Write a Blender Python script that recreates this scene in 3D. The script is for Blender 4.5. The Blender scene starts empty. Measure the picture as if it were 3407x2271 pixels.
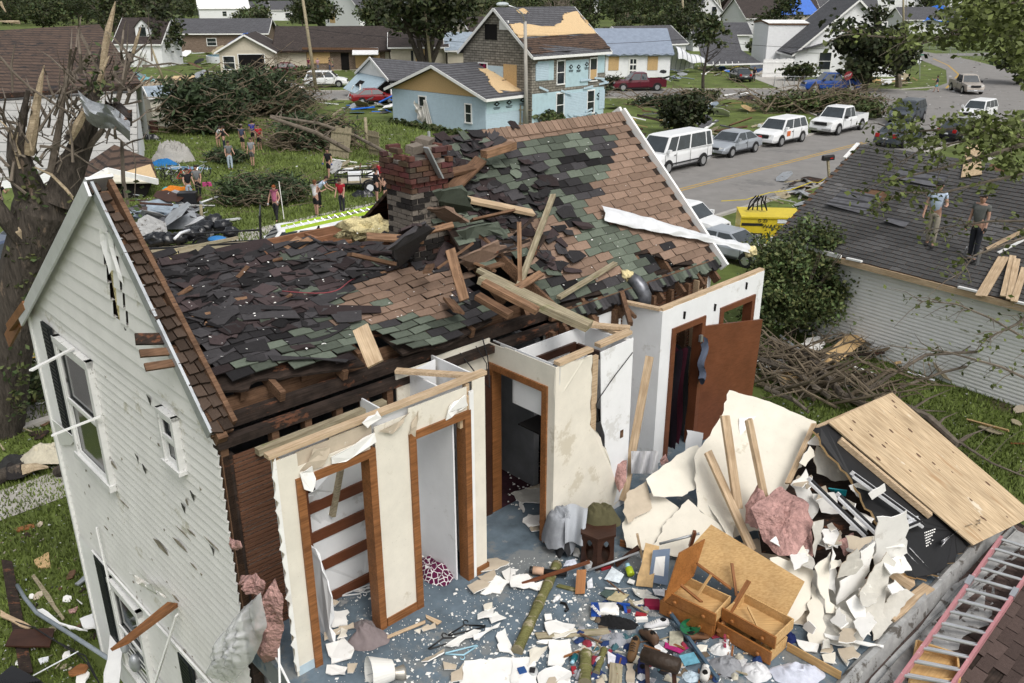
import bpy,bmesh,math,random
from mathutils import Vector as V,Matrix,noise as MN
R=math.radians
rnd=random.Random(11)
S=bpy.context.scene
COL=S.collection
# ---------------------------------------------------------------- camera, light, exposure
FPX,PIT,CH=2900.0,R(21.85),10.3
cam=bpy.data.cameras.new('camera');cam.sensor_width=36;cam.lens=FPX/3407*36
cam.clip_end=6000;cam.clip_start=.1
camo=bpy.data.objects.new('camera',cam);COL.objects.link(camo)
camo.location=(0,0,CH);camo.rotation_euler=(R(90)-PIT,0,0);S.camera=camo
w=bpy.data.worlds.new('World');S.world=w;w.use_nodes=True
nt=w.node_tree;bg=nt.nodes['Background']
sky=nt.nodes.new('ShaderNodeTexSky');sky.sky_type='NISHITA';sky.sun_disc=False
SUN_EL,SUN_AZ=R(52),R(150)  # azimuth clockwise from +Y: behind the camera, to the right
sky.sun_elevation=SUN_EL;sky.sun_rotation=SUN_AZ
sky.air_density=1.6;sky.dust_density=4;sky.ozone_density=.6
hsv=nt.nodes.new('ShaderNodeHueSaturation');hsv.inputs['Saturation'].default_value=.22
nt.links.new(sky.outputs[0],hsv.inputs['Color']);nt.links.new(hsv.outputs[0],bg.inputs[0]);bg.inputs[1].default_value=.15
sl=bpy.data.lights.new('sun','SUN');sl.energy=1.4;sl.angle=R(26);sl.color=(1,.96,.9)
so=bpy.data.objects.new('sun',sl);COL.objects.link(so)
sd=V((math.sin(SUN_AZ)*math.cos(SUN_EL),math.cos(SUN_AZ)*math.cos(SUN_EL),math.sin(SUN_EL)))
so.rotation_euler=sd.to_track_quat('Z','Y').to_euler();so.location=sd*60
S.view_settings.view_transform='Standard';S.view_settings.look='None'
S.view_settings.exposure=0.08;S.view_settings.gamma=1
# ---------------------------------------------------------------- surveying: photograph points to places
sp,cp=math.sin(PIT),math.cos(PIT)
CAM=V((0,0,CH))
def ray(x,y):
    r,u=(x-1703.5)/FPX,-(y-1135.5)/FPX
    return V((r,cp+u*sp,-sp+u*cp))
def GP(x,y,z=0.0):
    d=ray(x,y);return CAM+d*((z-CH)/d.z)
def PLN(x,y,P0,n):
    d=ray(x,y);return CAM+d*((P0-CAM).dot(n)/d.dot(n))
def PY(x,y,Y):
    d=ray(x,y);return CAM+d*(Y/d.y)
Z=V((0,0,1))
HA=R(43.5);HU=V((math.cos(HA),math.sin(HA),0));HV=V((-math.sin(HA),math.cos(HA),0))
E0=GP(721,1433,6.4);E0.z=0
HM=Matrix.Translation(E0)@Matrix.Rotation(HA,4,'Z');HMI=HM.inverted()
def HP(a,b,z):return E0+HU*a+HV*b+V((0,0,z))  # the ruined house's own frame
# ---------------------------------------------------------------- mesh building
class MB:
    def __init__(s):s.v=[];s.f=[];s.m=[];s.c=[]
    def face(s,pts,mi=0,col=None):
        n=len(s.v);s.v+=[V(q)for q in pts];s.f.append(tuple(range(n,n+len(pts))));s.m.append(mi);s.c.append(col)
    def raw(s,vs,fs,mi=0,col=None):
        n=len(s.v);s.v+=[V(q)for q in vs]
        for f in fs:s.f.append(tuple(i+n for i in f));s.m.append(mi);s.c.append(col)
    def hexa(s,b,t,mi=0,col=None):
        s.raw(list(b)+list(t),[(3,2,1,0),(4,5,6,7),(0,1,5,4),(1,2,6,5),(2,3,7,6),(3,0,4,7)],mi,col)
    def box(s,x0,x1,y0,y1,z0,z1,mi=0,col=None,M=None):
        b=[V((x0,y0,z0)),V((x1,y0,z0)),V((x1,y1,z0)),V((x0,y1,z0))];t=[q+V((0,0,z1-z0))for q in b]
        if M:b=[M@q for q in b];t=[M@q for q in t]
        s.hexa(b,t,mi,col)
    def beam(s,p0,p1,w,h,up=Z,mi=0,col=None,tw=0):
        p0,p1=V(p0),V(p1);d=(p1-p0).normalized()
        if abs(d.dot(up))>.98:up=V((1,0,0))if abs(d.x)<.9 else V((0,1,0))
        sx=d.cross(up).normalized();u2=sx.cross(d)
        if tw:q=Matrix.Rotation(tw,3,d);sx=q@sx;u2=q@u2
        o=[(-w/2,-h/2),(w/2,-h/2),(w/2,h/2),(-w/2,h/2)]
        s.hexa([p0+sx*a+u2*b for a,b in o],[p1+sx*a+u2*b for a,b in o],mi,col)
    def tube(s,pts,rad,n=6,mi=0,col=None,rough=0):
        pts=[V(q)for q in pts];k=len(pts);base=len(s.v)
        if not hasattr(rad,'__len__'):rad=[rad]*k
        px=None
        for i,q in enumerate(pts):
            d=(pts[min(i+1,k-1)]-pts[max(i-1,0)]).normalized()
            if px is None:px=d.orthogonal().normalized()
            px=(px-d*px.dot(d)).normalized();py=d.cross(px)
            for j in range(n):
                a=2*math.pi*j/n;r=rad[i]*(1+(rnd.uniform(-rough,rough)if rough else 0))
                s.v.append(q+px*math.cos(a)*r+py*math.sin(a)*r)
        for i in range(k-1):
            for j in range(n):
                s.f.append((base+i*n+j,base+i*n+(j+1)%n,base+(i+1)*n+(j+1)%n,base+(i+1)*n+j));s.m.append(mi);s.c.append(col)
        s.f.append(tuple(base+j for j in range(n-1,-1,-1)));s.m.append(mi);s.c.append(col)
        s.f.append(tuple(base+(k-1)*n+j for j in range(n)));s.m.append(mi);s.c.append(col)
    def slab(s,poly,th,mi=0,col=None,nrm=None,mi2=None):
        poly=[V(q)for q in poly];n=V((0,0,0))
        for i in range(len(poly)):n+=(poly[i]-poly[0]).cross(poly[(i+1)%len(poly)]-poly[0])
        n.normalize()
        if nrm is None:nrm=n if n.dot(CAM-poly[0])>0 else-n
        if n.dot(nrm)<0:poly=poly[::-1]
        k=len(poly);back=[q-nrm*th for q in poly];b=len(s.v);s.v+=poly+back
        s.f.append(tuple(range(b,b+k)));s.m.append(mi);s.c.append(col)
        s.f.append(tuple(range(b+2*k-1,b+k-1,-1)));s.m.append(mi if mi2 is None else mi2);s.c.append(col)
        for i in range(k):
            j=(i+1)%k;s.f.append((b+i,b+k+i,b+k+j,b+j));s.m.append(mi if mi2 is None else mi2);s.c.append(col)
    def sheet(s,fn,nu,nv,mi=0,col=None):
        b=len(s.v)
        for i in range(nu+1):
            for j in range(nv+1):s.v.append(V(fn(i/nu,j/nv)))
        for i in range(nu):
            for j in range(nv):
                q=b+i*(nv+1)+j;s.f.append((q,q+nv+1,q+nv+2,q+1));s.m.append(mi);s.c.append(col)
    def blob(s,c,r,amp=.2,fr=2.,seg=12,ring=8,mi=0,col=None,M=None,flat=None):
        c=V(c);r=V(r)if hasattr(r,'__len__')else V((r,r,r));b=len(s.v);of=V((rnd.uniform(0,99),rnd.uniform(0,99),rnd.uniform(0,99)))
        for i in range(ring+1):
            t=math.pi*i/ring
            for j in range(seg):
                a=2*math.pi*j/seg;d=V((math.sin(t)*math.cos(a),math.sin(t)*math.sin(a),math.cos(t)))
                k=1+amp*MN.noise(d*fr+of)*1.6;q=V((d.x*r.x*k,d.y*r.y*k,d.z*r.z*k))
                if flat is not None:q.z=max(q.z,flat)
                if M:q=M@q
                s.v.append(c+q)
        for i in range(ring):
            for j in range(seg):
                s.f.append((b+i*seg+j,b+(i+1)*seg+j,b+(i+1)*seg+(j+1)%seg,b+i*seg+(j+1)%seg));s.m.append(mi);s.c.append(col)
    def leaf(s,c,size,col=None,mi=0,elong=1.6):
        d=V((rnd.gauss(0,1),rnd.gauss(0,1),rnd.gauss(0,.7))).normalized()
        e=d.orthogonal().normalized();e=Matrix.Rotation(rnd.uniform(0,6.28),3,d)@e
        a=d*size*elong*.5;q=e*size*.5;c=V(c)
        s.face([c-a,c+q-a*.1,c+a,c-q-a*.1],mi,col)
    def build(s,name,mats,parent=None,smooth=False,local=False,keep=False):
        """parent None: a top-level mesh whose origin is moved to its base. parent given: world points go to the thing's own frame."""
        if not isinstance(mats,(list,tuple)):mats=[mats]
        if name in SPLIT and parent is not None:return s.pieces(name,mats,parent,smooth,local)
        vs=s.v;loc=V((0,0,0))
        if parent is not None and not local:
            mi=ROOTM[parent.name];vs=[mi@q for q in vs]
        elif parent is None and not keep and vs:
            lo=[min(q[i]for q in vs)for i in range(3)];hi=[max(q[i]for q in vs)for i in range(3)]
            loc=V(((lo[0]+hi[0])/2,(lo[1]+hi[1])/2,lo[2]));vs=[q-loc for q in vs]
        me=bpy.data.meshes.new(name);me.from_pydata([tuple(q)for q in vs],[],s.f)
        for m_ in mats:me.materials.append(m_)
        me.polygons.foreach_set('material_index',s.m)
        if any(c is not None for c in s.c):
            at=me.attributes.new('Col','FLOAT_COLOR','FACE')
            buf=[]
            for c in s.c:buf+=([1,1,1,1]if c is None else[c[0],c[1],c[2],1])
            at.data.foreach_set('color',buf)
        if smooth:me.polygons.foreach_set('use_smooth',[True]*len(me.polygons))
        me.update()
        o=bpy.data.objects.new(name,me);COL.objects.link(o)
        if parent is not None:o.parent=parent;ROOTM[o.name]=ROOTM[parent.name]
        else:o.location=loc;ROOTM[o.name]=Matrix.Translation(-loc)
        return o
    def pieces(s,name,mats,parent,smooth,local):
        """every loose piece of this mesh becomes a part of its own"""
        up=list(range(len(s.v)))
        def find(i):
            while up[i]!=i:up[i]=up[up[i]];i=up[i]
            return i
        for f in s.f:
            for i in f[1:]:up[find(i)]=find(f[0])
        gr_={}
        for k,f in enumerate(s.f):gr_.setdefault(find(f[0]),[]).append(k)
        SPLIT.discard(name);o=None
        for ks in gr_.values():
            q=MB();mp={}
            for k in ks:
                for i in s.f[k]:
                    if i not in mp:mp[i]=len(q.v);q.v.append(s.v[i])
                q.f.append(tuple(mp[i]for i in s.f[k]));q.m.append(s.m[k]);q.c.append(s.c[k])
            o=q.build(name,mats,parent,smooth,local)
        SPLIT.add(name);return o
SPLIT={'node_ring','flashing','upper_roof','table_top','roof_deck_','stud','rafter','attic_joist','fallen_board','post','siding_remnant','torn_siding','gable_wall','rafters','wall_stud','wall_plate','grey_rail','torn_plaster','peeled_paper','shelf_batten','skirting','wall_hole','vent','fin','loose_cap_brick','roof_hole','broken_rafter','loose_cable','trim_remnant','side','limb','eave_board','dormer_roof','rung_lock','room_wall','lower_wall','gloves','shoes','closet_lining','closet_back_wall','chase_lining','white_wall','plaster_header','bumper','name_blade','side_stripe','closet_wall','closet_backing','wire_spider','upper_siding','meter_box','side_wall','rake_trim','lath_backing','back_wall','rungs','rib','leg','cover_strip','printed_logos_'}
ROOTM={}
def tag(o,label=None,cat=None,group=None,kind=None):
    if label:o['label']=label
    if cat:o['category']=cat
    if group:o['group']=group
    if kind:o['kind']=kind
    return o
def thing(name,label,cat,loc=(0,0,0),rz=0,group=None):
    o=bpy.data.objects.new(name,None);COL.objects.link(o);o.location=loc;o.rotation_euler=(0,0,rz)
    o.empty_display_size=.2
    ROOTM[o.name]=(Matrix.Translation(V(loc))@Matrix.Rotation(rz,4,'Z')).inverted()
    return tag(o,label,cat,group)
KIDS={}
def dup(root,loc,rz,label=None,scale=None,group=None):
    r=root.copy();COL.objects.link(r);r.location=loc;r.rotation_euler=(0,0,rz)
    if scale:r.scale=(scale,)*3 if not hasattr(scale,'__len__')else scale
    if label:r['label']=label
    if group:r['group']=group
    for ch in list(root.children):
        c=ch.copy();COL.objects.link(c);c.parent=r
        for g in ch.children:
            d=g.copy();COL.objects.link(d);d.parent=c
    return r
def jag(poly,amp=.04,n=4):
    out=[]
    for i in range(len(poly)):
        a,b=V(poly[i]),V(poly[(i+1)%len(poly)]);out.append(a)
        e=(b-a);L=e.length
        k=max(1,min(n,int(L/.06)))
        for j in range(1,k):
            q=a+e*(j/k+rnd.uniform(-.2,.2)/k);out.append(q+V((rnd.uniform(-1,1),rnd.uniform(-1,1),rnd.uniform(-.4,.4)))*min(amp,L*.18))
    return out
# ---------------------------------------------------------------- materials
def L3(r,g,b):
    f=lambda c:(c/255/12.92)if c/255<=.04045 else((c/255+.055)/1.055)**2.4
    return(f(r),f(g),f(b))
MC={}
def mat(name,col,rough=.8,var=.18,scale=3.,bump=0.,bscale=30.,attr=False,st=(1,1,1),dirt=None,metal=0.,spec=.3,siding=0.,shing=None,trans=0.,alpha=1.,axis=2,grain=0.):
    if name in MC:return MC[name]
    m=bpy.data.materials.new(name);MC[name]=m;m.use_nodes=True;t=m.node_tree;N=t.nodes;LK=t.links.new
    b=N['Principled BSDF'];b.inputs['Roughness'].default_value=rough;b.inputs['Metallic'].default_value=metal
    b.inputs['Specular IOR Level'].default_value=spec
    tc=N.new('ShaderNodeTexCoord');mp=N.new('ShaderNodeMapping');mp.inputs['Scale'].default_value=st;LK(tc.outputs['Object'],mp.inputs[0])
    nz=N.new('ShaderNodeTexNoise');nz.inputs['Scale'].default_value=scale;nz.inputs['Detail'].default_value=6;nz.inputs['Roughness'].default_value=.65;LK(mp.outputs[0],nz.inputs[0])
    cr=N.new('ShaderNodeValToRGB');e=cr.color_ramp.elements;e[0].position=.3;e[1].position=.7
    e[0].color=(*[c*(1-var)for c in col],1);e[1].color=(*[min(1,c*(1+var))for c in col],1);LK(nz.outputs[0],cr.inputs[0])
    out=cr.outputs[0];hgt=None
    def mul(a,bsock):
        x=N.new('ShaderNodeMix');x.data_type='RGBA';x.blend_type='MULTIPLY';x.inputs[0].default_value=1;LK(a,x.inputs[6]);LK(bsock,x.inputs[7]);return x.outputs[2]
    if attr:
        at=N.new('ShaderNodeAttribute');at.attribute_name='Col';out=mul(out,at.outputs['Color'])
    if grain:
        g=N.new('ShaderNodeTexNoise');g.inputs['Scale'].default_value=1;g.inputs['Detail'].default_value=5;gm=N.new('ShaderNodeMapping');gm.inputs['Scale'].default_value=(3,60,60);LK(tc.outputs['Object'],gm.inputs[0]);LK(gm.outputs[0],g.inputs[0])
        gr=N.new('ShaderNodeValToRGB');gr.color_ramp.elements[0].position=.35;gr.color_ramp.elements[1].position=.62;gr.color_ramp.elements[0].color=(1-grain,(1-grain)*.93,(1-grain)*.85,1);LK(g.outputs[0],gr.inputs[0]);out=mul(out,gr.outputs[0])
    for dd in([]if not dirt else(dirt if isinstance(dirt,list)else[dirt])):
        dc,thr,ds,dst=dd
        n2=N.new('ShaderNodeTexNoise');n2.inputs['Scale'].default_value=ds;n2.inputs['Detail'].default_value=7;n2.inputs['Roughness'].default_value=.7
        m2=N.new('ShaderNodeMapping');m2.inputs['Scale'].default_value=dst;m2.inputs['Location'].default_value=(ds,3*thr,1.7);LK(tc.outputs['Object'],m2.inputs[0]);LK(m2.outputs[0],n2.inputs[0])
        r2=N.new('ShaderNodeMapRange');r2.inputs[1].default_value=thr;r2.inputs[2].default_value=thr+.05;LK(n2.outputs[0],r2.inputs[0])
        x=N.new('ShaderNodeMix');x.data_type='RGBA';LK(r2.outputs[0],x.inputs[0]);LK(out,x.inputs[6]);x.inputs[7].default_value=(*dc,1);out=x.outputs[2]
    if shing:
        br=N.new('ShaderNodeTexBrick');sm=N.new('ShaderNodeMapping')
        br.inputs['Scale'].default_value=1;br.inputs['Brick Width'].default_value=shing[0];br.inputs['Row Height'].default_value=shing[1];br.inputs['Mortar Size'].default_value=shing[2]
        br.inputs['Color1'].default_value=(1,1,1,1);v_=shing[3];br.inputs['Color2'].default_value=(v_,v_,v_,1);br.inputs['Mortar'].default_value=(.3,.3,.3,1);br.inputs['Bias'].default_value=-.2
        sx=N.new('ShaderNodeSeparateXYZ');LK(tc.outputs['Object'],sx.inputs[0]);cb=N.new('ShaderNodeCombineXYZ')
        ad=N.new('ShaderNodeMath');ad.operation='ADD';LK(sx.outputs[0],ad.inputs[0]);LK(sx.outputs[1],ad.inputs[1])
        LK(ad.outputs[0]if axis==2 else sx.outputs[axis],cb.inputs[0]);LK(sx.outputs[2],cb.inputs[1]);LK(cb.outputs[0],br.inputs[0])
        out=mul(out,br.outputs[0]);hgt=br.outputs[1]
    LK(out,b.inputs['Base Color'])
    if siding:
        sx=N.new('ShaderNodeSeparateXYZ');LK(tc.outputs['Object'],sx.inputs[0]);mm=N.new('ShaderNodeMath');mm.operation='DIVIDE';LK(sx.outputs[2],mm.inputs[0]);mm.inputs[1].default_value=-siding
        fr=N.new('ShaderNodeMath');fr.operation='FRACT';LK(mm.outputs[0],fr.inputs[0]);bp=N.new('ShaderNodeBump');bp.inputs['Strength'].default_value=1;bp.inputs['Distance'].default_value=siding*.18;LK(fr.outputs[0],bp.inputs['Height']);LK(bp.outputs[0],b.inputs['Normal'])
    elif bump:
        n3=N.new('ShaderNodeTexNoise');n3.inputs['Scale'].default_value=bscale;n3.inputs['Detail'].default_value=5;LK(mp.outputs[0],n3.inputs[0]);bp=N.new('ShaderNodeBump');bp.inputs['Strength'].default_value=bump;bp.inputs['Distance'].default_value=.06 if name in('bark','pink_wool','yellow_wool')else .02;LK(n3.outputs[0],bp.inputs['Height']);LK(bp.outputs[0],b.inputs['Normal'])
    if trans:b.inputs['Transmission Weight'].default_value=trans
    if alpha<1:b.inputs['Alpha'].default_value=alpha
    return m
def glassm(name='window_glass',col=(.02,.025,.03)):return mat(name,col,rough=.06,var=.3,scale=.8,spec=.7)
M_={}
def mm(k):
    d=M_DEF[k];return mat(k,*d[:1],**d[1])
M_DEF={
 'white_siding':((.74,.75,.76),dict(var=.05,siding=.12,rough=.55,dirt=((.42,.42,.40),.66,5,(1,1,.4)))),
 'white_paint':((.78,.78,.77),dict(var=.06,rough=.5,dirt=((.4,.38,.34),.68,9,(1,1,1)))),
 'cream_siding':((.60,.57,.48),dict(var=.06,siding=.13,rough=.6)),
 'tan_siding':((.52,.47,.38),dict(var=.08,siding=.13,rough=.7)),
 'blue_siding':((.40,.51,.58),dict(var=.07,siding=.13,rough=.6,dirt=((.52,.6,.64),.65,4,(1,1,.5)))),
 'housewrap':((.42,.565,.62),dict(var=.1,rough=.45,scale=2)),
 'stone_siding':((.26,.24,.205),dict(var=.3,scale=3,shing=(.55,.2,.025,.62),rough=.9,bump=.4)),
 'brick_far':((.27,.20,.155),dict(var=.2,scale=4,shing=(.4,.12,.02,.7))),
 'osb':((.50,.34,.17),dict(var=.22,scale=14,rough=.8,st=(1,1,1))),
 'osb_roof':((.58,.42,.24),dict(var=.14,scale=9,rough=.8)),
 'grey_shingle':((.105,.105,.115),dict(var=.25,scale=5,shing=(.9,.14,.02,.75),dirt=((.045,.045,.05),.62,2.2,(1,1,2)))),
 'darkbrown_shingle':((.06,.047,.043),dict(var=.3,scale=4,shing=(.9,.14,.02,.7),dirt=((.02,.019,.02),.6,1.6,(1,1,2)))),
 'brown_shingle_far':((.105,.066,.047),dict(var=.25,scale=4,shing=(.9,.15,.025,.7),dirt=((.022,.02,.021),.555,1.5,(.6,.6,4.5)))),
 'tin_roof':((.32,.38,.44),dict(var=.25,scale=2,rough=.45,metal=.3)),
 'tarp_grey':((.22,.26,.33),dict(var=.15,scale=2,rough=.45,bump=.5,bscale=5)),
 'tarp_blue':((.012,.115,.50),dict(var=.15,scale=2,rough=.4,bump=.5,bscale=4)),
 'fresh_wood':((.54,.41,.275),dict(var=.14,scale=5,rough=.75,grain=.3,dirt=((.3,.18,.08),.69,6,(1,3,3)))),
 'old_wood':((.155,.088,.052),dict(var=.3,scale=6,rough=.85,grain=.45,dirt=((.05,.028,.02),.62,5,(1,3,3)))),
 'grey_wood':((.36,.315,.22),dict(var=.2,scale=4,rough=.9,grain=.4,dirt=((.2,.2,.10),.58,3,(1,4,4)))),
 'burnt_wood':((.035,.024,.019),dict(var=.5,scale=8,rough=.95,grain=.5,dirt=((.13,.055,.03),.58,3,(1,2,2)))),
 'split_wood':((.46,.375,.26),dict(var=.25,scale=7,rough=.9,grain=.4)),
 'pine_trim':((.27,.115,.042),dict(var=.25,scale=4,rough=.5,grain=.4,dirt=((.10,.035,.014),.70,9,(1,1,1)))),
 'roof_board':((.27,.16,.095),dict(var=.28,scale=4,rough=.8,grain=.45,dirt=((.08,.045,.03),.60,6,(1,3,3)))),
 'door_brown':((.15,.055,.027),dict(var=.2,scale=3,rough=.4,grain=.15,dirt=((.3,.2,.16),.77,20,(1,1,1)))),
 'door_dark':((.05,.022,.014),dict(var=.25,scale=3,rough=.45,grain=.2)),
 'drywall_cream':((.70,.66,.57),dict(var=.07,scale=4,rough=.85,dirt=[((.47,.42,.33),.635,60,(1,1,1)),((.57,.52,.42),.59,2.2,(1,1,1)),((.30,.26,.2),.735,7,(1,1,1))])),
 'drywall_white':((.76,.77,.78),dict(var=.05,scale=3,rough=.7,dirt=[((.42,.42,.42),.70,11,(1,1,1)),((.62,.62,.61),.58,2.0,(1,1,1)),((.3,.29,.28),.74,5,(3,3,.4))])),
 'gypsum':((.79,.78,.75),dict(var=.07,scale=5,rough=.9,dirt=[((.55,.50,.42),.64,6,(1,1,1)),((.66,.64,.6),.56,2.5,(1,1,1))])),
 'paper_brown':((.47,.40,.31),dict(var=.12,scale=5,rough=.9,dirt=((.72,.70,.66),.66,6,(1,1,1)))),
 'paper_grey':((.52,.50,.45),dict(var=.12,scale=6,rough=.9,bump=.6,bscale=14,dirt=((.70,.68,.62),.62,7,(1,1,1)))),
 'carpet_blue':((.115,.152,.185),dict(var=.35,scale=3,rough=1,bump=.5,bscale=160,dirt=[((.19,.205,.21),.53,1.3,(1,1,1)),((.27,.275,.27),.60,2.6,(1,1,1)),((.06,.075,.085),.66,1.1,(1,1,1)),((.55,.55,.53),.71,60,(1,1,1))])),
 'carpet_maroon':((.035,.012,.018),dict(var=.4,scale=9,rough=1,dirt=((.5,.48,.46),.73,30,(1,1,1)))),
 'pink_wool':((.44,.26,.235),dict(var=.38,scale=9,rough=1,bump=1,bscale=22)),
 'yellow_wool':((.72,.62,.34),dict(var=.2,scale=6,rough=1,bump=1,bscale=18)),
 'asphalt':((.215,.205,.195),dict(var=.12,scale=.9,rough=.9,bump=.15,bscale=90,dirt=[((.16,.155,.15),.60,.25,(1,1,1)),((.27,.26,.25),.68,6,(1,1,1))])),
 'concrete':((.38,.36,.33),dict(var=.15,scale=1.5,rough=.9,dirt=((.2,.18,.15),.63,2,(1,1,1)))),
 'line_yellow':((.42,.27,.06),dict(var=.2,scale=3,rough=.8,dirt=((.15,.14,.13),.62,6,(1,1,1)))),
 'bark':((.062,.052,.043),dict(var=.5,scale=5,rough=1,bump=1,bscale=7,st=(3,3,.45),dirt=((.16,.12,.09),.60,4,(1,1,.3)))),
 'bark_grey':((.15,.125,.10),dict(var=.35,scale=4,rough=1,bump=.6,bscale=12)),
 'twig':((.17,.135,.095),dict(var=.4,scale=3,rough=1)),
 'leaf':((1,1,1),dict(var=.12,scale=2,rough=.6,attr=True,spec=.25)),
 'shingle_attr':((1,1,1),dict(var=.22,scale=26,rough=.95,attr=True,bump=.5,bscale=120,spec=.15,dirt=((.035,.034,.036),.69,5,(1,1,1)))),
 'paint_attr':((1,1,1),dict(var=.1,scale=6,rough=.7,attr=True)),
 'cloth_attr':((1,1,1),dict(var=.1,scale=12,rough=.95,attr=True)),
 'brick_attr':((1,1,1),dict(var=.25,scale=10,rough=.95,attr=True,bump=.5,bscale=40,dirt=((.03,.028,.027),.60,3.5,(1,1,1)))),
 'brick_mortar':((.28,.25,.215),dict(var=.3,scale=9,rough=1,dirt=((.03,.028,.027),.56,4,(1,1,1)))),
 'black_rubber':((.018,.018,.019),dict(var=.2,rough=.8)),
 'black_metal':((.014,.014,.016),dict(var=.2,rough=.4)),
 'black_bag':((.010,.011,.014),dict(var=.3,rough=.28,bump=.8,bscale=9,spec=.5)),
 'steel':((.55,.56,.58),dict(var=.15,rough=.35,metal=.85)),
 'alu_white':((.72,.73,.75),dict(var=.1,rough=.38,metal=.25,scale=4,bump=.35,bscale=7,dirt=((.45,.46,.48),.64,5,(1,1,1)))),
 'galv':((.40,.42,.44),dict(var=.25,rough=.45,metal=.5,scale=3,bump=.3,bscale=6,dirt=[((.10,.05,.03),.62,3,(1,1,1)),((.5,.53,.57),.62,2.2,(1,1,1))])),
 'gutter_grey':((.32,.32,.315),dict(var=.3,scale=5,rough=.6,dirt=[((.10,.09,.08),.56,4,(1,1,1)),((.55,.55,.54),.64,7,(1,1,1))])),
 'shutter_black':((.012,.015,.017),dict(var=.2,rough=.5)),
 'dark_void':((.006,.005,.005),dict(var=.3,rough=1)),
 'room_grey':((.20,.205,.215),dict(var=.2,rough=.9)),
 'lath':((.11,.052,.03),dict(var=.4,scale=5,rough=.95,st=(.6,4,12))),
 'soil':((.10,.075,.05),dict(var=.4,scale=3,rough=1)),
 'concrete_found':((.42,.41,.39),dict(var=.15,rough=.9)),
 'black_board':((.009,.009,.010),dict(var=.3,rough=.55,dirt=((.4,.4,.38),.76,25,(1,1,1)))),
 'plywood':((.56,.43,.28),dict(var=.16,scale=3,rough=.75,st=(.5,2,2),grain=.42,dirt=[((.36,.235,.13),.60,2.6,(.35,4,4)),((.09,.05,.035),.76,7,(1,2,2)),((.62,.54,.42),.63,2,(1,3,3))])),
 'dresser_wood':((.31,.128,.037),dict(var=.18,scale=3,rough=.42,grain=.25)),
 'drawer_wood':((.56,.365,.165),dict(var=.13,scale=3,rough=.55,grain=.2)),
 'ladder_red':((.42,.19,.205),dict(var=.15,rough=.5,dirt=((.55,.42,.42),.63,9,(1,1,1)))),
 'ladder_lime':((.38,.55,.05),dict(var=.1,rough=.45)),
 'machine_yellow':((.60,.46,.03),dict(var=.1,rough=.45)),
 'car_black':((.012,.013,.016),dict(var=.1,rough=.2,spec=.6)),
 'car_glass':((.028,.036,.042),dict(var=.3,scale=2,rough=.05,spec=.9)),
 'car_trim':((.02,.02,.022),dict(var=.2,rough=.5)),
 'rim':((.48,.49,.5),dict(var=.1,rough=.3,metal=.7)),
 'lamp_red':((.38,.02,.02),dict(var=.1,rough=.2)),
 'lamp_clear':((.62,.62,.60),dict(var=.1,rough=.15)),
 'plate':((.7,.72,.75),dict(var=.05,rough=.5)),
 'skin':((.46,.27,.20),dict(var=.08,rough=.6)),
 'bamboo':((.15,.15,.055),dict(var=.3,scale=4,rough=.8,grain=.35,dirt=((.34,.30,.2),.58,3,(1,3,3)))),
 'plastic_clear':((.70,.71,.72),dict(var=.1,rough=.25,bump=.8,bscale=6,alpha=.55)),
}
# ---------------------------------------------------------------- the setting: ground, streets
GRASS=mat('grass',(.095,.125,.030),rough=1,var=.5,scale=.5,bump=.8,bscale=14,dirt=[((.085,.07,.042),.60,.35,(1,1,1)),((.115,.15,.03),.60,.22,(1,1,1)),((.035,.045,.012),.62,2.5,(1,1,1)),((.30,.28,.24),.765,3.5,(1,1,1))])
b=MB();b.sheet(lambda s,t:(-900+1800*s,-60+1660*t,0),8,8);tag(b.build('ground',GRASS,keep=True),kind='structure')
def strip(name,pts,wid,z,m,kind='structure',th=None):
    b=MB();pts=[V((*q[:2],0))for q in pts];L_=[];R_=[]
    ws=wid if hasattr(wid,'__len__')else[wid]*len(pts)
    for i,q in enumerate(pts):
        d=(pts[min(i+1,len(pts)-1)]-pts[max(i-1,0)]).normalized();n=V((-d.y,d.x,0))
        L_.append(q+n*ws[i]/2+V((0,0,z)));R_.append(q-n*ws[i]/2+V((0,0,z)))
    for i in range(len(pts)-1):
        b.face([R_[i],R_[i+1],L_[i+1],L_[i]])
        if th:
            dz=V((0,0,th));b.face([L_[i],L_[i+1],L_[i+1]-dz,L_[i]-dz]);b.face([R_[i]-dz,R_[i+1]-dz,R_[i+1],R_[i]])
    o=b.build(name,m,keep=True);tag(o,kind=kind);return o
ASP=mm('asphalt');CON=mm('concrete')
SD=V((math.cos(R(45)),math.sin(R(45)),0));SN=V((-SD.y,SD.x,0))
RC=V((13.4,52.2,0))
def ST(s,t,z=0):return RC+SD*s+SN*t+V((0,0,z))  # main street frame
strip('main_street',[ST(-120,0),ST(20,0),ST(38,2),ST(50,6),ST(58,12)],[9.2,9.2,11,14,13],.008,ASP)
strip('side_street',[(-60,94),(-10,97.5),(20,98.5),(38,97),(52,90),(70,66)],[8.5,8.5,8.5,11,14,9],.012,ASP)
strip('upper_street',[(49,92),(58,108),(66,128),(71,150),(74,185),(60,230)],[15,11,9,8,8,8],.016,ASP)
strip('cross_street',[(66,160),(90,164),(160,172)],6.5,.02,ASP)
strip('driveway',[(33.5,102),(34,128)],5.6,.024,CON)
for nm,p,t in(('kerb',[ST(-100,4.75),ST(22,4.75),ST(27,6),ST(28.5,9),(27,92.5),(10,94),(-60,89.6)],.25),('kerb',[ST(-100,-4.75),ST(22,-4.75),ST(60,-4)],.25),('kerb',[(-60,98.6),(10,102.4),(30,102.9),(44,102.2),(49,105)],.25)):
    strip(nm,p,t,.12,CON,th=.12)
strip('pavement',[ST(-60,-8.2),ST(18,-8.2)],1.3,.02,CON)
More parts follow.
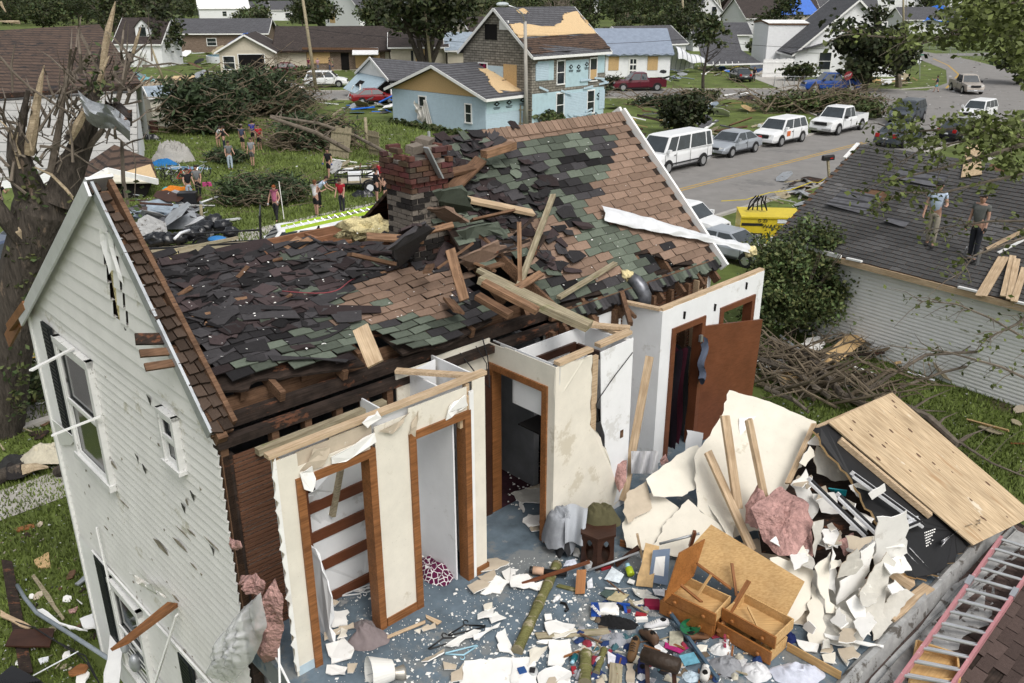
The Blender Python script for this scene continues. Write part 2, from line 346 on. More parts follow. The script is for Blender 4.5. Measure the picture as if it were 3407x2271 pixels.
for dt in(-.16,.16):strip('road_line',[ST(-100,dt+.2),ST(18,dt+.2)],.13,.013,mm('line_yellow'))
strip('road_line',[(50,104),(60,122),(66,138),(70,152)],.25,.021,mm('line_yellow'))
# alley beside the ruined house and its gravel
strip('alley',[GP(300,1000),GP(820,800),GP(1300,690),GP(1900,520)],3.2,.006,CON)
# ---------------------------------------------------------------- houses round about
def house(name,label,C,yaw,L,W,h,rz,wall,roof,ridge='x',ov=.3,wins=(),cat='house',gable=None,trim='white_paint',off=.5,thick=.16,group=None,eave_z=None,hip=0):
    t=thing(name,label,cat,(C[0],C[1],0),yaw,group)
    w_=MB();g=MB()
    def xf(x,y,z):return(y,x,z)if ridge=='y' else(x,y,z)
    A,B=(W,L)if ridge=='y' else(L,W)  # A along the ridge, B across it
    yr=B*off
    w_.box(0,L,0,W,-.3,h)
    tri=[(0,0,h),(0,B,h),(0,yr,rz)]
    for x0,x1 in((0,.14),(A-.14,A)):
        g.raw([xf(x0,q[1],q[2]-.05)for q in tri]+[xf(x1,q[1],q[2]-.05)for q in tri],[(0,1,2),(5,4,3),(0,3,4,1),(1,4,5,2),(2,5,3,0)])
    w_.build('wall',mm(wall),t,local=True);g.build('gable_wall',mm(gable or wall),t,local=True)
    r=MB();tr=MB();k1=(rz-h)/yr;k2=(rz-h)/(B-yr)
    e0=(-ov,h-ov*k1);e1=(B+ov,h-ov*k2)
    n1=V(xf(0,-k1,1)).normalized();n2=V(xf(0,k2,1)).normalized()
    r.slab([xf(-ov,e0[0],e0[1]+thick),xf(A+ov,e0[0],e0[1]+thick),xf(A+ov-hip,yr,rz+thick),xf(-ov+hip,yr,rz+thick)],thick,nrm=n1)
    r.slab([xf(-ov,e1[0],e1[1]+thick),xf(A+ov,e1[0],e1[1]+thick),xf(A+ov-hip,yr,rz+thick-.003),xf(-ov+hip,yr,rz+thick-.003)],thick,nrm=n2)
    r.build('roof',mm(roof),t,local=True)
    for x in(-ov-.03,A+ov+.03):
        tr.beam(xf(x,e0[0],e0[1]+.04),xf(x,yr,rz+.04),.06,.22);tr.beam(xf(x,e1[0],e1[1]+.04),xf(x,yr,rz+.04),.06,.22)
    tr.beam(xf(-ov,e0[0]-.03,e0[1]+.02),xf(A+ov,e0[0]-.03,e0[1]+.02),.1,.2)
    tr.build('fascia',mm(trim),t,local=True)
    for q in wins:opening(t,L,W,*q)
    return t
def opening(t,L,W,face,u,z,ww,hh,typ='win'):
    """an opening on face R (y=0) or L (x=0) of a house, u from the near corner to the opening's middle"""
    M=Matrix.Translation((u,0,z))if face=='R' else(Matrix.Translation((0,u,z))@Matrix.Rotation(R(-90),4,'Z')@Matrix.Diagonal((-1,1,1,1)))
    if face=='L':M=Matrix(((0,1,0,0),(1,0,0,u),(0,0,1,z),(0,0,0,1)))
    if typ in('win','door','dark','half'):
        f=MB();fw=.1
        f.box(-ww/2-fw,-ww/2,-.07,.05,0,hh,M=M);f.box(ww/2,ww/2+fw,-.07,.05,0,hh,M=M)
        f.box(-ww/2-fw,ww/2+fw,-.08,.05,hh,hh+fw,M=M);f.box(-ww/2-fw-.03,ww/2+fw+.03,-.11,.05,-fw,0,M=M)
        if typ=='win':f.box(-ww/2,ww/2,-.05,.03,hh*.5-.03,hh*.5+.03,M=M)
        o=f.build('door' if typ=='door' else 'window',mm('white_paint'),t,local=True)
        g=MB()
        if typ=='door':
            for i in range(3):
                for sx in(-1,1):g.box(sx*ww*.22-ww*.17,sx*ww*.22+ww*.17,-.045,.01,hh*(.06+i*.32),hh*(.06+i*.32)+hh*.24,M=M)
            g2=MB();g2.box(-ww/2,ww/2,-.03,.03,0,hh,M=M);g2.build('panel',mm('white_paint'),o,local=True)
            g.build('pane',glassm(),o,local=True)
        else:
            g.box(-ww/2,ww/2,-.02,.03,0,hh,M=M);g.build('pane',glassm()if typ!='dark' else mm('dark_void'),o,local=True)
            if typ=='half':
                c=MB();c.box(-ww/2,ww/2,-.035,.0,hh*.05,hh*.5,M=M);c.build('board',mm('osb'),o,local=True)
    elif typ=='osb':
        g=MB();g.box(-ww/2,ww/2,-.05,.02,0,hh,M=M);g.build('window_board',mm('osb'),t,local=True)
    else:
        g=MB();g.box(-ww/2,ww/2,-.012,.02,0,hh,M=M);g.build('cladding_patch',mm(typ),t,local=True)
def roofpatch(t,m,poly,h,rz,B,off=.5,ridge='x',lift=.2,name='roof_patch',th=.03,sl=0):
    """poly in (along ridge, up the slope 0..1) on the near slope (or the far one)"""
    yr=B*off;b=MB();pts=[]
    for a,s in poly:
        y=yr*s if sl==0 else B-(B-yr)*s;q=(a,y,h+(rz-h)*s+lift);pts.append((q[1],q[0],q[2])if ridge=='y' else q)
    n=V((0,-(rz-h)/yr,1))if sl==0 else V((0,(rz-h)/(B-yr),1))
    if ridge=='y':n=V((n.y,n.x,n.z))
    b.slab(jag(pts,.16,9),th,nrm=n.normalized());return b.build(name,mm(m),t,local=True)
def texmesh(txt,size,M,m,parent,name='lettering',ext=.006):
    c=bpy.data.curves.new('t','FONT');c.body=txt;c.size=size;c.extrude=ext;c.align_x='CENTER';c.align_y='CENTER'
    o=bpy.data.objects.new('t',c);COL.objects.link(o);dg=bpy.context.evaluated_depsgraph_get();me=bpy.data.meshes.new_from_object(o.evaluated_get(dg))
    bpy.data.objects.remove(o);me.transform(M);me.materials.clear();me.materials.append(m);me.name=name
    q=bpy.data.objects.new(name,me);COL.objects.link(q)
    if parent:q.parent=parent;ROOTM[q.name]=ROOTM[parent.name]
    return q
Y45=R(45)
# the small blue house with a boarded gable
bh=house('blue_house','small light blue sided house with an OSB boarded gable and torn grey roof',(-2.03,69.1),R(47),9.3,11.2,2.75,4.75,'blue_siding','grey_shingle','x',.45,
      wins=[('L',1.9,.75,.62,1.35,'win'),('L',7.3,.75,.8,1.55,'win')],gable='osb')
roofpatch(bh,'osb_roof',[(1.7,.02),(8.2,.02),(8.2,.72),(3.6,.78),(2.9,.45),(2.1,.3)],2.75,4.75,11.2)
b=MB();b.box(3.9,5.4,1.9,2.9,3.58,3.7);b.box(4.3,5.5,3.2,4.0,4.06,4.17);b.build('roof_hole',mm('dark_void'),bh,local=True)
opening(bh,0,0,'R',4.6,1.5,9,1.1,'housewrap')
def wraplogos(t,face,pts):
    b=MB();M=(lambda u,z:Matrix.Translation((u,0,z)))if face=='R' else(lambda u,z:Matrix(((0,1,0,0),(1,0,0,u),(0,0,1,z),(0,0,0,1))))
    for u,z in pts:
        m=M(u,z);q=lambda x,y:m@V((x,-.045,y))
        for k,c in((.27,0),(.15,1)):b.face([q(-k*1.3,0)+q(0,0)*0,q(0,-k*.75),q(k*1.3,0),q(0,k*.75)]if c==0 else[m@V((-k,-.052,0)),m@V((0,-.052,-k*.5)),m@V((k,-.052,0)),m@V((0,-.052,k*.5))],c)
        for i in range(2):b.face([q(-.38+.05*i,-.3-.1*i),q(.38-.08*i,-.3-.1*i),q(.38-.08*i,-.25-.1*i),q(-.38+.05*i,-.25-.1*i)],0)
    b.build('printed_logos',[mm('shutter_black'),mm('housewrap')],t,local=True)
wraplogos(bh,'R',[(1.2,2.2),(2.6,2.2),(4.2,2.25),(6.2,2.2),(7.6,2.2)])
b=MB()  # torn curtain hanging from its window
b.sheet(lambda s,t:(-.2-.12*math.sin(s*16+t*3),8.0-1.3*s+.15*math.sin(t*7),2.0-.9*math.sin(s*3)*.6-.9*t-.5*t*s),24,8)
b.sheet(lambda s,t:(-.22-.1*math.sin(s*14),6.9-.75*s*(.4+.6*t)-.3*t,2.1-2.0*t),12,10);cu=b.build('curtain',mat('curtain_cloth',(.62,.6,.56),var=.1,rough=.9),None,smooth=True,keep=True)
cu.location=bh.location;cu.rotation_euler=bh.rotation_euler;tag(cu,'white curtain blown out of the far window of the small blue house','curtain')
# two-storey stone and house-wrap building
th=house('two_storey_house','two storey house with grey stone siding and torn blue house wrap',(1.55,71.6),Y45,12.4,8.0,5.8,9.0,'stone_siding','grey_shingle','x',.4,
      wins=[('R',4.6,3.35,1.15,1.75,'win'),('R',10.2,3.35,1.15,1.75,'half'),('R',4.6,.75,1.15,1.8,'win'),('R',9.9,.7,1.15,1.8,'win'),('L',2.4,3.1,1.5,1.8,'osb'),('L',5.6,2.9,.95,1.9,'dark')])
for u,z,ww,hh in((7.4,3.0,3.9,2.1),(6.2,0,12.2,2.75),(2.2,3.7,2.6,1.5),(11.6,3.9,1.3,1.6)):opening(th,0,0,'R',u,z,ww,hh,'housewrap' if ww<10 else 'housewrap')
opening(th,0,0,'L',4.4,2.1,2.4,2.6,'blue_siding');opening(th,0,0,'L',6.6,1.6,2.5,1.4,'blue_siding')
bb=MB()
for u,z,ww,hh in((7.2,.3,4.1,2.2),(1.6,3.75,2,1.3),(11.9,.9,1,1.6)):bb.box(u-ww/2,u+ww/2,-.06,.01,z,z+hh)
bb.build('siding_remnant',mm('blue_siding'),th,local=True)
bb=MB()
for i in range(16):
    u=rnd.uniform(1,12);z=rnd.choice([rnd.uniform(.2,1),rnd.uniform(2.6,3.6)]);bb.beam((u,-.12,z),(u+rnd.uniform(.7,2),-.13-rnd.random()*.12,z+rnd.uniform(-.5,.2)),.02,.16)
bb.build('torn_siding',mm('blue_siding'),th,local=True)
wraplogos(th,'R',[(6.3,4.6),(7.6,4.55),(9.0,4.7),(2.8,1.3),(6.2,.45),(7.5,.5),(8.6,.6),(11.3,2.1),(10.9,.5)])
roofpatch(th,'osb_roof',[(-.2,.3),(12.6,.32),(12.6,.86),(10.6,.84),(9.6,.78),(8.2,.6),(6.4,.52),(3.4,.55),(1.6,.62),(-.2,.6)],5.8,9,8)
roofpatch(th,'brown_shingle_far',[(-.35,-.06),(12.75,-.06),(12.75,.3),(-.35,.28)],5.8,9,8,lift=.225,name='shingle_courses')
roofpatch(th,'osb_roof',[(2.6,.84),(4.4,.84),(4.2,.95),(2.9,.95)],5.8,9,8)
b=MB();b.box(-.06,.1,2.6,3.6,7.5,8.2);b.build('gable_vent',mm('white_paint'),th,local=True)
b=MB();b.box(-.05,.1,3.9,5.3,6.7,7.9);b.build('gable_hole',mm('dark_void'),th,local=True)
b=MB();b.sheet(lambda s,t:(-.12-.25*t,5.2+.7*s-.2*t,4.7-1.7*t+.1*math.sin(s*8)),8,8);b.build('red_curtain',mat('red_cloth',(.20,.012,.05)),th,smooth=True,local=True)
th.scale=(.735,1,1)
# collapsed garage with a leaning blue front, a red car crushed inside
gy=R(52);gt=thing('collapsed_garage','collapsed white garage with a blue siding front leaning over a red car','garage',GP(1302,341),R(30))
def gl(x,y,z):return V((x,y,z))
b=MB();b.slab([(-.15,-.1,2.35),(-.15,8.3,2.35),(-.15,4.1,3.95)],.12);b.build('gable_wall',mm('white_siding'),gt,local=True)
b=MB();b.slab([(-.2,.2,2.35),(-.2,8.2,2.35),(-1.9,8.6,.75),(-1.9,2.2,.35)],.1,nrm=V((-1,0,.8)).normalized());fw=b.build('leaning_wall',mm('blue_siding'),gt,local=True)
b=MB();b.slab([(-.95,4.6,1.75),(-.95,5.9,1.78),(-1.5,6.1,1.28),(-1.5,4.8,1.25)],.03,nrm=V((-1,0,.8)).normalized());b.build('window',mm('dark_void'),fw,local=True)
b=MB();b.box(.0,8,0,.12,0,1.9);b.box(0,8,8.1,8.2,0,2.2);b.box(7.9,8,.1,8.1,0,2.2);b.build('side_wall',mm('white_siding'),gt,local=True)
b=MB();b.slab([(-.4,-.5,2.25),(9,-.9,1.5),(9,4.0,3.1),(-.4,4.1,4.1)],.12);b.slab([(-.4,8.6,2.25),(9,8.6,1.6),(9,4.0,3.1),(-.4,4.1,4.1)],.12);b.build('roof',mm('grey_shingle'),gt,local=True)
b=MB();b.beam((-.45,-.55,2.2),(-.45,4.1,4.05),.08,.25);b.beam((-.45,8.7,2.2),(-.45,4.1,4.05),.08,.25);b.box(-.3,-.12,3.85,4.35,2.9,3.6);b.beam((-2,7,0),(-1.6,6.2,1.2),.1,.1);b.beam((-2.2,3,0),(-1.9,3.3,1.6),.12,.12);b.build('fascia',mm('white_paint'),gt,local=True)
# the brown roofed ranch
rh=house('ranch_house','long low ranch house with a dark brown roof, grey brick front and boarded windows',(-32.8,128.2),R(6),15.5,9,2.9,5.6,'tan_siding','darkbrown_shingle','x',.6,
     wins=[('R',9.4,.1,11,2.6,'brick_far')],trim='burnt_wood')
for u,z,ww,hh,ty in((5.6,.95,3.2,1.6,'osb'),(11.8,.3,2.2,2.2,'osb'),(13.7,.3,.9,2.2,'osb')):
    b=MB();b.box(u-ww/2,u+ww/2,-.12,0,z,z+hh);b.build('window_board',mm(ty),rh,local=True)
b=MB();b.box(8.7,9.8,-.14,0,.05,2.3);b.build('doorway',mm('dark_void'),rh,local=True)
b=MB();b.slab([(10.4,-1.6,2.2),(14,-1.6,2.2),(14,-.2,3.0),(10.4,-.2,3.0)],.1);b.build('awning',mm('white_siding'),rh,local=True)
b=MB();b.beam((3.5,-.65,3.0),(14,-.65,2.85),.06,.3);b.build('splintered_eave',mm('old_wood'),rh,local=True)
rg=house('garage_wing','tan garage wing with a torn gable beside the brown ranch house',(-39.5,123.5),R(6),7.2,9,2.9,4.9,'tan_siding','darkbrown_shingle','y',.5,
     wins=[('R',4.2,.05,3.4,2.4,'dark'),('R',1.2,.6,1.4,1.6,'win')],gable='tan_siding')
roofpatch(rg,'tarp_blue',[(-.3,.1),(4,.1),(4,1),(-.3,1)],2.9,4.9,7.2,ridge='y',sl=0,name='blue_tarp')
rp=house('porch_wing','tan siding wing with one tall boarded window between dark shutters',(-16.7,126.4),R(6),7.6,8,3.3,4.9,'tan_siding','darkbrown_shingle','x',.4,wins=[('R',4.3,.2,1.9,3,'osb'),('R',2.9,.9,.35,1.9,'shutter_black'),('R',5.75,.9,.35,1.9,'shutter_black')])
rt=house('tin_roofed_wing','tan wing with a dented pale metal roof behind the big shade tree',(-8.9,126.5),R(6),6.8,8,2.9,4.9,'tan_siding','tin_roof','x',.4,wins=[('R',4.6,.3,3.6,2.1,'osb')])
rk=house('tan_gabled_house','tan house end with one steep gable beside the stone clad house',(-5.2,139.6),Y45,10,7.5,3.1,6.6,'tan_siding','darkbrown_shingle','x',.25,wins=[('L',3.5,.3,1.3,2.2,'osb')])
house('white_cottage','white gabled cottage up the hill behind the brown ranch roof',(-47.5,290),Y45,22,19,5.5,13.5,'white_siding','grey_shingle','x',.6,wins=[('L',9.5,9,2.6,3.2,'osb'),('L',15,1,3,3,'osb')])
hw=house('tarped_house','white single storey house with a grey blue tarp over its roof',(11.6,117.5),R(4),8.9,9,3.0,5.7,'white_siding','tarp_grey','x',.35,
     wins=[('R',1.5,.9,1.35,1.7,'osb'),('R',4.05,.1,1.0,2.3,'door'),('R',6.6,.9,1.35,1.7,'osb')],trim='tarp_grey')
b=MB();b.tube([(-.3+.5*i,-.42,2.85+.12*math.sin(i*2.3))for i in range(20)],[.12+.05*math.sin(i*3)for i in range(20)],6);b.build('tarp_edge',mm('tarp_grey'),hw,local=True,smooth=True)
house('white_cottage','white bungalow with a black roof peeping over the grey tarp',(18,140),R(30),11,9,2.8,5.2,'white_siding','grey_shingle','x',wins=[('R',8,1,1.2,1.3,'win')])
house('white_gabled_house','tall narrow white house with one small gable window among broken trees',(45.4,240),R(0),10.6,12,4.0,9.4,'white_siding','grey_shingle','y',.3,wins=[('R',6.6,4.2,1.1,2.6,'win'),('R',5,.5,4,2,'grey_shingle')])
house('white_house','white house with a gabled porch at the top of the picture by a pole',(74,310),R(10),22,14,5.5,11.5,'white_siding','grey_shingle','x',.4,wins=[('R',15,2,2,3,'win'),('R',8,1,3,4,'tan_siding')])
house('white_garage','low white garage with a grey roof behind the toppled carport',(33.9,172),R(3),10.6,7,3,4.8,'white_siding','grey_shingle','x',.4,cat='garage')
house('white_garage','white outbuilding with a grey gable roof behind the white board fence',(43,150),R(12),9,7,3.0,5.2,'white_siding','grey_shingle','y',.3,cat='garage')
ct=thing('carport','toppled carport with a dark shingled roof resting on household junk','carport',(26.6,129,0),R(2))
b=MB();b.slab([(0,-2,.9),(8.2,-2.4,1.1),(6.2,1.6,2.6),(.2,1.6,2.6)],.15);b.slab([(.2,1.6,2.6),(6.2,1.6,2.6),(6,4,4.6),(0,4,4.6)],.15);b.build('roof',mm('grey_shingle'),ct,local=True)
b=MB();b.beam((0,-2.1,.85),(8.2,-2.5,1.05),.1,.2)
for i in range(9):b.beam((.4+i*.9,-2.3,.9),(.5+i*.9,-1.6,1.25),.08,.1)
b.build('fascia',mm('white_paint'),ct,local=True)
b=MB();b.beam((.3,-1.2,0),(.3,-1.2,1.1),.1,.1);b.beam((5.5,3,0),(5.5,3,3.6),.1,.1);b.beam((1,3.4,0),(1,3.4,4),.1,.1);b.build('post',mm('white_paint'),ct,local=True)
# the white corner house
cw=house('corner_house','big white sided two storey corner house with a steep grey gable roof',(36.8,119),R(-2),14.4,11,3.0,9.3,'white_siding','grey_shingle','y',.5,off=.5,
     wins=[('R',3.9,.9,1.5,2.1,'win'),('R',10.3,4.6,1.7,2.1,'win')])
b=MB();b.slab([(4.4,-.04,3.0),(4.4,-.04,6.6),(2,-.04,4.6),(1.4,-.04,3)],.06);b.slab([(13,-.04,3.0),(13,-.04,4.8),(12,-.04,5.3),(12,-.04,3)],.06);b.build('upper_siding',mm('white_siding'),cw,local=True)
b=MB();b.slab([(-.8,-.7,3.0),(4.9,-.7,4.7),(4.9,4,4.7),(-.8,4,3.0)],.16,nrm=V((-.3,0,1)).normalized());b.build('porch_roof',mm('grey_shingle'),cw,local=True)
b=MB();b.slab([(6.4,-1.1,3.0),(11,-1.1,3.0),(11,-.05,3.6),(6.4,-.05,3.6)],.12);b.build('awning',mm('grey_shingle'),cw,local=True)
wl=house('white_wing','white two storey wing stripped of its roof at the left of the corner house',(35.2,127),R(-2),8,9,6.2,6.5,'white_siding','white_paint','x',.05,trim='old_wood')
house('brown_house','cream house with a brown roof and a blue tarp on its peak',(56,222),R(20),12,11,4.6,8.8,'white_siding','darkbrown_shingle','x',.4,wins=[('R',3,1,1.4,2,'win')])
b=MB();tb=GP(2725,90);o=thing('tarped_gable','steep gable covered in bright blue tarp behind the white corner house','roof',(60,208,0),R(8))
b.slab([(0,0,5.6),(9.5,0,5.6),(6.6,3,10.2),(3.2,3,9.6)],.15);b.build('tarp',mm('tarp_blue'),o,local=True)
b=MB();b.box(.6,9,.6,7,0,5.5);b.build('wall',mm('tan_siding'),o,local=True);b=MB();b.slab([(.3,6.8,5.5),(9.3,6.8,5.5),(6.6,3.1,10.1),(3.2,3.1,9.5)],.12);b.build('roof',mm('darkbrown_shingle'),o,local=True)
house('yellow_house','pale yellow house with a dark hipped roof beside the blue tarped gable',(58,258),R(0),15,12,5.5,10,'cream_siding','darkbrown_shingle','x',.6,hip=5,wins=[('R',8,1.6,2.4,3,'win')])
bt=house('tarped_bungalow','white bungalow with a bright blue tarp bulging over its roof and a porch',(104.5,247),R(0),19,12,3.6,6.4,'white_siding','grey_shingle','x',.6,wins=[('R',6.5,1.6,1.4,1.5,'win'),('R',12,1.6,1.4,1.5,'win')])
b=MB();b.sheet(lambda s,t:(4.5+14.5*s,-1.0+7.5*t,3.0+.5*math.sin(s*9)*(1-t)+3.9*t*(.55+.45*math.sin(s*3.1))+.15*math.sin(s*17)),24,10);b.build('blue_tarp',mm('tarp_blue'),bt,local=True,smooth=True)
house('grey_roofed_house','white house with a long grey roof and blue framed windows',(93.5,285),R(-4),18,11,4.6,9.4,'white_siding','grey_shingle','x',.5,wins=[('R',6,.8,2.6,2.6,'win'),('R',14,.8,2.6,2.6,'win')])
house('maroon_house','small maroon house with a white door beneath a brown roof',(83,278),R(0),8,9,5.6,8.2,'lamp_red','darkbrown_shingle','x',.7,wins=[('R',4.4,.4,1.8,4,'door')])
house('white_gabled_house','tall white house with a flat front rising behind the grey roof',(99,330),R(-5),20,12,11,15.5,'white_siding','grey_shingle','x',.5)
house('white_gabled_house','white house with a small gable window right of the light pole',(124,330),R(0),22,12,6,13,'white_siding','grey_shingle','y',.5,wins=[('R',10,6.5,2,2.2,'win')])
house('white_gabled_house','white gabled house with a dark attic window at the upper right',(148,320),R(0),14,12,6,12,'white_siding','darkbrown_shingle','y',.5,wins=[('R',7,6,2.4,2.8,'win')])
# left side buildings
ll=thing('brown_roofed_building','large building with a worn brown shingle roof and a pale battered lower roof','building',GP(440,520),R(172))
lz=[PY(0,285,66),PY(330,268,66)]
def lh(x,y,z):return V((x,y,z))
b=MB();P_=[PY(-260,345,63),PY(470,275,66),PY(330,80,92),PY(-260,115,92)]
b.slab(P_,.25,nrm=V((0,-.45,.9)).normalized());b.build('upper_roof',mm('brown_shingle_far'),ll)
PALE=mat('pale_shingle',(.40,.395,.375),rough=.9,var=.12,scale=3,shing=(3.2,.3,.012,.9),dirt=((.03,.026,.022),.64,1.0,(1,.6,2.2)),bump=.2)
Q_=[PY(-260,640,47),PY(458,505,52.5),PY(452,300,62),PY(-260,345,62)]
b=MB();b.slab(Q_,.25);b.build('lower_roof',PALE,ll)
b=MB();b.beam(Q_[3]+V((0,-.4,.25)),Q_[2]+V((0,-.4,.25)),.5,.3);b.build('gutter',mm('burnt_wood'),ll)
b=MB()
for i in range(2):q0,q1=(P_[1],P_[2])if i else(Q_[1],Q_[2]);b.face([q0,q1,V((q1.x,q1.y,0)),V((q0.x,q0.y,0))])
b.face([Q_[0]-Z*.2,Q_[1]-Z*.2,V((Q_[1].x,Q_[1].y,0)),V((Q_[0].x,Q_[0].y,0))]);b.build('wall',mm('white_siding'),ll)
wd=house('white_dormer_house','broken white house with a dormer in its black roof behind the splintered tree',tuple(GP(392,222))[:2],R(-4),7,7,3.3,6.6,'white_siding','darkbrown_shingle','x',.25,off=.6,wins=[('R',2.0,.8,1.2,1.4,'dark')])
b=MB();b.box(3.0,5.2,1.0,4,3.6,5.6);b.slab([(3.0,1.0,5.6),(5.2,1.0,5.6),(4.1,1.0,6.6)],3,nrm=V((0,-1,0)));b.build('dormer',mm('white_siding'),wd,local=True)
b=MB();b.slab([(2.8,.8,5.45),(4.1,.8,6.75),(4.1,4.2,6.75),(2.8,4.2,5.45)],.12);b.slab([(5.4,.8,5.45),(4.1,.8,6.75),(4.1,4.2,6.75),(5.4,4.2,5.45)],.12);b.build('dormer_roof',mm('darkbrown_shingle'),wd,local=True)
b=MB();b.box(3.6,4.6,.94,1.05,4.3,5.5);b.build('dormer_window',glassm(),wd,local=True)
b=MB()
for i in range(7):x=rnd.uniform(1,7);b.beam((x,-.2,rnd.uniform(0,1)),(x+rnd.uniform(-1,1),-.8,rnd.uniform(1.5,3)),.1,.3)
b.build('fallen_board',mm('white_paint'),wd,local=True)
ts=thing('roofless_shed','tan block shed with bare new rafters instead of a roof','shed',GP(480,413),R(15))
b=MB();b.box(-1.9,-1.7,0,5,0,3);b.box(.2,4.2,0,.15,0,3.1);b.box(-1.9,.3,0,.15,2.5,3.1);b.box(-1.9,-1.2,0,.15,0,2.5);b.box(4.05,4.2,.15,5,0,3.0);b.box(-1.7,4.05,4.85,5,0,3);b.build('wall',mm('tan_siding'),ts,local=True)
b=MB()
for i in range(7):b.beam((-1.9+i*.62,-.5,3.15),(-1.9+i*.62,5,3.4),.07,.18)
b.beam((-2,-.1,3.06),(4.3,-.1,3.06),.1,.1);b.build('rafters',mm('fresh_wood'),ts,local=True)
b=MB();b.box(2.4,4.2,1,5,3.4,3.44);b.build('roof_board',mm('osb_roof'),ts,local=True)
sh=house('garden_shed','small beige garden shed with a pale grey gable roof under the fallen spruce',tuple(GP(513,428))[:2],R(35),2.6,2.0,2.5,3.1,'cream_siding','tin_roof','x',.15,cat='shed')
house('brick_house','low tan brick house with a dark grey roof beyond the pool',(-64,168),R(4),19,9,3.4,5.6,'brick_far','grey_shingle','x',.5,wins=[('R',9,1.2,1.6,1.2,'win'),('R',15,1.2,1.6,1.2,'win')])
for nm,lb,sx,sy,ya,L,W,h,rz,wm,rm in(
   ('white_bungalow','white roofed bungalow above the brick house at the upper left',665,62,20,20,14,4,7.5,'white_siding','white_paint'),
   ('brown_bungalow','low brown brick bungalow with a blue tarp corner near the top edge',720,30,10,34,14,5,10,'brick_far','darkbrown_shingle'),
   ('white_bungalow','white bungalow with a grey roof left of the leaning utility pole',905,68,15,12,10,4,7,'white_siding','grey_shingle'),
   ('grey_bungalow','grey roofed bungalow at the very left behind the utility pole',848,60,40,14,12,3.5,6.4,'tan_siding','grey_shingle'),
   ('grey_bungalow','pale grey roofed bungalow behind the white gabled cottage',1100,30,30,36,24,6,12,'white_siding','grey_shingle'),
   ('white_cottage','tiny white cottage seen through the trees right of the stone clad roof',1975,42,30,14,12,5,10,'white_siding','grey_shingle'),
   ('dark_roofed_house','dark roofed house in the trees beside the narrow white house',2275,60,0,17,12,5,8.6,'tan_siding','darkbrown_shingle')):
    g=GP(sx,sy);house(nm,lb,(g.x,g.y),R(ya),L,W,h,rz,wm,rm,'x',.4,wins=[('R',L*.5,h*.25,h*.4,h*.45,'win')])
# small collapsed outbuilding in front of the pale wall
lo=thing('collapsed_outbuilding','sunken outbuilding whose brown roof has slid onto the grass','outbuilding',GP(430,640),R(-35))
b=MB();b.slab([PY(225,655,46),PY(262,560,49.5),PY(380,480,53),PY(355,565,47.5)],.2)
b.slab([PY(355,565,47.5),PY(380,480,53),PY(505,530,50),PY(527,604,46.2)],.2);b.build('roof',mm('brown_shingle_far'),lo)
b=MB();b.slab([PY(400,575,47),PY(500,545,49),PY(520,590,46.4),PY(430,588,46.6)],.05,nrm=V((0,-.4,.9)).normalized());b.build('bare_boards',mm('osb_roof'),lo)
b=MB();b.beam(PY(290,603,46),PY(358,566,47.2),.12,.3);b.beam(PY(358,566,47.2),PY(525,604,46),.12,.3);b.build('fascia',mm('white_paint'),lo)
b=MB();b.slab([PY(300,604,46.2),PY(357,572,47.2),PY(500,604,46.2)],.1);b.build('gable_wall',mm('cream_siding'),lo)
b=MB();b.slab([PY(240,660,46),PY(300,606,46.5),PY(505,606,46.5),PY(480,665,46.5),PY(300,680,46)],.1);b.build('opening',mm('dark_void'),lo)
# the grey roofed garage on the right with two men on it
nE=HP(0,0,0)*0
EA,EB=GP(2565,795,2.9),GP(3407,1012,2.9);ED=(EB-EA).normalized();EUP=V((-ED.y,ED.x,0));
if EUP.y<0:EUP=-EUP
RT=PLN(2856,480,EA,ED);GEX=9.0
RBT=RT-EA;roofpl_n=ED.cross(RBT).normalized()
if roofpl_n.z<0:roofpl_n=-roofpl_n
gr=thing('roofed_garage','long white sided garage with a worn dark grey shingle roof','garage',EA-Z*2.9,math.atan2(ED.y,ED.x))
def RO(x,y):return PLN(x,y,EA,roofpl_n)
ROOFG=mat('old_grey_shingle',(.085,.084,.087),rough=1,var=.3,scale=3.5,bump=.4,bscale=50,dirt=[((.125,.122,.12),.57,.7,(1,1,1)),((.04,.04,.042),.63,1.1,(1,1,1))])
def inpoly(x,y,P):
    c=False;j=len(P)-1
    for i in range(len(P)):
        xi,yi=P[i];xj,yj=P[j]
        if(yi>y)!=(yj>y)and x<(xj-xi)*(y-yi)/(yj-yi)+xi:c=not c
        j=i
    return c
